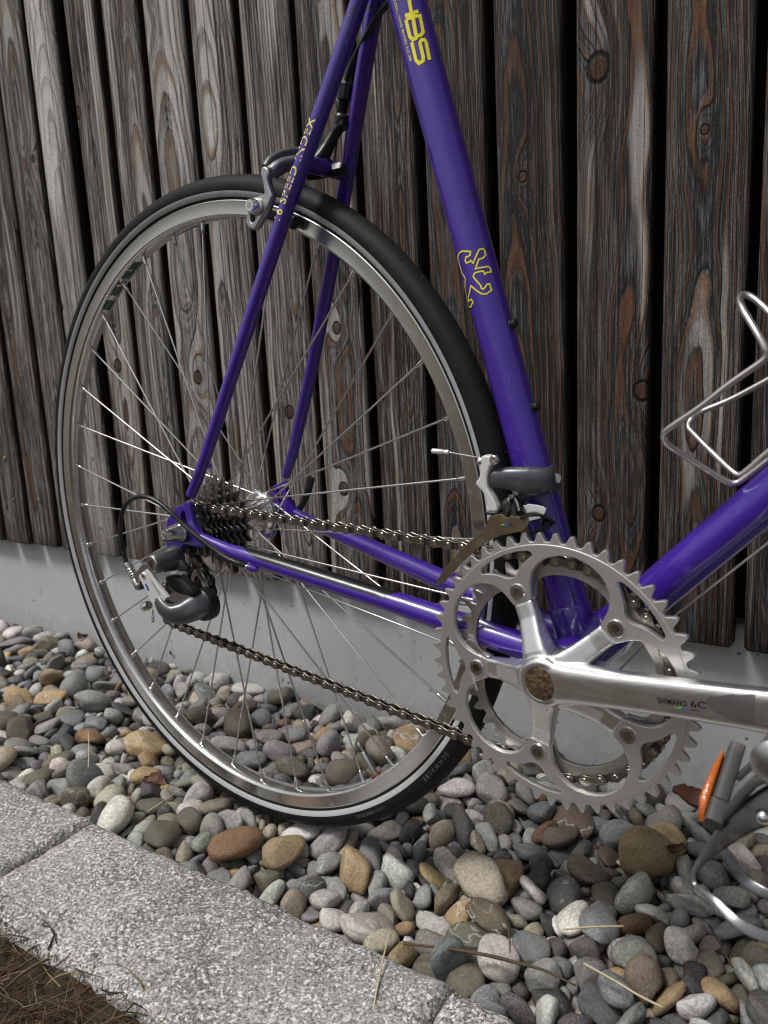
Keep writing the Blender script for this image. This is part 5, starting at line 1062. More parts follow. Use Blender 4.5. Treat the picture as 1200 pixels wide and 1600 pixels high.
TOP = (
(2620,2,2,13,0,-1,-1),(2323,2,2,10,0,-1,-1),(3393,2,1,11,0,-1,-1),(912,4,2,5,0,-1,-1),(3396,2,1,15,0,-1,-1),(4061,5,1,15,0,-1,-1),(24,2,2,5,0,-1,-1),(3171,2,1,11,0,-1,-1),(4244,1,2,7,0,-1,-1),(2019,0,2,4,0,-1,-1),
(2249,2,2,10,0,-1,-1),(4987,2,1,13,0,-1,-1),(5134,5,2,7,0,-1,-1),(1141,0,1,15,0,-1,-1),(1359,5,2,6,0,-1,-1),(3879,1,1,14,0,-1,-1),(4025,1,1,11,1,1,1),(2103,3,2,14,0,-1,-1),(2878,2,2,9,0,-1,-1),(3803,4,1,11,0,-1,-1),
(3022,2,2,7,0,-1,-1),(4543,1,1,10,0,-1,-1),(4506,4,1,15,0,-1,-1),(3615,0,1,6,0,-1,-1),(2946,5,2,4,0,-1,-1),(5169,2,1,6,0,-1,-1),(2583,4,1,13,0,-1,-1),(796,2,2,4,0,-1,-1),(99,0,2,5,0,-1,-1),(3470,3,2,8,0,-1,-1),
(1030,1,1,12,0,-1,-1),(5096,2,2,8,0,-1,-1),(1620,4,1,13,0,-1,-1),(4284,2,1,14,0,-1,-1),(730,2,1,5,0,-1,-1),(3582,4,1,15,0,-1,-1),(3434,4,1,12,0,-1,-1),(3469,2,2,8,0,-1,-1),(1844,1,1,14,0,-1,-1),(1907,2,2,2,0,-1,-1),
(3580,5,1,11,0,-1,-1),(216,4,1,9,0,-1,-1),(3909,2,2,2,0,-1,-1),(4320,5,2,10,0,-1,-1),(2765,2,1,7,0,-1,-1),(4170,0,2,8,0,-1,-1),(1400,3,1,15,0,-1,-1),(3063,2,1,9,0,-1,-1),(2276,4,2,3,0,-1,-1),(395,4,2,2,0,-1,-1),
(3731,1,1,9,0,-1,-1),(3135,1,1,6,0,-1,-1),(2573,2,2,2,0,-1,-1),(25,5,1,5,0,-1,-1),(5022,4,1,8,0,-1,-1),(3236,2,2,0,0,-1,-1),(3725,2,2,2,0,-1,-1),(617,2,2,7,0,-1,-1),(2953,2,1,15,0,-1,-1),(2584,2,1,12,0,-1,-1),(4356,3,2,8,0,-1,-1),
(173,4,1,7,0,-1,-1),(2984,4,1,2,0,-1,-1),(5056,2,2,2,1,4,5),(2466,0,1,5,0,-1,-1),(3901,1,2,3,0,-1,-1),(2764,5,1,7,0,-1,-1),(2247,2,1,6,0,-1,-1),(5017,0,1,2,0,-1,-1),(3357,5,1,6,0,-1,-1),(4468,5,0,11,0,-1,-1),(3359,4,1,11,0,-1,-1),
(3212,5,2,15,0,-1,-1),(96,4,2,2,0,-1,-1),(4285,5,1,15,0,-1,-1),(2571,2,2,2,1,5,3),(4397,1,1,12,0,-1,-1),(3835,5,1,4,0,-1,-1),(3100,1,1,9,0,-1,-1),(4018,1,1,4,0,-1,-1),(1946,1,1,2,0,-1,-1),(2802,3,1,7,0,-1,-1),(4011,2,2,3,0,-1,-1),
(4946,2,1,5,0,-1,-1),(3877,1,1,10,0,-1,-1),(437,2,2,9,0,-1,-1),(4616,2,1,8,0,-1,-1),(3843,4,1,14,0,-1,-1),(1208,5,2,5,0,-1,-1),(1206,3,2,2,0,-1,-1),(5133,2,1,6,0,-1,-1),(4132,4,1,7,0,-1,-1),(685,1,1,3,0,-1,-1),
(327,3,2,12,0,-1,-1),(4242,2,1,5,0,-1,-1),(543,3,1,7,0,-1,-1),(1622,4,0,14,0,-1,-1),(4058,5,1,11,0,-1,-1),(620,4,1,9,0,-1,-1),(2618,1,1,9,0,-1,-1),(907,2,1,3,0,-1,-1),(4351,2,1,2,3,4,0),(5167,5,1,6,0,-1,-1),(2986,0,2,7,0,-1,-1),
(4057,5,1,5,0,-1,-1),(3988,4,1,9,0,-1,-1),(1880,4,1,13,0,-1,-1),(402,3,1,12,0,-1,-1),(3131,2,1,4,0,-1,-1),(3398,0,1,15,0,-1,-1),(5063,5,1,12,0,-1,-1),(3874,2,1,7,0,-1,-1),(3211,2,1,10,0,-1,-1),(2501,2,1,4,0,-1,-1),
(1680,1,2,0,0,-1,-1),(3616,3,2,10,0,-1,-1),(3177,2,2,14,0,-1,-1),(2548,1,0,14,0,-1,-1),(3166,4,1,4,3,4,8),(4354,3,1,2,0,-1,-1),(4685,1,1,5,0,-1,-1),(1765,4,1,8,0,-1,-1),(2057,4,1,5,0,-1,-1),(1324,1,1,9,0,-1,-1),
(1906,2,2,2,0,-1,-1),(545,0,1,8,0,-1,-1),(398,5,2,8,0,-1,-1),(2694,5,1,11,0,-1,-1),(3694,4,1,12,0,-1,-1),(64,1,1,6,0,-1,-1),(4579,5,1,10,0,-1,-1),(5130,2,1,5,0,-1,-1),(1697,4,0,12,0,-1,-1),(3760,2,1,2,0,-1,-1),
(3873,2,2,7,0,-1,-1),(1646,2,2,1,0,-1,-1),(943,0,2,3,0,-1,-1),(1804,3,1,7,0,-1,-1),(3878,5,1,13,0,-1,-1),(26,4,1,5,0,-1,-1),(839,5,1,2,0,-1,-1),(438,5,1,9,0,-1,-1),(767,5,1,6,3,3,7),(1642,3,2,3,0,-1,-1),(4463,4,1,5,0,-1,-1),
(2241,1,1,4,0,-1,-1),(4687,2,0,5,0,-1,-1),(17,1,2,3,0,-1,-1),(4909,2,1,5,0,-1,-1),(3838,5,1,13,0,-1,-1),(3134,2,1,6,0,-1,-1),(1024,3,1,7,0,-1,-1),(464,2,1,3,0,-1,-1),(1390,5,1,4,0,-1,-1),(3620,2,0,14,0,-1,-1),(1796,2,1,4,0,-1,-1),
(692,0,0,6,0,-1,-1),(1361,5,0,11,0,-1,-1),(1659,0,1,12,0,-1,-1),(1252,2,1,12,0,-1,-1),(1766,1,1,8,0,-1,-1),(2122,5,2,0,0,-1,-1),(2646,3,2,1,0,-1,-1),(1541,5,2,2,0,-1,-1),(1358,0,1,6,0,-1,-1),(1982,2,1,2,1,2,2),
(2839,5,1,8,0,-1,-1),(5129,0,1,4,3,1,0),(3099,5,1,8,0,-1,-1),(2463,0,1,4,0,-1,-1),(1991,4,1,9,0,-1,-1),(5196,5,2,3,0,-1,-1),(1234,3,2,3,0,-1,-1),(2175,5,1,13,0,-1,-1),(1983,4,1,2,0,-1,-1),(908,2,1,3,0,-1,-1),(2248,3,1,6,0,-1,-1),
(5124,2,1,3,0,-1,-1),(1389,5,1,4,0,-1,-1),(5052,1,1,2,0,-1,-1),(1401,2,1,14,0,-1,-1),(2286,1,0,11,0,-1,-1),(2950,5,0,15,0,-1,-1),(5090,2,1,2,0,-1,-1),(1214,2,1,14,0,-1,-1),(4064,2,1,15,0,-1,-1),(2579,1,0,7,0,-1,-1),
(4353,5,1,2,0,-1,-1),(2692,3,0,6,0,-1,-1),(3842,2,1,14,0,-1,-1),(2951,2,0,14,0,-1,-1),(5128,2,0,4,0,-1,-1),(3015,5,2,2,0,-1,-1),(3500,4,1,2,0,-1,-1),(5165,0,0,4,0,-1,-1),(4910,5,1,6,0,-1,-1),(3648,1,1,2,0,-1,-1),
(5168,1,0,8,0,-1,-1),(1726,4,1,2,0,-1,-1),(211,4,1,8,0,-1,-1),(1689,3,2,2,0,-1,-1),(501,4,1,4,2,4,8),(2090,2,2,4,0,-1,-1),(2312,0,2,3,0,-1,-1),(4283,1,0,11,0,-1,-1),(2905,1,1,3,0,-1,-1),(647,5,2,1,0,-1,-1),(2051,5,1,3,0,-1,-1),
(1050,1,1,0,0,-1,-1),(5094,2,1,2,0,-1,-1),(2838,5,1,2,0,-1,-1),(1831,1,1,3,0,-1,-1),(4245,0,1,8,0,-1,-1),(4729,2,1,15,0,-1,-1),(722,1,1,4,0,-1,-1),(3544,5,1,9,0,-1,-1),(4876,4,0,9,0,-1,-1),(4689,2,0,6,0,-1,-1),
(2505,1,0,6,0,-1,-1),(1210,2,0,7,0,-1,-1),(1326,5,1,9,0,-1,-1),(4501,4,0,5,0,-1,-1),(4091,2,1,2,0,-1,-1),(4801,4,0,10,0,-1,-1),(2690,0,0,6,0,-1,-1),(140,5,1,10,0,-1,-1),(1164,2,1,3,0,-1,-1),(1313,4,1,1,0,-1,-1),
(3043,5,2,0,0,-1,-1),(66,5,0,11,0,-1,-1),(1392,2,1,5,0,-1,-1),(1801,3,2,7,0,-1,-1),(4635,1,2,0,0,-1,-1),(2616,5,1,8,0,-1,-1),(3046,5,1,0,0,-1,-1),(4023,4,0,6,0,-1,-1),(4094,4,0,5,0,-1,-1),(1084,1,1,0,0,-1,-1),(658,1,1,9,0,-1,-1),
(1053,1,1,1,0,-1,-1),(2162,2,2,1,0,-1,-1),(1282,2,1,2,0,-1,-1),(2100,0,0,10,0,-1,-1),(276,2,1,3,0,-1,-1),(1355,4,0,4,0,-1,-1),(2916,2,0,11,0,-1,-1),(3083,1,1,0,0,-1,-1),(3436,5,1,14,0,-1,-1),(4717,1,1,3,0,-1,-1),
(4161,2,1,1,0,-1,-1),(2727,3,0,6,0,-1,-1),(4754,4,1,4,0,-1,-1),(1609,4,2,3,0,-1,-1),(4269,0,2,3,0,-1,-1),(1215,4,1,14,0,-1,-1),(5059,3,1,8,0,-1,-1),(719,3,1,3,0,-1,-1),(1092,2,2,1,0,-1,-1),(5162,0,1,4,3,1,7),(3535,2,1,2,0,-1,-1),
(4125,2,0,3,0,-1,-1),(881,3,1,9,0,-1,-1),(4049,5,1,3,0,-1,-1),(239,5,1,3,0,-1,-1),(771,2,1,14,0,-1,-1),(2244,2,1,4,0,-1,-1),(4654,3,1,9,0,-1,-1),(1582,5,1,6,1,0,8),(5123,2,1,3,0,-1,-1),(2163,5,1,4,0,-1,-1),(3646,0,1,2,0,-1,-1),
(3802,0,1,11,0,-1,-1),(2283,0,0,2,0,-1,-1),(2396,1,0,8,0,-1,-1),(379,1,1,0,0,-1,-1),(1131,5,0,4,0,-1,-1),(4345,5,1,4,0,-1,-1),(5057,2,1,2,0,-1,-1),(5135,1,1,11,1,5,1),(3464,3,1,2,0,-1,-1),(794,1,1,4,0,-1,-1),(3168,1,0,5,0,-1,-1),
(1360,0,0,11,0,-1,-1),(4856,1,1,0,1,5,0),(1987,5,1,8,0,-1,-1),(3322,2,1,9,0,-1,-1),(3389,5,1,4,0,-1,-1),(3936,1,1,0,1,1,1),(2731,1,0,15,0,-1,-1),(1468,1,1,7,0,-1,-1),(2913,0,0,6,0,-1,-1),(3715,5,2,0,0,-1,-1),(3284,2,0,8,0,-1,-1),
(2212,3,1,9,0,-1,-1),(837,5,1,2,0,-1,-1),(179,0,1,12,0,-1,-1),(495,2,1,3,0,-1,-1),(3285,1,1,9,0,-1,-1),(2719,2,1,3,0,-1,-1),(2954,4,0,14,0,-1,-1),
)
SHAPES = ('long', 'round', 'oval', 'flat long', 'flat round', 'flat oval')
SIZES = ('small', 'medium', 'large')
COLOURS = ('grey', 'blue-grey', 'dark grey', 'pale grey', 'tan', 'brown', 'olive brown', 'white', 'ochre', 'rust orange', 'black')
ZONES = ('by the plinth behind the wheel', 'at the plinth behind the spokes', 'behind the lower spokes', 'by the far kerb stone',
         'between tyre and kerb joint', 'between tyre and long kerb stone', 'along the kerb', 'below the tyre tread',
         'under the big chainring', 'at the plinth near the pedal', 'below the chainring', 'near the dry twig',
         'beneath the toe clip', 'between chainring and toe clip', 'in the bottom corner', 'near the pale straws')
RELS = ('', 'beside', 'above', 'below')
def label(ci, vein, speck, band, shp, code):
    pat = 'veined ' if vein else 'speckled ' if speck else 'banded ' if band else ''
    t_ = ('' if code[1] else SIZES[shp[1]] + ' ') + pat + SHAPES[shp[0]] + ' ' + COLOURS[ci] + ' pebble '
    if code[1]:
        t_ += RELS[code[1]] + ' a ' + SHAPES[code[2]].split()[-1] + ' ' + COLOURS[code[3]] + ' one '
    return t_ + ZONES[code[0]]
PALETTE = ((.265, .262, .248), (.205, .214, .225), (.075, .075, .076), (.45, .445, .425), (.32, .28, .21), (.125, .095, .063), (.125, .113, .075), (.66, .645, .60), (.38, .27, .13), (.22, .11, .05), (.024, .024, .025))

TOPD = {r[0]: r[1:] for r in TOP}
def ico(n):
    bm = bmesh.new()
    bmesh.ops.create_icosphere(bm, subdivisions=n, radius=1)
    bm.verts.ensure_lookup_table()
    d = np.array([v.co[:] for v in bm.verts])
    f = [tuple(v.index for v in q.verts) for q in bm.faces]
    bm.free()
    return d / np.linalg.norm(d, axis=1)[:, None], f
ICO = {n: ico(n) for n in (2, 3, 4)}

def set_attrs(m, pco, tint, mark):
    a = m.attributes.new('pco', 'FLOAT_VECTOR', 'POINT')
    a.data.foreach_set('vector', np.asarray(pco, np.float32).ravel())
    a = m.attributes.new('tint', 'FLOAT_COLOR', 'POINT')
    a.data.foreach_set('color', np.asarray(tint, np.float32).ravel())
    a = m.attributes.new('mark', 'FLOAT_VECTOR', 'POINT')
    a.data.foreach_set('vector', np.asarray(mark, np.float32).ravel())

from mathutils import Quaternion
sv, sf, sp_, st, sm = [], [], [], [], []
nv = 0
for i, s, t_, z, qx, qy, qz, ci in PEB:
    big = i in TOPD
    dirs, faces = ICO[3 if big else 2]
    p = pebble_shape(i, dirs)
    qx, qy, qz = qx / 1e3, qy / 1e3, qz / 1e3
    Rm = np.array(Quaternion((math.sqrt(max(0, 1 - qx * qx - qy * qy - qz * qz)), qx, qy, qz)).normalized().to_matrix())
    r_ = np.random.RandomState(i)
    off = r_.uniform(-3, 3, 3)
    pco = p + off
    tn = np.array(PALETTE[ci]) * math.exp(r_.normal(0, .17)) * np.exp(r_.normal(0, .035, 3))
    mr = np.random.RandomState(7000 + i)
    rv, amt = mr.rand(), mr.uniform(.3, .9)
    mk = (amt if rv < .16 else 0, amt if .16 <= rv < .36 else 0, amt if .36 <= rv < .48 else 0)
    if big:
        cd = TOPD[i]
        text = label(ci, mk[0] > 0, mk[1] > 0, mk[2] > 0, cd[:2], cd[2:])
    tint = np.tile(np.append(tn, 1), (len(p), 1))
    mark = np.tile(np.array(mk), (len(p), 1))
    q = p @ Rm.T
    base = np.array((s / 5e3, t_ / 5e3, z / 5e3 + .3405))
    if big:
        m = bpy.data.meshes.new('pebble')
        m.from_pydata(q.tolist(), [], faces)
        set_attrs(m, pco, tint, mark)
        ob = link('pebble', m, 'pebble', None, 180)
        ob.location = wl3(*base)
        ob.rotation_euler = (0, 0, WA)
        tag(ob, text, 'pebble', 'river pebbles between kerb and wall')
    else:
        sv.append(q + base)
        sf += [tuple(x + nv for x in f) for f in faces]
        sp_.append(pco)
        st.append(tint)
        sm.append(mark)
        nv += len(q)
m = bpy.data.meshes.new('gravel')
m.from_pydata(np.concatenate(sv).tolist(), [], sf)
set_attrs(m, np.concatenate(sp_), np.concatenate(st), np.concatenate(sm))
gv_ = link('gravel', m, 'pebble', None, 180)
gv_.rotation_euler = (0, 0, WA)
tag(gv_, 'smaller river pebbles filling the strip along the wall', kind='stuff')

# ------------------------------------------------------------------ the bicycle (metres from the rear axle; x forward, y towards the wall, z up)
BM = Matrix([list(r) for r in [[0.999642, 1e-05, 0.026758], [0.0, 1.0, -0.000369], [-0.026758, 0.000369, 0.999642]]])
bike = tag(empty('bicycle'), 'purple steel racing bicycle leaning upright on the pebbles in front of the boards', 'bicycle')
bike.matrix_world = Matrix.Translation(Vector((0, 0, .335)) + BM @ Vector((0, 0, -.341))) @ BM.to_4x4()
def part(o):
    o.parent = bike
    o.location = (0, 0, .341)
    return o
BX, BZ, RY, PH, SA, DA = 0.39504, -0.06218, -0.04792, 0.7743, 1.87219, 0.82595
BBC = np.array((BX, 0, BZ))
sdir = np.array((math.cos(SA), 0, math.sin(SA)))
ddir = np.array((math.cos(DA), 0, math.sin(DA)))
YAX = np.array((0, 1., 0))

# --- frame
mb = MB().lathe([(.017, -.0345), (.0195, -.034), (.0198, -.030), (.0198, .030), (.0195, .034), (.017, .0345)], BBC, YAX, 40)
frame = part(mb.obj('frame', 'paint', None, 40))
tag(frame, 'purple painted steel frame with bottom bracket shell')
def tube_part(name, a, b, r, seg=40):
    return MB().tube([a, b] if not hasattr(a[0], '__len__') else a, r, seg).obj(name, 'paint', frame, 50)
def along(d, t_): return BBC + d * t_
tube_part('seat_tube', [along(sdir, x) for x in (.0, .12, .2, .3, .62)], 0) if False else None
MB().tube([along(sdir, x) for x in (.010, .12, .2, .3, .60)], [.0150, .0150, .0148, .0146, .0146], 48).obj('seat_tube', 'paint', frame, 60)
MB().tube([along(ddir, x) for x in (.010, .2, .4, .60)], .0152, 48).obj('down_tube', 'paint', frame, 60)
for nm, d in (('seat_lug', sdir), ('down_lug', ddir)):
    pr = [(.0166, .014), (.0167, .030), (.0164, .038), (.0152, .040)]
    MB().lathe(pr, BBC, d, 40).obj('lug', 'paint', frame, 60)
SS = [(.0130, -.0655, .0370), (.0338, -.0615, .0740), (.0790, -.0510, .1690), (.1330, -.0350, .2880), (.1654, -.0225, .3592), (.1998, -.0103, .4354), (.2230, -.0075, .487)]
CS = [(.0250, -.0655, -.0040), (.0600, -.062, -.0120), (.1015, -.057, -.0179), (.255, -.036, -.0410), (.353, -.026, -.0557), (.385, -.022, -.0600)]
for sg in (1, -1):
    f = lambda pts: [np.array((p[0], p[1] * sg, p[2])) for p in pts]
    q = cat_rom(f(SS), 6)
    MB().tube(q, np.interp(np.linspace(0, 1, len(q)), [0, .1, .45, .7, 1], [.0050, .0055, .0068, .0071, .0071]), 32).obj('seat_stay', 'paint', frame, 60)
    q = cat_rom(f(CS), 6)
    MB().tube(q, np.interp(np.linspace(0, 1, len(q)), [0, .2, .6, .85, 1], [.0052, .0062, .0100, .0112, .0112]), 32).obj('chain_stay', 'paint', frame, 60)
DO = [(0.0037,-0.0655,0.0278), (-0.0037,-0.0655,0.0257), (-0.0115,-0.0655,0.0207), (-0.0163,-0.0655,0.0162), (-0.0234,-0.0655,0.0101), (-0.027,-0.0655,0.003), (-0.0292,-0.0655,-0.0121),
      (-0.0294,-0.0655,-0.0176), (-0.0291,-0.0655,-0.023), (-0.0273,-0.0655,-0.0323), (-0.0195,-0.0655,-0.0373), (-0.0105,-0.0655,-0.0325), (-0.0069,-0.0655,-0.0212), (-0.0018,-0.0655,-0.0139), (0.0103,-0.0655,-0.0136), (0.0223,-0.0655,-0.0132), (0.0323,-0.0655,-0.0112),
      (0.0338,-0.0655,-0.0065), (0.0285,-0.0655,-0.002), (0.0232,-0.0655,0.0018), (0.0182,-0.0655,0.009), (0.0157,-0.0655,0.0171), (0.0142,-0.0655,0.0247), (0.0138,-0.0655,0.0291), (0.0101,-0.0655,0.0313)]
DH = [(0.0001,-0.0655,0.0199), (0.0048,-0.0655,0.0211), (0.0061,-0.0655,0.0121), (0.0097,-0.0655,0.0047), (0.011,-0.0655,-0.0003), (0.0027,-0.0655,0.0052), (-0.0017,-0.0655,0.0139)]
for sg in (1, -1):
    ob = link('dropout', plate_mesh([rounded(xz(DO), 3), rounded(xz(DH), 3)], -.0655 * sg, .0062, .0009), 'paint', frame, 40)
# brake bridge, cable stops, bosses, chain peg
MB().tube([(.1500, -.030, .3265), (.1500, .030, .3265)], .0072, 24).obj('brake_bridge', 'paint', frame, 60)
a = (0.0892,-0.0655,-0.0237)
b = (0.0988,-0.0625,-0.0257)
MB().lathe([(.0027, 0), (.0034, .0006), (.0034, .009), (.0024, .011)], a, np.array(b) - np.array(a), 18).obj('cable_stop', 'paint', frame, 40)
MB().lathe([(1e-6, 0), (.0022, .0003), (.0022, .0022), (.0012, .003), (.0012, .005)], a, np.array(a) - np.array(b), 18).obj('cable_ferrule', 'steel', frame, 40)
p = np.array((0.0379,-0.06,0.0676))
MB().ball(p, .0026).obj('chain_peg', 'paint', frame, 180)
fr = np.array((math.sin(SA), 0, -math.cos(SA)))
for (u, r_) in (((0.331,0,0.188), .0035), ((0.3499,0,0.126), .0035)):
    tt = (np.array(u) - BBC) @ sdir
    c = along(sdir, tt) + fr * .0142
    MB().lathe([(.0042, -.001), (.0042, .0012), (.0033, .0016), (.0033, .0042), (.0022, .0050), (.0010, .0050), (.0009, .0035), (1e-6, .0035)], c, fr, 20).obj('bottle_boss', 'black', frame, 40)
for (u, r_) in (((0.3478,-0.0131,0.1131), .0012), ((0.3086,0.0108,0.2874), .0008)):
    pass
# chain stay protector film
q = cat_rom([np.array(p) for p in CS], 10)
L_ = np.cumsum([0] + [np.linalg.norm(q[i + 1] - q[i]) for i in range(len(q) - 1)])
rq = np.interp(np.linspace(0, 1, len(q)), [0, .2, .6, .85, 1], [.0052, .0062, .0100, .0112, .0112])
V, F = [], []
xs = np.linspace(.075, .243, 40)
for i, x in enumerate(xs):
    cx = [np.interp(x, [p[0] for p in q], [p[k] for p in q]) for k in range(3)]
    r_ = float(np.interp(x, [p[0] for p in q], rq)) + .00025
    T = unit(np.array((.353, -.026, -.0557)) - np.array((.06, -.062, -.012)))
    w = unit(np.cross(T, (0, 0, 1)))      # sideways, towards the camera side or away
    w = w if w[1] < 0 else -w
    up = np.cross(w, T)
    up = up if up[2] > 0 else -up
    u_ = i / 39
    lo = 22 + 10 * max(0, u_ * 1.0 - .0) * .4 + 70 * max(0, 1 - u_ / .16) ** 1.5 + 55 * max(0, (u_ - .93) / .07) ** 1.2
    for k in range(15):
        an = rad(lo + (165 - lo) * k / 14)
        V.append(np.array(cx) + r_ * (math.cos(an) * w + math.sin(an) * up))
for i in range(39):
    for k in range(14):
        F.append((i * 15 + k, i * 15 + k + 1, (i + 1) * 15 + k + 1, (i + 1) * 15 + k))
MB().add(V, F).obj('stay_protector', 'film', frame, 180)

# --- printed decals on the tubes
snorm = lambda p: (lambda d: d - sdir * (d @ sdir))(np.array(p) - BBC)
def stroke_obj(name, strokes, width, mat, parent, nfun=snorm, closed=False):
    mb = MB()
    for s_ in strokes:
        pts = []
        for a, b in zip(s_[:-1], s_[1:]):
            a, b = np.array(a), np.array(b)
            n_ = max(1, int(np.linalg.norm(b - a) / .002))
            pts += [a + (b - a) * k / n_ for k in range(n_)]
        pts.append(np.array(s_[-1]))
        # push every point onto the tube
        pts = [p + unit(nfun(p)) * (.01482 - np.linalg.norm(nfun(p))) for p in pts] if nfun is snorm else pts
        ribbon(mb, pts, width, nfun)
    return mb.obj(name, mat, parent, 180)
H_ = [[(0.2504,-0.0117,0.4336), (0.2533,-0.0125,0.4206), (0.2541,-0.0125,0.4178)], [(0.2495,-0.0145,0.4165), (0.2539,-0.0128,0.4168), (0.2578,-0.009,0.4189)]]
B_ = [[(0.2503,-0.0145,0.4135), (0.259,-0.0088,0.4156), (0.2621,-0.0095,0.4037), (0.2613,-0.0109,0.4015), (0.2584,-0.0131,0.4006), (0.2554,-0.0125,0.4136)], [(0.2503,-0.0145,0.4135), (0.2536,-0.0146,0.4014), (0.256,-0.0142,0.3987), (0.2583,-0.0134,0.3993), (0.2586,-0.0129,0.401)]]
S_ = [[(0.2552,-0.0145,0.3971), (0.2588,-0.0146,0.3841), (0.2614,-0.0142,0.3814), (0.2641,-0.013,0.3828), (0.2641,-0.0126,0.3851), (0.2611,-0.0124,0.3958), (0.2619,-0.0114,0.3978), (0.2635,-0.01,0.398), (0.2645,-0.0094,0.3962), (0.2679,-0.0101,0.3833)]]
stroke_obj('decal_letter', H_, .0026, 'yellow', frame)
stroke_obj('decal_letter', B_, .0026, 'yellow', frame)
stroke_obj('decal_letter', S_, .0026, 'yellow', frame)
LION = [(0.2952,-0.014,0.2428), (0.2979,-0.0147,0.2437), (0.305,-0.0141,0.2428), (0.305,-0.0143,0.2405), (0.3033,-0.0147,0.2393), (0.3014,-0.0148,0.2392), (0.3008,-0.0147,0.2367), (0.3019,-0.0148,0.2347), (0.3041,-0.0147,0.2353), (0.3052,-0.0145,0.2363), (0.3074,-0.0141,0.2343), (0.3088,-0.0131,0.2384), (0.3105,-0.0108,0.2439), (0.3126,-0.0082,0.2446), (0.3135,-0.0075,0.2429),
        (0.3136,-0.0081,0.2415), (0.3143,-0.0075,0.2403), (0.3137,-0.0093,0.2382), (0.3128,-0.0105,0.2373), (0.311,-0.0121,0.2369), (0.3093,-0.014,0.23), (0.3131,-0.012,0.2307), (0.3167,-0.0082,0.2313), (0.3179,-0.007,0.2299), (0.3186,-0.0072,0.2273), (0.3168,-0.0098,0.2271), (0.3157,-0.0112,0.2257), (0.3145,-0.0115,0.2281), (0.3117,-0.0133,0.2278), (0.3087,-0.0144,0.2268), (0.3077,-0.0147,0.2246),
        (0.3101,-0.0145,0.2216), (0.3136,-0.0138,0.2177), (0.3141,-0.0138,0.2158), (0.3155,-0.0134,0.2148), (0.3167,-0.0126,0.2161), (0.3177,-0.0114,0.2184), (0.3191,-0.0101,0.2186), (0.3197,-0.0101,0.2165), (0.3207,-0.0099,0.2141), (0.319,-0.0118,0.2123), (0.3179,-0.0128,0.2112), (0.3143,-0.0142,0.2116), (0.3107,-0.0147,0.2141), (0.3056,-0.0146,0.218), (0.3039,-0.0138,0.2132), (0.3017,-0.0121,0.2096), (0.3015,-0.0115,0.2072), (0.3056,-0.0139,0.2081),
        (0.3072,-0.0142,0.2059), (0.3051,-0.0131,0.2042), (0.3045,-0.0125,0.2028), (0.2999,-0.0085,0.2031), (0.2995,-0.0097,0.2074), (0.2986,-0.0108,0.2141), (0.2986,-0.0116,0.2174), (0.3002,-0.0137,0.2238), (0.2963,-0.0124,0.2283), (0.294,-0.0123,0.2351), (0.2927,-0.0124,0.2399), (0.2952,-0.014,0.2428)]
stroke_obj('decal_emblem', [LION], .00105, 'yellow', frame)

def wrap_text(name, s, size, A, d, r, th0, u0, mat, parent, flip=1, spacing=1.0, squeeze=1.0, ref=None):
    """text running along a tube: axis point A, direction d; th0 the angle of its base line about the axis"""
    me = text_mesh(s, size, 0, spacing, .00004)
    d = unit(d)
    e1 = unit(np.array(ref) - d * (np.array(ref) @ d))
    e2 = np.cross(d, e1)
    for v in me.vertices:
        u, w = u0 + v.co.x * squeeze, v.co.y
        an = th0 + flip * w / r
        p = np.array(A) + d * u + r * (math.cos(an) * e1 + math.sin(an) * e2)
        v.co = p
    me.update()
    return link(name, me, mat, parent, 0)
# model words down the seat tube (small) and up the seat stay
p0 = np.array((0.2411,-0.0148,0.4291)) - BBC
p1 = np.array((0.2567,-0.0148,0.3801)) - BBC
e1 = np.array((0, -1., 0))
e2 = np.cross(-sdir, e1)
def tang(p):
    p = p - sdir * (p @ sdir)
    return math.atan2(p @ e2, p @ e1)
ln = (p0 - p1) @ sdir
tx = wrap_text('decal_lettering', 'PEUGEOT HAND BRAZED SYSTEM', .0030, along(sdir, p0 @ sdir + .004), -sdir, .01485, (tang(p0) + tang(p1)) / 2, 0, 'paleyellow', frame, 1, 1.12, 1.0, e1)
xs_ = [v.co for v in tx.data.vertices]
sd_ = unit(np.array(SS[4]) - np.array(SS[3]))
SQ = cat_rom([np.array(p) for p in SS], 6)
SRQ = np.interp(np.linspace(0, 1, len(SQ)), [0, .1, .45, .7, 1], [.0050, .0055, .0068, .0071, .0071])
SZ = [p[2] for p in SQ]
me = text_mesh('16 SPEED INDEX', .0112, 0, 1.1, .00014)
xm = max(v.co.x for v in me.vertices)
for v in me.vertices:
    zz = .2800 + v.co.x / xm * .0775
    ax_ = np.array([np.interp(zz, SZ, [p[k] for p in SQ]) for k in range(3)])
    rs_ = float(np.interp(zz, SZ, SRQ)) + .0004
    e1_ = np.array((.30, -1., .15))
    e1_ = unit(e1_ - sd_ * (e1_ @ sd_))
    e2_ = np.cross(sd_, e1_)
    e2_ = e2_ if e2_[0] < 0 else -e2_
    an = (v.co.y - .0016) / .0072
    v.co = Vector(ax_ + rs_ * (math.cos(an) * e1_ + math.sin(an) * e2_))
me.update()
link('decal_lettering', me, 'paleyellow', frame, 0)

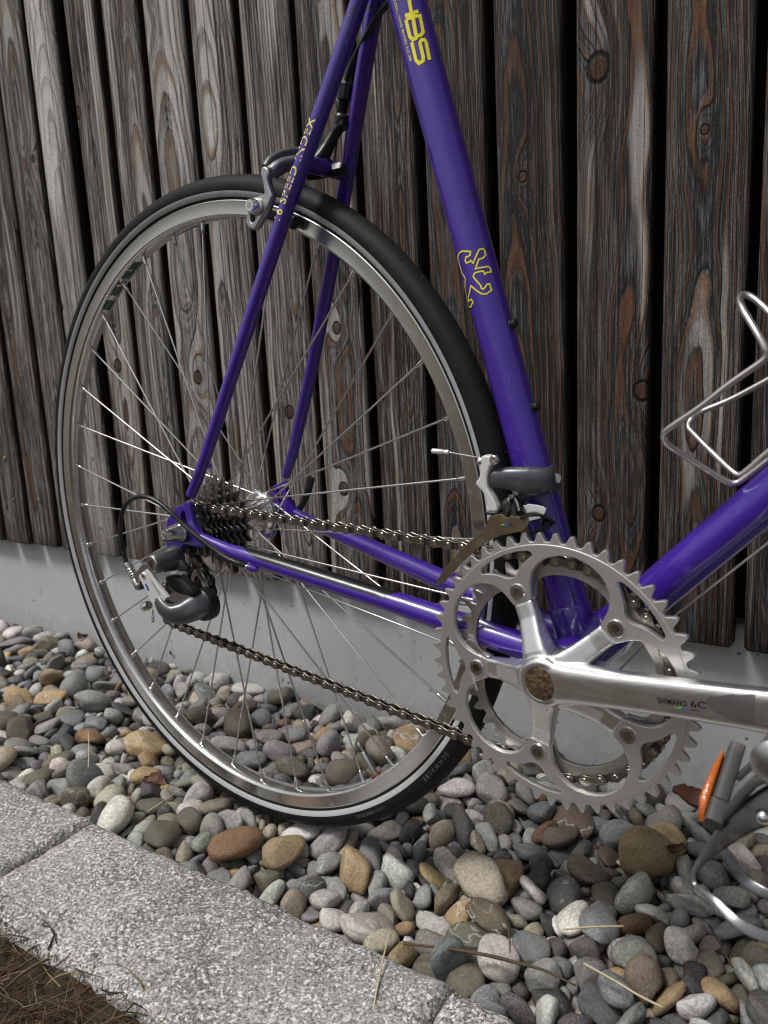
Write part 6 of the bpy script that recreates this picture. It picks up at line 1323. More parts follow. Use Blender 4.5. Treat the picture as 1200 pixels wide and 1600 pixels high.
# --- rear wheel: rim > tyre, strip, spokes, nipples, hub, valve
RP = [(.3166, -.0104), (.3158, -.0108), (.3150, -.0106), (.3040, -.0102), (.3028, -.0094), (.3012, -.0066), (.3006, 0), (.3012, .0066), (.3028, .0094), (.3040, .0102), (.3150, .0106), (.3158, .0108), (.3166, .0104), (.3168, .0092), (.3120, .0088), (.3120, -.0088), (.3168, -.0092)]
wheel = part(MB().lathe(RP, (0, 0, 0), YAX, 220, True).obj('rear_wheel', 'rim', None, 30))
TP = []
for a in np.linspace(-122, 122, 34):
    an = rad(a)
    rr_, ww = .0128, .0134
    TP.append((.3275 + rr_ * math.cos(an), ww * math.sin(an)))
TP = [(.3150, -.0090)] + TP + [(.3150, .0090)]
MB().lathe(TP, (0, 0, 0), YAX, 220, True).obj('tyre', 'tyre', wheel, 60)
for sg in (-1, 1):
    ST = [(.3192, .01105), (.3200, .01165), (.3225, .01305), (.3243, .01338), (.3243, .0129), (.3195, .0108)]
    MB().lathe([(r_, y_ * sg) for r_, y_ in ST], (0, 0, 0), YAX, 200, True).obj('reflective_strip', 'strip', wheel, 60)
mbw = MB()
rr2 = random.Random(2)
for k in range(46):
    a = rr2.uniform(0, 6.28); sg = rr2.choice((-1, -1, 1)); t_ = rr2.uniform(.05, .55)
    r0 = .3275 + .0128 * math.cos(t_ * 1.5); y0 = -abs(.0134 * math.sin(t_ * 1.5)) if sg < 0 else .0134 * math.sin(t_ * 1.5)
    b = np.array((math.cos(a), 0, math.sin(a)))
    n_ = unit(b * math.cos(t_ * 1.5) + YAX * sg * math.sin(t_ * 1.5))
    p = b * r0 + YAX * y0
    mbw.tube([p - n_ * .0005, p + n_ * .0012 + YAX * .0003, p + n_ * .0028 + b * .0006], [.00042, .00035, .00016], 5)
h_ = mbw.obj('tyre_whisker', 'black', wheel, 60)
h_['kind'] = 'stuff'
# tread sipes are in the rubber; sidewall lettering
def ring_text(name, s, size, r0, a0, y, mat, spacing=1.1):
    me = text_mesh(s, size, 0, spacing)
    for v in me.vertices:
        a = a0 - v.co.x / r0
        rr_ = r0 + v.co.y
        k = min(1, max(-1, (rr_ - .3275) / .0128))
        yy = -.0134 * math.sqrt(max(0, 1 - k * k)) - .00016
        v.co = (rr_ * math.cos(a), yy, rr_ * math.sin(a))
    me.update()
    return link(name, me, mat, wheel, 0)
ring_text('tyre_lettering', 'SCHWALBE', .0062, .3272, math.atan2(-.19394, .29905), 0, 'greyprint', 1.55)
ring_text('tyre_lettering', '/////// ONE PLUS', .0048, .3276, math.atan2(-.19394, .29905) - .335, 0, 'greyprint', 1.3)
# spokes and nipples
sp_mesh = {}
for k in range(36):
    a = rad(3.0 + 10 * k)
    kk = (k - 11) % 4          # k = 11 is the nipple at 113 degrees
    drive = kk in (0, 2)
    sgn = -1 if kk in (0, 1) else 1
    hub_a = a + sgn * rad(60)
    hr, hy = (.0215, -.0165) if drive else (.0205, .0365)
    hy += .0017 if sgn > 0 else -.0017
    p = np.array((.3006 * math.cos(a), (-.0016 if drive else .0016), .3006 * math.sin(a)))
    hcen = np.array((hr * math.cos(hub_a), hy, hr * math.sin(hub_a)))
    d = unit(hcen - p)
    nb = p + d * .0005
    MB().lathe([(.0030, -.001), (.0030, .0004), (.0021, .0010), (.0019, .006), (.0017, .0095), (.0011, .0105)], p, d, 12).obj('nipple', 'steel' , wheel, 40)
    MB().tube([p + d * .008, hcen - d * .003, hcen, hcen + YAX * (.004 if sgn > 0 else -.004)], .00098, 8).obj('spoke', 'spoke', wheel, 60)
hub = MB().lathe([(.0050, -.068), (.0050, -.0600), (.0130, -.0580), (.0130, -.0200), (.0150, -.0195), (.0250, -.0185), (.0256, -.0175), (.0256, -.0160), (.0250, -.0148), (.0190, -.0140), (.0165, -.008), (.0160, .006), (.0160, .018), (.0185, .026), (.0205, .0325), (.0225, .0345), (.0242, .0352), (.0246, .0362), (.0246, .0374), (.0240, .0384),
                         (.0185, .0392), (.0150, .0440), (.0110, .050), (.0090, .0515), (.0050, .052), (.0050, .068)], (0, 0, 0), YAX, 48).obj('hub', 'steel', wheel, 35)
av = rad(307.3)
d = -np.array((math.cos(av), 0, math.sin(av)))
p = -d * .3006
MB().lathe([(.0048, 0), (.0048, .0012), (.0030, .0016), (.0030, .0250), (.0026, .0256), (.0014, .0262), (.0014, .0310), (.0022, .0315), (.0022, .0350), (.0014, .0360), (1e-6, .0365)], p, d, 20).obj('valve', 'brake', wheel, 40)
MB().lathe([(.0052, 0.0004), (.0060, .0009), (.0060, .0014), (.0034, .0016)], p, d, 20).obj('valve_nut', 'red', wheel, 40)
# faded maker's script on the inner rim
for a0, a1, mt, wd in ((122.5, 125.5, 'teal', .010), (117, 119.8, 'teal', .009), (113.8, 116.6, 'teal', .008), (121, 122, 'red', .008), (127, 130, 'teal', .009)):
    mb = MB()
    for j in range(3):
        pts = [(.30085 * math.cos(rad(x)), -.004 + .004 * j * .9 + .0012 * math.sin(x * 9 + j * 2), .30085 * math.sin(rad(x))) for x in np.linspace(a0 + 1.5, a1 + 1.5, 14)]
        ribbon(mb, pts, .0019, lambda p: (-p[0], 0, -p[2]), False, .0005)
    mb.obj('rim_print', mt, wheel, 180)

# --- quick release
qr = part(MB().lathe([(.0058, -.0688), (.0098, -.0690), (.0102, -.0700), (.0102, -.0725), (.0098, -.0735), (.0094, -.0750), (.0090, -.0790), (.0062, -.0905), (.0058, -.0925), (.0030, -.0930), (.0024, -.0915), (1e-6, -.0915)], (0, 0, 0), YAX, 36).obj('quick_release', 'steel', None, 40))
mb = MB()
for k in range(36):
    a = 2 * math.pi * k / 36
    mb.box((.0101 * math.cos(a), -.0712, .0101 * math.sin(a)), (.0009, .0028, .0009), Matrix.Rotation(-a, 3, 'Y'))
mb.obj('knurl', 'black', qr, 40)['kind'] = 'stuff'
mb = MB().lathe([(.0085, .0688), (.0085, .082), (.006, .085), (1e-6, .085)], (0, 0, 0), YAX, 24)
a = np.array((0.0115,0.083,-0.0058)); b = np.array((0.0276,0.09,0.0335))
mb.path([(0, .080, 0), a * .5 + np.array((0, .04, 0)), a, (a + b) / 2 + np.array((.002, .002, 0)), b], [.009, .008, .007, .009, .011], [.006, .005, .004, .005, .005], (0, 1, 0), 2.5, 14)
mb.obj('lever', 'black', qr, 40)

# --- toothed wheels
def gear(teeth, tip, root, valley=.5, n=10):
    """outline of a toothed ring, rounded valleys and narrow tips"""
    pts = []
    for k in range(teeth):
        for j in range(n):
            u = j / n
            w = abs(u - .5) * 2               # 0 mid-valley ... 1 at the tooth tip
            s = max(0, (w - valley) / (1 - valley))
            rr_ = root + (tip - root) * (1 - (1 - s) ** 1.9)
            if w < valley:
                rr_ = root - (tip - root) * .10 * (1 - (w / valley) ** 2)
            a = 2 * math.pi * (k + u) / teeth
            pts.append((rr_ * math.cos(a), rr_ * math.sin(a)))
    return pts
def off(pts, c): return [(x + c[0], z + c[1]) for x, z in pts]
def circ(r, n=48, c=(0, 0), a0=0): return [(c[0] + r * math.cos(a0 + 2 * math.pi * k / n), c[1] + r * math.sin(a0 + 2 * math.pi * k / n)) for k in range(n)]

cass = None
COGS = (23, 21, 19, 17, 15, 14, 13, 12)
for i, tn in enumerate(COGS):
    y = -.0212 - .0048 * i
    rp = .0127 / (2 * math.sin(math.pi / tn))
    lo = [gear(tn, rp + .0036, rp - .0037, .42), circ(max(.0125, rp * .62))[::-1]]
    if i < 4:
        for k in range(6):
            a = 2 * math.pi * k / 6 + i * .3
            lo.append(circ(rp * .085, 12, (rp * .76 * math.cos(a), rp * .76 * math.sin(a))))
    me = plate_mesh(lo, y, .0019, .0003)
    if cass is None:
        cass = part(link('cassette', me, 'cog', None, 30))
        MB().lathe([(.0165, -.0212), (.0165, -.0545), (.0125, -.0545)], (0, 0, 0), YAX, 30).obj('spacer', 'grease', cass)
        MB().lathe([(.0155, -.0560), (.0155, -.0585), (.0145, -.0592), (.0105, -.0592), (.0105, -.0560)], (0, 0, 0), YAX, 30).obj('lockring', 'cog', cass)
    else:
        link('sprocket', me, 'cog', cass, 30)

# --- crankset
crank_dir = unit(np.array((0.5437,-0.0735,-0.0395)) - np.array((BX, -.0735, BZ)))
crank_dir = unit(np.array((crank_dir[0], 0, crank_dir[2])))
END = np.array((BX, 0, BZ)) + crank_dir * .170
mb = MB()
side = np.array((-crank_dir[2], 0, crank_dir[0]))
CP = [(0, -.0590, .034, .021), (.02, -.0610, .0285, .0195), (.05, -.0640, .0255, .0165), (.09, -.0670, .0250, .0145), (.13, -.0705, .0258, .0135), (.16, -.0735, .0275, .0135), (.172, -.0745, .0270, .0135), (.181, -.0748, .018, .0120)]
mb.loft([(BBC + crank_dir * t_ + YAX * y, side * w / 2, YAX * h_ / 2, 3.8) for t_, y, w, h_ in CP], 28)
mb.lathe([(.0190, -.0440), (.0205, -.050), (.0200, -.0610), (.0180, -.0675), (.0155, -.0690), (.0122, -.0690), (.0122, -.058)], BBC, YAX, 48)
for k in range(5):
    a = PH + k * 2 * math.pi / 5
    d = np.array((math.cos(a), 0, math.sin(a)))
    w = np.array((-math.sin(a), 0, math.cos(a)))
    SP = [(.012, -.0560, .0270, .019), (.022, -.0545, .0205, .0185), (.032, -.0515, .0175, .0155), (.045, -.0478, .0160, .0110), (.0565, -.0462, .0160, .0092)]
    mb.loft([(BBC + d * r_ + YAX * y, w * ww / 2, YAX * hh / 2, 5.0) for r_, y, ww, hh in SP], 24)
crank = mb.obj('crankset', 'crank', None, 180)
fuse(crank, .00085, 5, .5)
part(crank)
# tabs behind the rings that carry the bolts
mb = MB()
for k in range(5):
    a = PH + k * 2 * math.pi / 5
    d = np.array((math.cos(a), 0, math.sin(a)))
    w = np.array((-math.sin(a), 0, math.cos(a)))
    mb.loft([(BBC + d * r_ + YAX * -.0442, w * ww / 2, YAX * .0023, 3) for r_, ww in ((.052, .0158), (.060, .016), (.069, .015), (.0725, .009))], 18)
mb.obj('spider_tab', 'crank', crank, 40)['kind'] = 'stuff'
MB().lathe([(.0122, -.0660), (.0119, -.0697), (.0108, -.0702), (1e-6, -.0704)], BBC, YAX, 40).obj('dust_cap', 'cap', crank, 40)

def ring_inner(edge, arms=5):
    out = []
    for k in range(arms):
        a0 = math.degrees(PH) + 72 * k
        prof_ = edge + [(72 - o_, r_) for o_, r_ in edge[::-1]]
        for o_, r_ in prof_:
            out.append((r_ * math.cos(rad(a0 + o_)), r_ * math.sin(rad(a0 + o_))))
    return out
OE = [(-2.5, .0562), (2.5, .0562), (7.6, .0566), (8.2, .0585), (9.3, .0650), (10.6, .0705), (12.8, .0762), (15.5, .0805), (19, .0845), (23, .0875), (28, .0899), (32, .0910), (36, .0915)]
OE = OE[1:]
loops = [gear(52, .1058, .0995, .40, 12), ring_inner(OE)]
for k in range(5):
    a0 = math.degrees(PH) + 72 * k
    sl_ = [(-15.2, .0893), (-14.9, .0912), (-13.5, .0930), (-8, .0936), (0, .0938), (8, .0936), (13.5, .0930), (14.9, .0912), (15.2, .0893), (12.4, .0868), (9, .0838), (6, .0806), (3.6, .0774), (1.8, .0762), (0, .0759), (-1.8, .0762), (-3.6, .0774), (-6, .0806), (-9, .0838), (-12.4, .0868)]
    loops.append([(r_ * math.cos(rad(a0 + o_)), r_ * math.sin(rad(a0 + o_))) for o_, r_ in sl_])
    loops.append(circ(.0050, 24, (.065 * math.cos(rad(a0)), .065 * math.sin(rad(a0)))))
outer = plate('outer_chainring', [off(l, (BX, BZ)) for l in loops], RY, .0042, 'ring', crank, .0005)
# bevelled shoulder under the teeth
loops = [circ(.0972, 180), ring_inner([(o_, r_ + .0006) for o_, r_ in OE])[::-1]]
for k in range(5):
    a0 = math.degrees(PH) + 72 * k
    loops.append([((r_ + .0000) * math.cos(rad(a0 + o_)), r_ * math.sin(rad(a0 + o_))) for o_, r_ in sl_])
    loops.append(circ(.0052, 24, (.065 * math.cos(rad(a0)), .065 * math.sin(rad(a0)))))
plate('chainring_face', [off(l, (BX, BZ)) for l in loops], RY - .0019, .0016, 'ring', crank, .0004)
IE = [(2.5, .0560), (7.0, .0564), (8, .0600), (9.5, .0655), (12, .0690), (16, .0712), (22, .0728), (29, .0737), (36, .0740)]
loops = [gear(42, .0882, .0805, .40, 12), ring_inner(IE)]
for k in range(5):
    a0 = PH + k * 2 * math.pi / 5
    loops.append(circ(.0050, 24, (.065 * math.cos(a0), .065 * math.sin(a0))))
plate('inner_chainring', [off(l, (BX, BZ)) for l in loops], -.0398, .0036, 'ringdark', crank, .0004)
for k in range(5):
    a = PH + k * 2 * math.pi / 5
    c = BBC + np.array((.065 * math.cos(a), 0, .065 * math.sin(a)))
    mb = MB().lathe([(.0048, -.040), (.0062, RY - .0025), (.0063, RY - .0032), (.0058, RY - .0040), (.0036, RY - .0041)], c, YAX, 28)
    hx = [(.0036 if q % 2 == 0 else .0031) for q in range(12)]
    mb.lathe([(.0036, RY - .0041), (.0030, RY - .0036), (.0029, RY + .0012), (1e-6, RY + .0012)], c, YAX, 6)
    mb.obj('chainring_bolt', 'steel', crank, 35)
    MB().lathe([(.0027, RY - .0006), (1e-6, RY - .0006)], c, YAX, 12).obj('bolt_socket', 'grease', crank)

from mathutils.bvhtree import BVHTree
def drape_y(me, target, lift=.00025):
    bm = bmesh.new()
    bm.from_mesh(target.data)
    tree = BVHTree.FromBMesh(bm)
    bm.free()
    for v in me.vertices:
        hit = tree.ray_cast(Vector((v.co.x, -.3, v.co.z)), Vector((0, 1, 0)))
        v.co.y = (hit[0].y - lift) if hit[0] is not None else v.co.y
    me.update()
def face_text(name, s, size, p, d, mat, target, parent, spacing=1.0, width=.02):
    me = text_mesh(s, size, 0, spacing, .00009)
    xs__ = [v.co.x for v in me.vertices]
    sx = width / (max(xs__) - min(xs__))
    d = unit((d[0], 0, d[2]))
    u = np.array((-d[2], 0, d[0]))
    for v in me.vertices:
        v.co = Vector(np.array((p[0], -.1, p[2])) + d * v.co.x * sx + u * v.co.y)
    bm = bmesh.new()
    bm.from_mesh(me)
    bmesh.ops.triangulate(bm, faces=bm.faces)
    bm.to_mesh(me)
    bm.free()
    drape_y(me, target)
    return link(name, me, mat, parent, 0)
d_ = np.array((0.5098,-0.0775,-0.0457)) - np.array((0.4799,-0.0765,-0.0509))
def bold(me_obj): return me_obj
face_text('crank_lettering', 'SHIMANO', .0052, (0.4798,-0.0765,-0.0516), d_, 'darkprint', crank, crank, 1.04, .0188)
face_text('crank_lettering', '6C', .0060, (0.5004,-0.0775,-0.0479), d_, 'darkprint', crank, crank, 1.0, .0098)
def drape_poly(name, pts, mat, target, parent, n=10):
    me = bpy.data.meshes.new(name)
    bm = bmesh.new()
    f = bm.faces.new([bm.verts.new((p[0], -.1, p[2])) for p in pts])
    bmesh.ops.triangulate(bm, faces=[f])
    for q in range(4):
        bmesh.ops.subdivide_edges(bm, edges=[e for e in bm.edges if e.calc_length() > .0025], cuts=1, use_grid_fill=False)
        bmesh.ops.triangulate(bm, faces=bm.faces)
    bm.to_mesh(me)
    bm.free()
    drape_y(me, target, .00022)
    return link(name, me, mat, parent, 180)
yk = -.078
drape_poly('scuffed_patch', [(0.51,-0.078,-0.0404), (0.5114,-0.078,-0.0383), (0.5151,-0.078,-0.0369), (0.519,-0.078,-0.0349), (0.5229,-0.078,-0.033), (0.5268,-0.078,-0.0322), (0.5314,-0.078,-0.0308), (0.5372,-0.078,-0.029), (0.5374,-0.078,-0.0374), (0.537,-0.078,-0.0481), (0.5314,-0.078,-0.0489), (0.5271,-0.078,-0.0489), (0.5212,-0.078,-0.0483), (0.516,-0.078,-0.0471), (0.5118,-0.078,-0.0453), (0.5102,-0.078,-0.0429)], 'scuff', crank, crank)
drape_poly('colour_bar', [(0.4913,-0.077,-0.0508), (0.4952,-0.077,-0.0495), (0.4949,-0.077,-0.051), (0.4908,-0.077,-0.0518)], 'greenprint', crank, crank)
drape_poly('colour_bar', [(0.4953,-0.077,-0.0504), (0.5003,-0.077,-0.0496), (0.5003,-0.077,-0.0502), (0.4951,-0.077,-0.0511)], 'blueprint', crank, crank)
drape_poly('colour_bar', [(0.5004,-0.077,-0.0497), (0.5056,-0.077,-0.0489), (0.5057,-0.077,-0.0494), (0.5004,-0.077,-0.0502)], 'darkprint', crank, crank)
# engraved words on the chainring
def arc_text(s, size, r0, a0, y, mat, parent, dirn=-1, spacing=1.1):
    me = text_mesh(s, size, 0, spacing)
    for v in me.vertices:
        a = a0 + dirn * v.co.x / r0
        rr_ = r0 - dirn * v.co.y
        v.co = (BX + rr_ * math.cos(a), y, BZ + rr_ * math.sin(a))
    return link('chainring_lettering', me, mat, parent, 0)
arc_text('52', .0055, .0690, rad(171), RY - .00285, 'silver', crank, -1)
arc_text('SHIMANO', .0040, .0715, rad(-171), RY - .00285, 'silver', crank, 1)
# the crank of the other side
LE = BBC - crank_dir * .170
mb = MB().loft([(BBC - crank_dir * t_ - YAX * y, side * w / 2, YAX * h_ / 2, 3.0) for t_, y, w, h_ in CP], 24)
mb.lathe([(.019, .044), (.0205, .050), (.0175, .0675), (.012, .069), (1e-6, .069)], BBC, YAX, 36)
part(mb.obj('crank_arm', 'crank', None, 50))
MB().lathe([(.0150, -.0345), (.0175, -.0345), (.0175, -.0395), (.0085, -.0400), (.0085, -.047)], BBC, YAX, 36).obj('bearing_cup', 'steel', frame)
MB().lathe([(.0150, .0345), (.0185, .0345), (.0185, .0405), (.0085, .0410), (.0085, .050)], BBC, YAX, 36).obj('bearing_cup', 'steel', frame)

# --- chain
def tan2(A, ra, sa, B, rb, sb):
    D = np.array(B) - np.array(A)
    phi = math.atan2(D[1], D[0])
    dl = phi - math.asin((sb * rb - sa * ra) / np.linalg.norm(D))
    l = np.array((-math.sin(dl), math.cos(dl)))
    return np.array(A) - l * sa * ra, np.array(B) - l * sb * rb
G_ = np.array(xz([(-0.0056,-0.052,-0.0618)])[0])
T_ = np.array(xz([(-0.0535,-0.052,-0.0916)])[0])
CIR = [((BX, BZ), .0836, 1, -.0398), ((0, 0), .0246, 1, -.0548), (tuple(G_), .0222, -1, -.0515), (tuple(T_), .0222, 1, -.0505)]
TT = [tan2(CIR[i][0], CIR[i][1], CIR[i][2], CIR[(i + 1) % 4][0], CIR[(i + 1) % 4][1], CIR[(i + 1) % 4][2]) for i in range(4)]
line = []
for i in range(4):
    c, r_, s_, y = CIR[i]
    p_in, p_out = TT[i - 1][1], TT[i][0]
    a0 = math.atan2(p_in[1] - c[1], p_in[0] - c[0])
    a1 = math.atan2(p_out[1] - c[1], p_out[0] - c[0])
    while s_ * (a1 - a0) < 0:
        a1 += s_ * 2 * math.pi
    for k in range(61):
        a = a0 + (a1 - a0) * k / 60
        line.append((c[0] + r_ * math.cos(a), y, c[1] + r_ * math.sin(a)))
line.append(line[0])
line = np.array(line)
cum = np.concatenate([[0], np.cumsum(np.linalg.norm(np.diff(line, axis=0), axis=1))])
NL = int(round(cum[-1] / .0127 / 2)) * 2
pit = cum[-1] / NL
at = lambda s_: np.array([np.interp(s_ % cum[-1], cum, line[:, k]) for k in range(3)])
def link_loop(e, waist):
    pts = []
    for k in range(13):
        a = rad(-118 + 236 * k / 12)
        pts.append((pit / 2 + e * math.cos(a), e * math.sin(a)))
    pts.append((0, waist))
    for k in range(13):
        a = rad(62 + 236 * k / 12)
        pts.append((-pit / 2 + e * math.cos(a), e * math.sin(a)))
    pts.append((0, -waist))
    return pts
def chain_mesh(kind):
    y = .0033 if kind == 'outer' else .0021
    ms = [plate_mesh([link_loop(.0042, .0026)], sg * y, .0010, .0002, 0) for sg in (-1, 1)]
    mb = MB()
    for x in (-pit / 2, pit / 2):
        if kind == 'outer':
            mb.lathe([(.0019, -.0042), (.0022, -.0039), (.0022, .0039), (.0019, .0042)], (x, 0, 0), YAX, 10)
        else:
            mb.lathe([(.0038, -.0015), (.0038, .0015)], (x, 0, 0), YAX, 14)
    bm = bmesh.new()
    for q in ms:
        bm.from_mesh(q)
    bm.from_mesh(mb.mesh('t'))
    bmesh.ops.recalc_face_normals(bm, faces=bm.faces)
    m = bpy.data.meshes.new('chain_link')
    bm.to_mesh(m)
    bm.free()
    smooth(m, 30)
    m.materials.append(M['chain' if kind == 'outer' else 'chaindark'])
    if kind == 'outer':
        m.materials.append(M['pin'])
        for p in m.polygons:
            c = p.center
            if min(math.hypot(c.x - pit / 2, c.z), math.hypot(c.x + pit / 2, c.z)) < .0023 and abs(c.y) > .0037:
                p.material_index = 1
    return m
CM = {k: chain_mesh(k) for k in ('outer', 'inner')}
chain = part(empty('chain'))
# start so that an outer link leaves the big ring
for k in range(NL):
    a, b = at(k * pit + .004), at((k + 1) * pit + .004)
    X_ = unit(b - a)
    Z_ = unit(np.cross(X_, YAX))
    Y_ = np.cross(Z_, X_)
    c = (a + b) / 2
    o = bpy.data.objects.new('chain_link', CM['outer' if k % 2 == 0 else 'inner'])
    COL.objects.link(o)
    o.parent = chain
    o.matrix_local = Matrix(((X_[0], Y_[0], Z_[0], c[0]), (X_[1], Y_[1], Z_[1], c[1]), (X_[2], Y_[2], Z_[2], c[2]), (0, 0, 0, 1)))

# --- rear derailleur
mb = MB()
mb.path([(-0.0098,-0.096,-0.0648), (-0.0019,-0.0965,-0.0719), (0.0061,-0.093,-0.0767), (0.0142,-0.086,-0.0766), (0.0192,-0.077,-0.0736), (0.021,-0.068,-0.0725)], [.013, .017, .021, .024, .026, .027], [.012, .014, .019, .023, .0265, .028], (0, 1, 0), 2.6, 26, 8)
rd = mb.obj('rear_derailleur', 'grey', None, 180)
fuse(rd, .0009, 4, .5)
part(rd)
kx = (-0.0112,-0.1,-0.0277)
kc = np.array((kx[0], 0, kx[2]))
mb = MB()
mb.lathe([(.0030, -.0690), (.0120, -.0692), (.0128, -.0710), (.0125, -.0780), (.0112, -.0880), (.0103, -.0960), (.0098, -.1000), (.0090, -.1008), (.0088, -.0995), (.0074, -.0995)], kc, YAX, 36)
mb.path([kc + YAX * -.074, kc + YAX * -.074 + np.array((.012, 0, -.006)), kc + YAX * -.072 + np.array((.018, 0, -.009))], [.016, .012, .006], [.009, .008, .006], (0, 1, 0), 3, 16)
mb.obj('mounting_knuckle', 'grey', rd, 50)
mb = MB().lathe([(.0086, -.0990), (.0086, -.1006), (.0076, -.1014), (.0040, -.1014)], kc, YAX, 30)
mb.lathe([(.0040, -.1014), (.0036, -.0985), (1e-6, -.0985)], kc, YAX, 6)
mb.obj('pivot_bolt', 'steel', rd, 30)
pl = [(-0.0389,-0.0985,-0.045), (-0.0322,-0.0985,-0.0399), (-0.0224,-0.0985,-0.0353), (-0.0172,-0.0985,-0.0395), (-0.0073,-0.0985,-0.0498), (0.0054,-0.0985,-0.0597), (-0.0004,-0.0985,-0.0664), (-0.0121,-0.0985,-0.0736), (-0.0197,-0.0985,-0.0693), (-0.0286,-0.0985,-0.0581)]
link('link_plate', plate_mesh([xz(pl)], -.0965, .0052, .0008), 'silver', rd, 30)
pl2 = [(-0.0526,-0.0945,-0.0496), (-0.0444,-0.0945,-0.0401), (-0.0298,-0.0945,-0.0298), (-0.0241,-0.0945,-0.0343), (-0.0292,-0.0945,-0.0397), (-0.0413,-0.0945,-0.0477), (-0.0461,-0.0945,-0.0574), (-0.0447,-0.0945,-0.0619), (-0.0523,-0.0945,-0.0612)]
link('link_arm', plate_mesh([rounded(xz(pl2), 3)], -.0925, .008, .0012), 'brake', rd, 40)
pl3 = [(-0.0167,-0.083,-0.0487), (-0.0109,-0.083,-0.0444), (0.0065,-0.083,-0.0449), (0.0208,-0.083,-0.0504), (0.0247,-0.083,-0.0583), (0.0094,-0.083,-0.061), (-0.0077,-0.083,-0.0586)]
link('inner_link', plate_mesh([rounded(xz(pl3), 3)], -.078, .010, .0015), 'black', rd, 40)
pk = np.array(((0.0205,-0.066,-0.0731)[0], 0, (0.0205,-0.066,-0.0731)[2]))
MB().lathe([(.0145, -.0720), (.0165, -.0700), (.0170, -.0640), (.0165, -.0590), (.0060, -.0585)], pk, YAX, 36).obj('cage_pivot_ring', 'black', rd, 40)
def stadium(a, b, ra, rb, n=14):
    a, b = np.array(a), np.array(b)
    an = math.atan2(b[1] - a[1], b[0] - a[0])
    pts = [(a[0] + ra * math.cos(an + rad(90 + 180 * k / n)), a[1] + ra * math.sin(an + rad(90 + 180 * k / n))) for k in range(n + 1)]
    pts += [(b[0] + rb * math.cos(an + rad(-90 + 180 * k / n)), b[1] + rb * math.sin(an + rad(-90 + 180 * k / n))) for k in range(n + 1)]
    return pts
CR_ = [(-0.0012,-0.0585,-0.043), (0.0052,-0.0585,-0.0403), (0.0119,-0.0585,-0.0436), (0.017,-0.0585,-0.0509), (0.0199,-0.0585,-0.0598), (0.0194,-0.0585,-0.0728), (0.015,-0.0585,-0.0838), (0.006,-0.0585,-0.0914), (-0.0048,-0.0585,-0.0953),
       (-0.0009,-0.0585,-0.0889), (0.0081,-0.0585,-0.0824), (0.0132,-0.0585,-0.0739), (0.0127,-0.0585,-0.0617), (0.0079,-0.0585,-0.0517), (0.0023,-0.0585,-0.0472), (-0.0014,-0.0585,-0.0525), (-0.0032,-0.0585,-0.0665), (-0.0085,-0.0585,-0.0675), (-0.0062,-0.0585,-0.0499)]
link('cage_plate', plate_mesh([xz(CR_)], -.0580, .0022, .0006), 'steel', rd, 40)
link('cage_plate', plate_mesh([stadium(G_, T_, .0115, .0100), circ(.004, 14, tuple(G_))[::-1]], -.0455, .0016, .0003), 'brake', rd, 40)
link('cage_plate', plate_mesh([stadium((G_ * .75 + T_ * .25), T_, .0085, .0090)], -.0570, .0016, .0003), 'brake', rd, 40)
for c in (G_, T_):
    lo = [off(gear(11, .0262, .0185, .35, 10), c)] + [circ(.0030, 10, (c[0] + .0125 * math.cos(a), c[1] + .0125 * math.sin(a))) for a in np.arange(5) * 1.2566]
    pu = link('jockey_wheel', plate_mesh(lo, -.0510, .0042, .0005), 'black', rd, 40)
    MB().lathe([(.0038, -.0590), (.0046, -.0586), (.0046, -.0450), (1e-6, -.0445)], (c[0], 0, c[1]), YAX, 16).obj('pulley_bolt', 'steel', rd, 40)
a = np.array((-0.0473,-0.093,-0.058)); b = np.array((-0.0643,-0.093,-0.0395))
d = unit(b - a); ln_ = np.linalg.norm(b - a)
mb = MB().lathe([(.0048, 0), (.0050, .3 * ln_), (.0040, .36 * ln_)], a, d, 16)
for j in range(4):
    s0_ = .38 * ln_ + j * .13 * ln_
    mb.lathe([(.0032, s0_), (.0045, s0_ + .0008), (.0045, s0_ + .0019), (.0032, s0_ + .0026)], a, d, 14)
mb.lathe([(.0036, .86 * ln_), (.0040, .88 * ln_), (.0040, 1.1 * ln_), (.0030, 1.14 * ln_)], a, d, 14)
mb.obj('barrel_adjuster', 'steel', rd, 40)
a = np.array((-0.0427,-0.094,-0.0796))
mb = MB().lathe([(.0042, -.0), (.0050, .002), (.0050, .010), (.0036, .0115), (1e-6, .0115)], np.array((-0.0323,-0.094,-0.0756)), np.array((-0.0463,-0.094,-0.0817)) - np.array((-0.0323,-0.094,-0.0756)), 8)
mb.obj('cable_clamp_bolt', 'steel', rd, 35)
a, b = np.array((-0.0264,-0.094,-0.0793)), np.array((-0.0283,-0.094,-0.092))
MB().tube([a, a * .4 + b * .6], .0007, 6).lathe([(.0009, .0), (.0015, .0004), (.0015, .0030), (.0010, .0036), (.0015, .0042), (.0015, .0068), (1e-6, .0072)], a * .45 + b * .55, b - a, 10).obj('cable_end', 'steel', rd, 40)
dd = np.array((-0.0056,-0.099,-0.0602)) - np.array((-0.0266,-0.099,-0.0432))
def rd_text(s, size, p, d, mat):
    me = text_mesh(s, size, 0, 1.05)
    d = unit((d[0], 0, d[2]))
    u = np.array((-d[2], 0, d[0]))
    for v in me.vertices:
        v.co = Vector(np.array((p[0], -.09925, p[2])) + d * v.co.x - u * v.co.y * -1)
    return link('derailleur_lettering', me, mat, rd, 0)
rd_text('SHIMANO', .0040, (-0.0031,-0.099,-0.0575), np.array((-0.0277,-0.099,-0.043)) - np.array((-0.0082,-0.099,-0.0607)), 'greyprint')
rp_ = [(-0.0282,-0.0992,-0.0518), (-0.0253,-0.0992,-0.0503), (-0.0215,-0.0992,-0.0567), (-0.0244,-0.0992,-0.0582)]
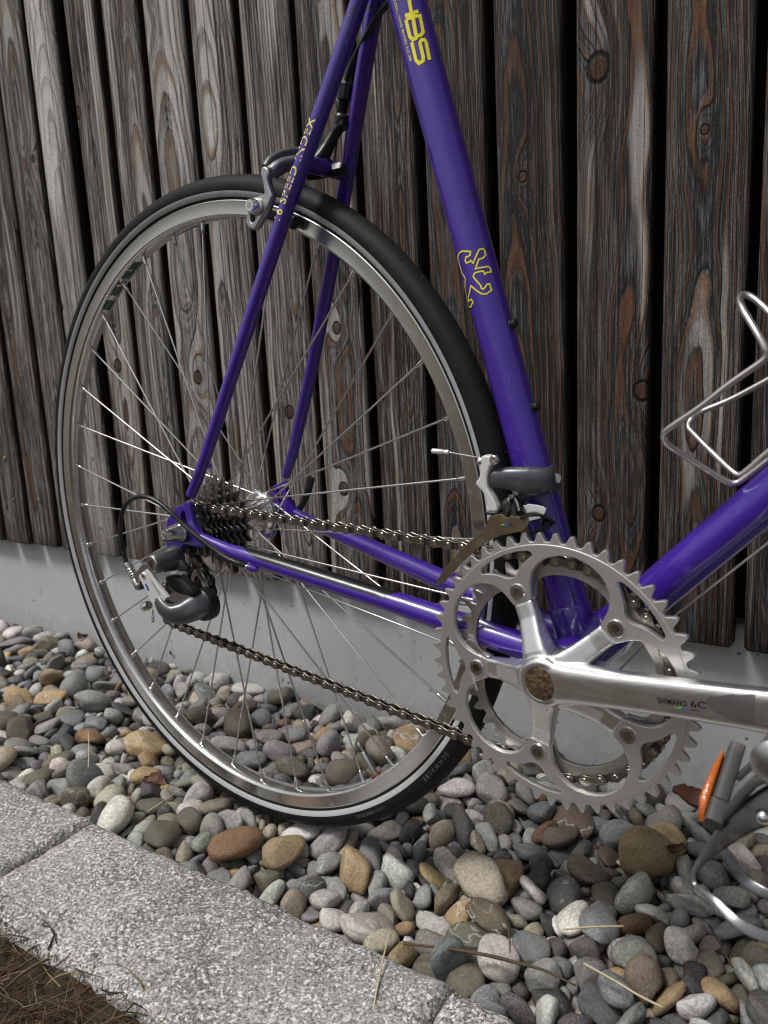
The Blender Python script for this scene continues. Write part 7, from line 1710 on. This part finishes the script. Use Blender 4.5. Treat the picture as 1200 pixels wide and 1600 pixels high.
link('colour_bar', plate_mesh([xz(rp_)], -.0992, .0002, .00002), 'blueprint', rd, 0)

# --- cables
HS = [(0.0871,-0.066,-0.0229), (0.0806,-0.0695,-0.0206), (0.067,-0.073,-0.0161), (0.0511,-0.076,-0.0076), (0.0351,-0.079,0.0017), (0.0189,-0.082,0.0124), (0.0035,-0.085,0.0239), (-0.0119,-0.087,0.0323), (-0.0273,-0.089,0.036), (-0.0429,-0.091,0.0342), (-0.0581,-0.092,0.0259), (-0.0666,-0.093,0.0132), (-0.071,-0.0935,-0.0034), (-0.0713,-0.0935,-0.0184), (-0.0678,-0.093,-0.0331), (-0.0643,-0.093,-0.0395)]
part(MB().tube(cat_rom(HS, 8), .0024, 16).obj('cable_housing', 'black', None, 180))
part(MB().tube([(0.0992,-0.0628,-0.0256), (0.2582,-0.04,-0.0579), (0.2928,-0.034,-0.066), (.385, -.008, -.088)], .0007, 8).obj('shift_cable', 'spoke', None, 180))
part(MB().tube([(0.5436,-0.006,0.0644), (0.5228,-0.006,0.0444), (0.4685,-0.006,-0.0133), (.412, -.006, -.0865)], .0008, 8).obj('shift_cable', 'spoke', None, 180))

# --- front derailleur
def seatc(v): return along(sdir, (np.array(v) - BBC) @ sdir)
c0 = seatc((0.3658,-0.015,0.0719))
mb = MB()
mb.lathe([(.0152, -.0095), (.0176, -.0105), (.0184, -.006), (.0184, .006), (.0176, .0105), (.0152, .0095)], c0, sdir, 40, True)
mb.path([c0 + np.array((.016, -.010, .002)), (0.3732,-0.0225,0.0746), (0.3628,-0.0285,0.0747), (0.3509,-0.032,0.0762), (0.3409,-0.0335,0.0761), (0.3351,-0.034,0.0757)], [.010, .013, .014, .0135, .0125, .0115], [.014, .020, .0225, .018, .0145, .0135], (0, 0, 1), 2.8, 24, 8)
mb.path([(0.362,-0.027,0.072), (0.3562,-0.027,0.0652), (0.3517,-0.0275,0.059)], [.012, .012, .010], [.012, .011, .010], (0, 1, 0), 2.6, 20)
fd = mb.obj('front_derailleur', 'grey', None, 180)
fuse(fd, .00085, 4, .5)
part(fd)
MB().lathe([(.0030, .0), (.0042, .0004), (.0042, .003), (.0030, .004), (1e-6, .004)], c0 + fr * .0180 + YAX * -.004, unit(fr * 1 + np.array((0, -.5, 0))), 16).obj('clamp_bolt', 'steel', fd, 40)
mb = MB().path([(0.3763,-0.0195,0.0792), (0.3703,-0.03,0.0808)], .0012, .002, (0, 0, 1), 2, 8)
LA = [(0.3288,-0.034,0.0913), (0.3318,-0.034,0.0935), (0.3357,-0.034,0.0939), (0.3387,-0.034,0.092), (0.3393,-0.034,0.0881), (0.3368,-0.034,0.0841), (0.3354,-0.034,0.0791), (0.3348,-0.034,0.0742), (0.3359,-0.034,0.0684), (0.3395,-0.034,0.0629), (0.3431,-0.034,0.0563), (0.3436,-0.034,0.0525), (0.34,-0.034,0.0508), (0.335,-0.034,0.0506), (0.3334,-0.034,0.0534), (0.3345,-0.034,0.0569), (0.3337,-0.034,0.0603), (0.3306,-0.034,0.066), (0.3255,-0.034,0.0705), (0.3253,-0.034,0.0729), (0.3278,-0.034,0.0771), (0.3287,-0.034,0.0825), (0.3276,-0.034,0.0874)]
link('lever_arm', plate_mesh([rounded(xz(LA), 3)], -.0375, .0075, .0015), 'silver', fd, 40)
p = (0.3406,-0.0405,0.0908)
MB().lathe([(.0012, .003), (.0036, .002), (.0036, -.0012), (.0030, -.0018), (.0016, -.0018), (.0014, .0), (1e-6, .0)], p, YAX, 16).obj('pinch_bolt', 'steel', fd, 40)
p = (0.3281,-0.038,0.0884)
MB().ball(p, .0040).obj('anchor_nut', 'steel', fd, 180)
p = (0.3257,-0.038,0.0716)
MB().ball(p, .0026).obj('link_pin', 'steel', fd, 180)
MB().tube(cat_rom([(0.329,-0.0385,0.091), (0.3232,-0.041,0.0921), (0.3138,-0.044,0.0936), (0.3048,-0.047,0.0952)], 5), .0006, 6).obj('cable_tail', 'spoke', fd, 180)
a, b = np.array((0.3054,-0.047,0.0951)), np.array((0.2922,-0.05,0.0958))
MB().lathe([(.0010, 0), (.0018, .0006), (.0018, .0035), (.0013, .0045), (.0019, .0055), (.0020, .0135), (.0014, .0143), (1e-6, .0143)], a, b - a, 12).obj('cable_end', 'silver', fd, 40)
OP = [(0.3431,-0.0512,0.0503), (0.3479,-0.0512,0.0518), (0.3538,-0.0512,0.0534), (0.3565,-0.0512,0.0513), (0.3591,-0.0512,0.0513), (0.3607,-0.0512,0.0527), (0.368,-0.0512,0.0526), (0.3731,-0.0512,0.052), (0.3757,-0.0512,0.0504), (0.3747,-0.0512,0.0472), (0.3711,-0.0512,0.0431), (0.3633,-0.0512,0.0404), (0.3527,-0.0512,0.0372), (0.3424,-0.0512,0.0317), (0.3301,-0.0512,0.0221), (0.3186,-0.0512,0.0114), (0.3084,-0.0512,0), (0.3017,-0.0512,-0.0073), (0.2956,-0.0512,-0.0104), (0.2947,-0.0512,-0.0079), (0.2988,-0.0512,-0.0015), (0.3062,-0.0512,0.0085), (0.3152,-0.0512,0.0187), (0.3262,-0.0512,0.0296), (0.3358,-0.0512,0.0375), (0.3403,-0.0512,0.0427)]
link('outer_cage_plate', plate_mesh([xz(OP)], -.0512, .0016, .0003), 'cage', fd, 40)
IP = [(x + .004, z + .006) for x, z in xz(OP)]
link('inner_cage_plate', plate_mesh([IP], -.0330, .0014, .0003), 'silver', fd, 40)
mb = MB().path([(0.3446,-0.051,0.0523), (0.3414,-0.042,0.0522), (0.3398,-0.0335,0.0515)], .009, .0014, (0, 0, 1), 4, 12)
mb.path([(0.3673,-0.05,0.0523), (0.3774,-0.044,0.0546), (0.383,-0.037,0.0496), (0.38,-0.035,0.0422), (0.3671,-0.034,0.0366)], [.010, .012, .012, .011, .008], [.0020, .0022, .0022, .0022, .002], (0, 0, 1), 3, 14)
mb.path([(0.3461,-0.033,0.0594), (0.35,-0.038,0.0544), (0.3568,-0.048,0.0517)], [.010, .011, .012], [.004, .004, .003], (0, 1, 0), 3, 14)
mb.path([(0.3531,-0.03,0.0615), (0.358,-0.033,0.0567), (0.3618,-0.038,0.0518)], [.006, .006, .006], [.008, .009, .008], (0, 1, 0), 3, 14)
mb.obj('cage_bridge', 'grease', fd, 60)
for (a, b), mt in ((((0.3531,-0.0522,0.0461), (0.356,-0.0522,0.046)), 'greenprint'), (((0.3563,-0.0522,0.0463), (0.3597,-0.0522,0.0463)), 'blueprint'), (((0.3599,-0.0522,0.0466), (0.3631,-0.0522,0.0466)), 'darkprint')):
    link('colour_bar', plate_mesh([[(a[0], a[2]), (b[0], a[2]), (b[0], a[2] - .0011), (a[0], a[2] - .0011)]], -.0521, .0002, .00002), mt, fd, 0)

for u_ in ((0.3518,-0.0345,0.0631), (0.3555,-0.0345,0.0664)):
    MB().lathe([(.0010, .002), (.0022, .001), (.0022, -.0010), (.0017, -.0016), (1e-6, -.0016)], u_, YAX, 12).obj('limit_screw', 'steel', fd, 40)
for u_ in ((-0.0112,-0.0945,-0.0323), (-0.0056,-0.0935,-0.0343)):
    MB().lathe([(.0010, .004), (.0021, .001), (.0021, -.0010), (.0016, -.0016), (1e-6, -.0016)], u_, YAX, 12).obj('limit_screw', 'steel', rd, 40)
MB().lathe([(.0016, .002), (.0030, .001), (.0030, -.0008), (.0022, -.0012), (.0012, -.0012), (1e-6, .0)], (-0.0092,-0.0995,-0.0651), YAX, 14).obj('pivot_pin', 'steel', rd, 40)
MB().lathe([(.0016, .002), (.0028, .001), (.0028, -.0008), (.0020, -.0012), (1e-6, -.0012)], (-0.029,-0.0995,-0.0425), YAX, 14).obj('pivot_pin', 'steel', rd, 40)

# --- rear brake
BA = [(0.1086,-0.031,0.3284), (0.1126,-0.031,0.3288), (0.1163,-0.031,0.3262), (0.1167,-0.031,0.322), (0.1147,-0.031,0.3171), (0.1172,-0.031,0.3095), (0.1192,-0.031,0.3046), (0.1173,-0.031,0.3007), (0.111,-0.031,0.2925), (0.1022,-0.031,0.285), (0.096,-0.031,0.2795), (0.0902,-0.031,0.2799), (0.0859,-0.031,0.2831), (0.0843,-0.031,0.2876), (0.0874,-0.031,0.2937), (0.0913,-0.031,0.2997), (0.0958,-0.031,0.3039), (0.1017,-0.031,0.3058), (0.1091,-0.031,0.307), (0.1095,-0.031,0.3121), (0.1082,-0.031,0.3196), (0.1066,-0.031,0.324)]
SL = [(0.0915,-0.031,0.2938), (0.0966,-0.031,0.2948), (0.0996,-0.031,0.2923), (0.0967,-0.031,0.2873), (0.0928,-0.031,0.2855), (0.0906,-0.031,0.288)]
brake = part(link('rear_brake', plate_mesh([rounded(xz(BA), 4), rounded(xz(SL), 4)], -.0325, .0072, .0016), 'brake', None, 40))
mb = MB().path([(0.1153,-0.031,0.3233), (0.1168,-0.0245,0.3281), (0.118,-0.016,0.3322), (0.1218,-0.007,0.335), (0.1277,0.003,0.3361)], [.0120, .0125, .0120, .0110, .010], [.009, .009, .009, .008, .008], (-.8, .2, .4), 3.2, 22, 8)
o_ = mb.obj('brake_arm', 'brake', brake, 60)
mb = MB().path([(0.1093,-0.031,0.3278), (0.11,-0.025,0.3342), (0.1124,-0.017,0.3392), (0.1155,-0.008,0.3429), (0.1209,0.001,0.3442), (0.1311,0.008,0.341)], [.010, .011, .010, .009, .009, .010], [.008, .008, .007, .007, .007, .008], (-.8, .2, .4), 2.8, 20, 8)
mb.obj('brake_arm', 'grey', brake, 60)
MB().lathe([(.0030, 0), (.0048, .001), (.0048, .004), (.0032, .005), (1e-6, .005)], (0.1134,-0.0135,0.3361), (-1, -.25, .3), 12).obj('centring_screw', 'grease', brake, 40)
p = np.array((0.1003,-0.0365,0.2977))
mb = MB().lathe([(.0074, .0010), (.0074, -.0010), (.0060, -.0015), (.0056, -.0075), (.0048, -.0088), (.0030, -.0088)], p, YAX, 24)
mb.lathe([(.0030, -.0088), (.0027, -.0050), (1e-6, -.0050)], p, YAX, 6)
mb.obj('pad_bolt', 'steel', brake, 35)
MB().ball(np.array((0.0879,-0.03,0.3013)), .0055).obj('pad_washer', 'brake', brake, 180)
pa = math.atan2(.2965, .104)
mb = MB()
pts = [(.3100 * math.cos(pa + x), -.0172, .3100 * math.sin(pa + x)) for x in np.linspace(-.085, .075, 9)]
mb.path(pts, .0085, .0115, (0, 0, 1), 3.5, 16, 2)
mb.obj('brake_pad', 'black', brake, 60)
mb = MB().path([(0.1321,0.003,0.3322), (0.1392,0.0055,0.3362), (0.144,0.01,0.3455), (0.1493,0.014,0.3557), (0.1554,0.015,0.3614), (0.1623,0.0155,0.3628)], [.016, .0145, .0115, .010, .0095, .011], [.012, .011, .009, .008, .008, .009], (-.8, .2, .4), 3, 22, 8)
mb.obj('cable_arm', 'black', brake, 60)
mb = MB().lathe([(.0045, -.012), (.0072, -.011), (.0078, 0), (.0072, .013), (.0045, .014)], (.1420, 0, .3265), (1, 0, 0), 24)
mb.lathe([(.0060, .0), (.0060, .010), (.0045, .012), (1e-6, .012)], (.1560, .004, .3240), (1, 0, 0), 6)
mb.obj('centre_bolt', 'grease', brake, 40)
a, b = np.array((0.158,0.015,0.3691)), np.array((0.1645,0.015,0.395))
d = unit(b - a); ln_ = np.linalg.norm(b - a)
mb = MB().lathe([(.0058, -.006), (.0062, 0), (.0050, .002)], a, d, 16)
for j in range(6):
    s0_ = .10 * ln_ + j * .058 * ln_
    mb.lathe([(.0040, s0_), (.0052, s0_ + .0007), (.0040, s0_ + .0015)], a, d, 16)
pr = []
mb.lathe([(.0048, .46 * ln_), (.0068, .50 * ln_), (.0070, .93 * ln_), (.0055, 1.0 * ln_), (.0032, 1.0 * ln_)], a, d, 10)
mb.obj('barrel_adjuster', 'black', brake, 25)
part(MB().tube(cat_rom([b - d * .004, (0.1686,0.014,0.4018), (0.1794,0.011,0.4115), (0.195,0.006,0.4209), (0.2121,0,0.4291), (0.2262,-0.004,0.4342), (0.2388,-0.008,0.4395), (0.2514,-0.01,0.4491)], 8), .0025, 16).obj('brake_housing', 'black', None, 180))
MB().tube([(0.1555,0.015,0.3645), (0.1469,0.014,0.3295)], .0007, 6).obj('brake_cable', 'black', brake, 180)

# --- bottle cage on the down tube
W1 = [(0.5518,-0.022,0.1317), (0.5339,-0.03,0.1688), (0.5181,-0.018,0.1869), (0.5071,-0.012,0.1965), (0.5006,-0.012,0.1999), (0.4994,-0.018,0.1968), (0.504,-0.026,0.1905), (0.5136,-0.034,0.1782), (0.5197,-0.037,0.1689), (0.5211,-0.037,0.1641), (0.5186,-0.037,0.1598), (0.5018,-0.037,0.147), (0.4853,-0.037,0.1328), (0.4667,-0.036,0.1189), (0.4625,-0.034,0.114), (0.464,-0.029,0.1072), (0.4772,-0.016,0.0954), (0.4945,-0.005,0.082), (0.4993,-0.002,0.0806), (0.5044,-0.001,0.0839), (0.5182,-0.001,0.097), (0.5485,-0.001,0.128)]
W2 = [(0.5285,0.037,0.1593), (0.4867,0.037,0.1339), (0.4633,0.034,0.1225), (0.4587,0.03,0.1168), (0.4586,0.028,0.1125), (0.4641,0.024,0.1082), (0.4796,0.014,0.0977), (0.4952,0.006,0.0872), (0.5007,0.004,0.0858), (0.5062,0.003,0.0902), (0.517,0.003,0.1018), (0.5475,0.003,0.1326)]
def bend(pts, r_):
    """wire with straight runs and short bends"""
    P_ = [np.array(p) for p in pts]
    return cat_rom(P_, 8)
cage = part(MB().tube(bend(W1, 0), .0021, 18).obj('bottle_cage', 'wire', None, 180))
MB().tube(bend(W2, 0), .0020, 18).obj('cage_wire', 'wire', cage, 180)
cc_ = along(ddir, .205)
upn = np.array((-math.sin(DA), 0, math.cos(DA)))
MB().box(cc_ + upn * .0165, (.006, .012, .003)).obj('cage_foot', 'wire', cage)

# --- pedals
ped = empty('pedal')
part(ped)
E_ = np.array((END[0], 0, END[2]))
mb = MB().lathe([(.0060, -.0680), (.0060, -.0815), (.0090, -.0825), (.0090, -.0855), (.0125, -.0870), (.0135, -.0930), (.0115, -.1050), (.0110, -.1250), (.0125, -.1350), (.0130, -.1400), (.0100, -.1430), (1e-6, -.1440)], E_, YAX, 32)
mb.obj('pedal_barrel', 'brake', ped, 50)
A_, B_2 = np.array((0.5336,-0.0985,-0.0563)), np.array((0.534,-0.139,-0.0813))
w_ = unit(B_2 - A_)
mb = MB().path([A_ - w_ * .001, A_ * .5 + B_2 * .5, B_2 - w_ * .012], .0085, .015, (.25, 0, 1), 5, 18, 3)
mb.path([B_2 - w_ * .013, B_2 + w_ * .001], .0095, .013, (.25, 0, 1), 5, 16, 3)
mb.obj('pedal_cage', 'pedalblack', ped, 50)
o1 = np.array((-.0060, .0, -.0015))
mb = MB().loft([(A_ + o1 + w_ * .004, (.0008, 0, 0), (0, 0, .003), 4), (A_ * .6 + B_2 * .4 + o1 + np.array((-.0010, 0, 0)), (.0022, 0, 0), (0, 0, .0052), 4), (B_2 + o1 - w_ * .010 + np.array((-.0014, 0, 0)), (.0028, 0, 0), (0, 0, .0062), 4), (B_2 + o1 - w_ * .004 + np.array((-.001, 0, -.001)), (.0014, 0, 0), (0, 0, .003), 4)], 16)
mb.obj('reflector', 'orange', ped, 40)
mb = MB().path([A_ + w_ * .015 + np.array((.006, 0, 0)), E_ + YAX * -.112 + np.array((-.008, 0, -.004))], .012, .0035, (0, 0, 1), 4, 12, 3)
mb.path([B_2 - w_ * .006 + np.array((.005, 0, .001)), E_ + YAX * -.138 + np.array((-.004, 0, -.008)), E_ + YAX * -.140 + np.array((.030, 0, -.010))], .010, .005, (0, 0, 1), 4, 14, 4)
mb.path([E_ + YAX * -.090 + np.array((.030, 0, -.020)), E_ + YAX * -.138 + np.array((.030, 0, -.020))], .006, .02, (0, 0, 1), 4, 14, 3)
mb.obj('pedal_frame', 'pedalblack', ped, 50)
TC = [(0.584,-0.132,-0.0437), (0.569,-0.133,-0.0557), (0.5578,-0.134,-0.0655), (0.5464,-0.136,-0.0781), (0.5366,-0.139,-0.0923), (0.5307,-0.142,-0.1028), (0.5273,-0.145,-0.1108), (0.5285,-0.147,-0.1154), (0.5331,-0.15,-0.1158), (0.5416,-0.154,-0.116), (0.5515,-0.158,-0.1191), (0.5617,-0.162,-0.1189), (0.5741,-0.165,-0.1155), (0.5949,-0.168,-0.1064)]
MB().path(TC, [.020, .020, .017, .013, .0085, .0045, .0030, .0028, .0030, .0042, .0055, .0065, .0058, .006], .0018, (.2, -.75, .6), 5, 14, 6).obj('toe_clip', 'clip', ped, 50)
TC2 = [(0.5332,-0.128,-0.0999), (0.5375,-0.128,-0.1029), (0.5432,-0.128,-0.1093), (0.5492,-0.128,-0.1154), (0.5568,-0.129,-0.1178), (0.5665,-0.13,-0.1174), (0.5889,-0.13,-0.1138)]
MB().path(TC2, [.005, .0066, .0062, .0058, .006], .0016, (.5, -.75, .35), 5, 14, 6).obj('toe_clip', 'clip', ped, 50)
p = np.array((0.5591,-0.142,-0.066))
MB().ball(p, .0042).obj('clip_screw', 'steel', ped, 180)
pl_ = ped.copy()
COL.objects.link(pl_)
pl_.location = Vector((2 * BX - 2 * END[0], 0, .341 + 2 * BZ - 2 * END[2]))
pl_.scale = (1, -1, 1)
for ch in list(ped.children):
    c_ = ch.copy()
    COL.objects.link(c_)
    c_.parent = pl_

# ------------------------------------------------------------------ leaves, twigs, straws, dry grass
t = NT('dry_leaf')
o = t.co()
n = t.noise(o, 160, 4, .6)
t.bump(n, .0006, .6)
M['leaf'] = t.fin(t.mix(n, (.035, .014, .009), (.16, .065, .035)), .55, 0, .35)
M['twig'] = plastic('dry_twig_bark', (.085, .055, .032), .8, .5, (.02, .014, .01), 300, .0004)
M['straw'] = plastic('pale_straw', (.50, .42, .26), .6, .3, (.30, .22, .11), 120)
def leaf(loc, size, yaw, curl, label, seed, tilt=.2):
    r_ = np.random.RandomState(seed)
    nx, ny = 14, 7
    V, F = [], []
    for i in range(nx):
        u = i / (nx - 1)
        wd = size * .33 * math.sin(math.pi * min(1, u * .93 + .05)) ** .8 * (1 + .12 * r_.randn())
        for j in range(ny):
            v = j / (ny - 1) * 2 - 1
            cu = v * curl
            V.append(((u - .5) * size, wd * math.sin(cu) / max(curl, .1), wd * (1 - math.cos(cu)) / max(curl, .1) * 1.3 + .003 * math.sin(u * 7 + seed) + .0007 * r_.randn() + (u - .5) ** 2 * size * .5))
    for i in range(nx - 1):
        for j in range(ny - 1):
            F.append((i * ny + j, (i + 1) * ny + j, (i + 1) * ny + j + 1, i * ny + j + 1))
    k = len(V)
    V2 = [(x, y, z + .0004) for x, y, z in V]
    F2 = [tuple(q + k for q in f[::-1]) for f in F]
    o = MB().add(V + V2, F + F2).obj('dry_leaf', 'leaf', None, 180)
    o.location = loc
    o.rotation_euler = (tilt, .12, yaw)
    return tag(o, label, 'leaf', 'dry leaves lying among the pebbles')
leaf((0.4088,0.2431,0.016), .048, .25, 1.1, 'long curled brown leaf at the plinth foot behind the orange reflector', 1)
leaf((0.4178,0.1542,0.014), .020, .8, 1.4, 'small dark crumpled brown leaf on the pebbles below the white stone', 2, .5)
leaf((-0.4723,0.2464,0.004), .034, 1.0, 1.2, 'reddish brown leaf stuck on a pebble against the plinth behind the spokes', 3, .5)
leaf((-0.1284,-0.0509,0.012), .030, .4, 1.0, 'dark torn leaf lying on a white pebble near the tyre', 4, .3)
leaf((-0.7056,0.2,0.006), .030, 2.2, 1.0, 'brown leaf fragment against the plinth near the far stones', 5, .3)
def stem(name, pts, r_, mat, label, cat, sm=6):
    o = MB().tube(cat_rom(pts, sm), r_, 7).obj(name, mat, None, 180)
    return tag(o, label, cat)
stem('dry_twig', [(0.2684,-0.0855,0.004), (0.3051,-0.0716,0.007), (0.3376,-0.0635,0.011), (0.3575,-0.0567,0.01), (0.3845,-0.0536,0.013), (0.4097,-0.0496,0.009)], [.0010, .0014, .0016, .0013, .0007], 'twig', 'brown dry twig lying across the pebbles beside the kerb', 'twig')
stem('dry_twig', [(0.3215,-0.0169,0.02), (0.3343,-0.0262,0.016), (0.3446,-0.0379,0.015), (0.3532,-0.0521,0.013)], [.0007, .0009, .0006], 'twig', 'thin curved brown twig standing up from the lying twig', 'twig')
stem('straw', [(0.2538,-0.0841,0.01), (0.2698,-0.1161,0.007), (0.2826,-0.1398,0.004), (0.3012,-0.1699,0.002)], [.0005, .0008, .0008, .0006], 'straw', 'long pale straw lying across the pitted kerb stone', 'straw')
stem('straw', [(0.2994,-0.1186,0), (0.3083,-0.1406,0.001), (0.3182,-0.1599,0.002)], .0005, 'straw', 'short straw on the kerb next to the joint', 'straw')
stem('straw', [(0.3806,-0.0114,0.02), (0.402,0.004,0.022), (0.422,0.0157,0.024)], .0008, 'straw', 'pale straw lying level on the grey pebbles', 'straw')
stem('straw', [(0.4102,-0.0366,0.02), (0.4365,-0.0395,0.02), (0.4568,-0.0407,0.018), (0.4736,-0.0393,0.016)], .0009, 'straw', 'pale straw slanting down over the dark pebbles', 'straw')
stem('straw', [(-0.3075,-0.0282,0.02), (-0.2559,-0.0585,0.022), (-0.2256,-0.0791,0.014)], .0007, 'straw', 'pale straw standing in the pebbles by the far kerb stone', 'straw')
stem('straw', [(-0.0819,-0.0946,0.012), (-0.0723,-0.0792,0.02), (-0.0822,-0.0457,0.016)], .0006, 'straw', 'thin straw leaning on the olive pebbles near the tyre', 'straw')
stem('straw', [(0.4766,0.0612,0.02), (0.4907,0.0415,0.022), (0.5051,0.024,0.02)], .0007, 'twig', 'thin brown stalk over the split pale pebble', 'stalk')
# dry grass on the soil in front of the kerb
t = NT('dry_grass_blades')
gc = t.attr('tint', 'Color')
M['drygrass'] = t.fin(gc, .65, 0, .25)
r_ = np.random.RandomState(8)
V, F, CT = [], [], []
PALG = [(.27, .20, .11), (.17, .10, .055), (.11, .06, .033), (.38, .30, .18), (.08, .048, .028), (.20, .12, .06)]
for k in range(3800):
    s0 = r_.uniform(-1.0, .55)
    t0 = -.273 - abs(r_.normal(0, .10)) - .002
    if r_.rand() < .10:
        t0 = -.266 + r_.uniform(-.006, .010)
    L = r_.uniform(.015, .085)
    th = r_.uniform(0, 6.28)
    z0 = -.010 + r_.uniform(0, .012)
    el = r_.uniform(-.15, .55)
    w = r_.uniform(.0003, .0010)
    bend_ = r_.normal(0, 1.1)
    c = np.array(PALG[r_.randint(len(PALG))]) * r_.uniform(.35, .85)
    p = np.array((s0, t0, z0))
    n0 = len(V)
    ns = 5
    for j in range(ns):
        u = j / (ns - 1)
        a = th + bend_ * u
        d = np.array((math.cos(a) * math.cos(el), math.sin(a) * math.cos(el), math.sin(el - u * .8)))
        sd2 = np.array((-math.sin(a), math.cos(a), .25))
        lim = -.266 if t0 < -.272 else -.252
        if p[1] > lim: p[1] = lim
        if p[2] < -.013: p[2] = -.012
        ww = w * (1 - u * .7)
        for q_ in (0, 1, 2):
            an = 2.094 * q_
            V.append(p + sd2 * ww * math.cos(an) + np.array((0, 0, 1)) * ww * math.sin(an))
            CT.append((*c, 1))
        p = p + d * L / (ns - 1)
    for j in range(ns - 1):
        for q_ in range(3):
            F.append((n0 + 3 * j + q_, n0 + 3 * j + (q_ + 1) % 3, n0 + 3 * j + 3 + (q_ + 1) % 3, n0 + 3 * j + 3 + q_))
m = bpy.data.meshes.new('dry_grass')
m.from_pydata([tuple(x) for x in V], [], F)
a = m.attributes.new('tint', 'FLOAT_COLOR', 'POINT')
a.data.foreach_set('color', np.asarray(CT, np.float32).ravel())
g = link('dry_grass', m, 'drygrass', None, 180)
g.rotation_euler = (0, 0, WA)
tag(g, 'brown dry grass and needles on the soil in front of the kerb', kind='stuff')
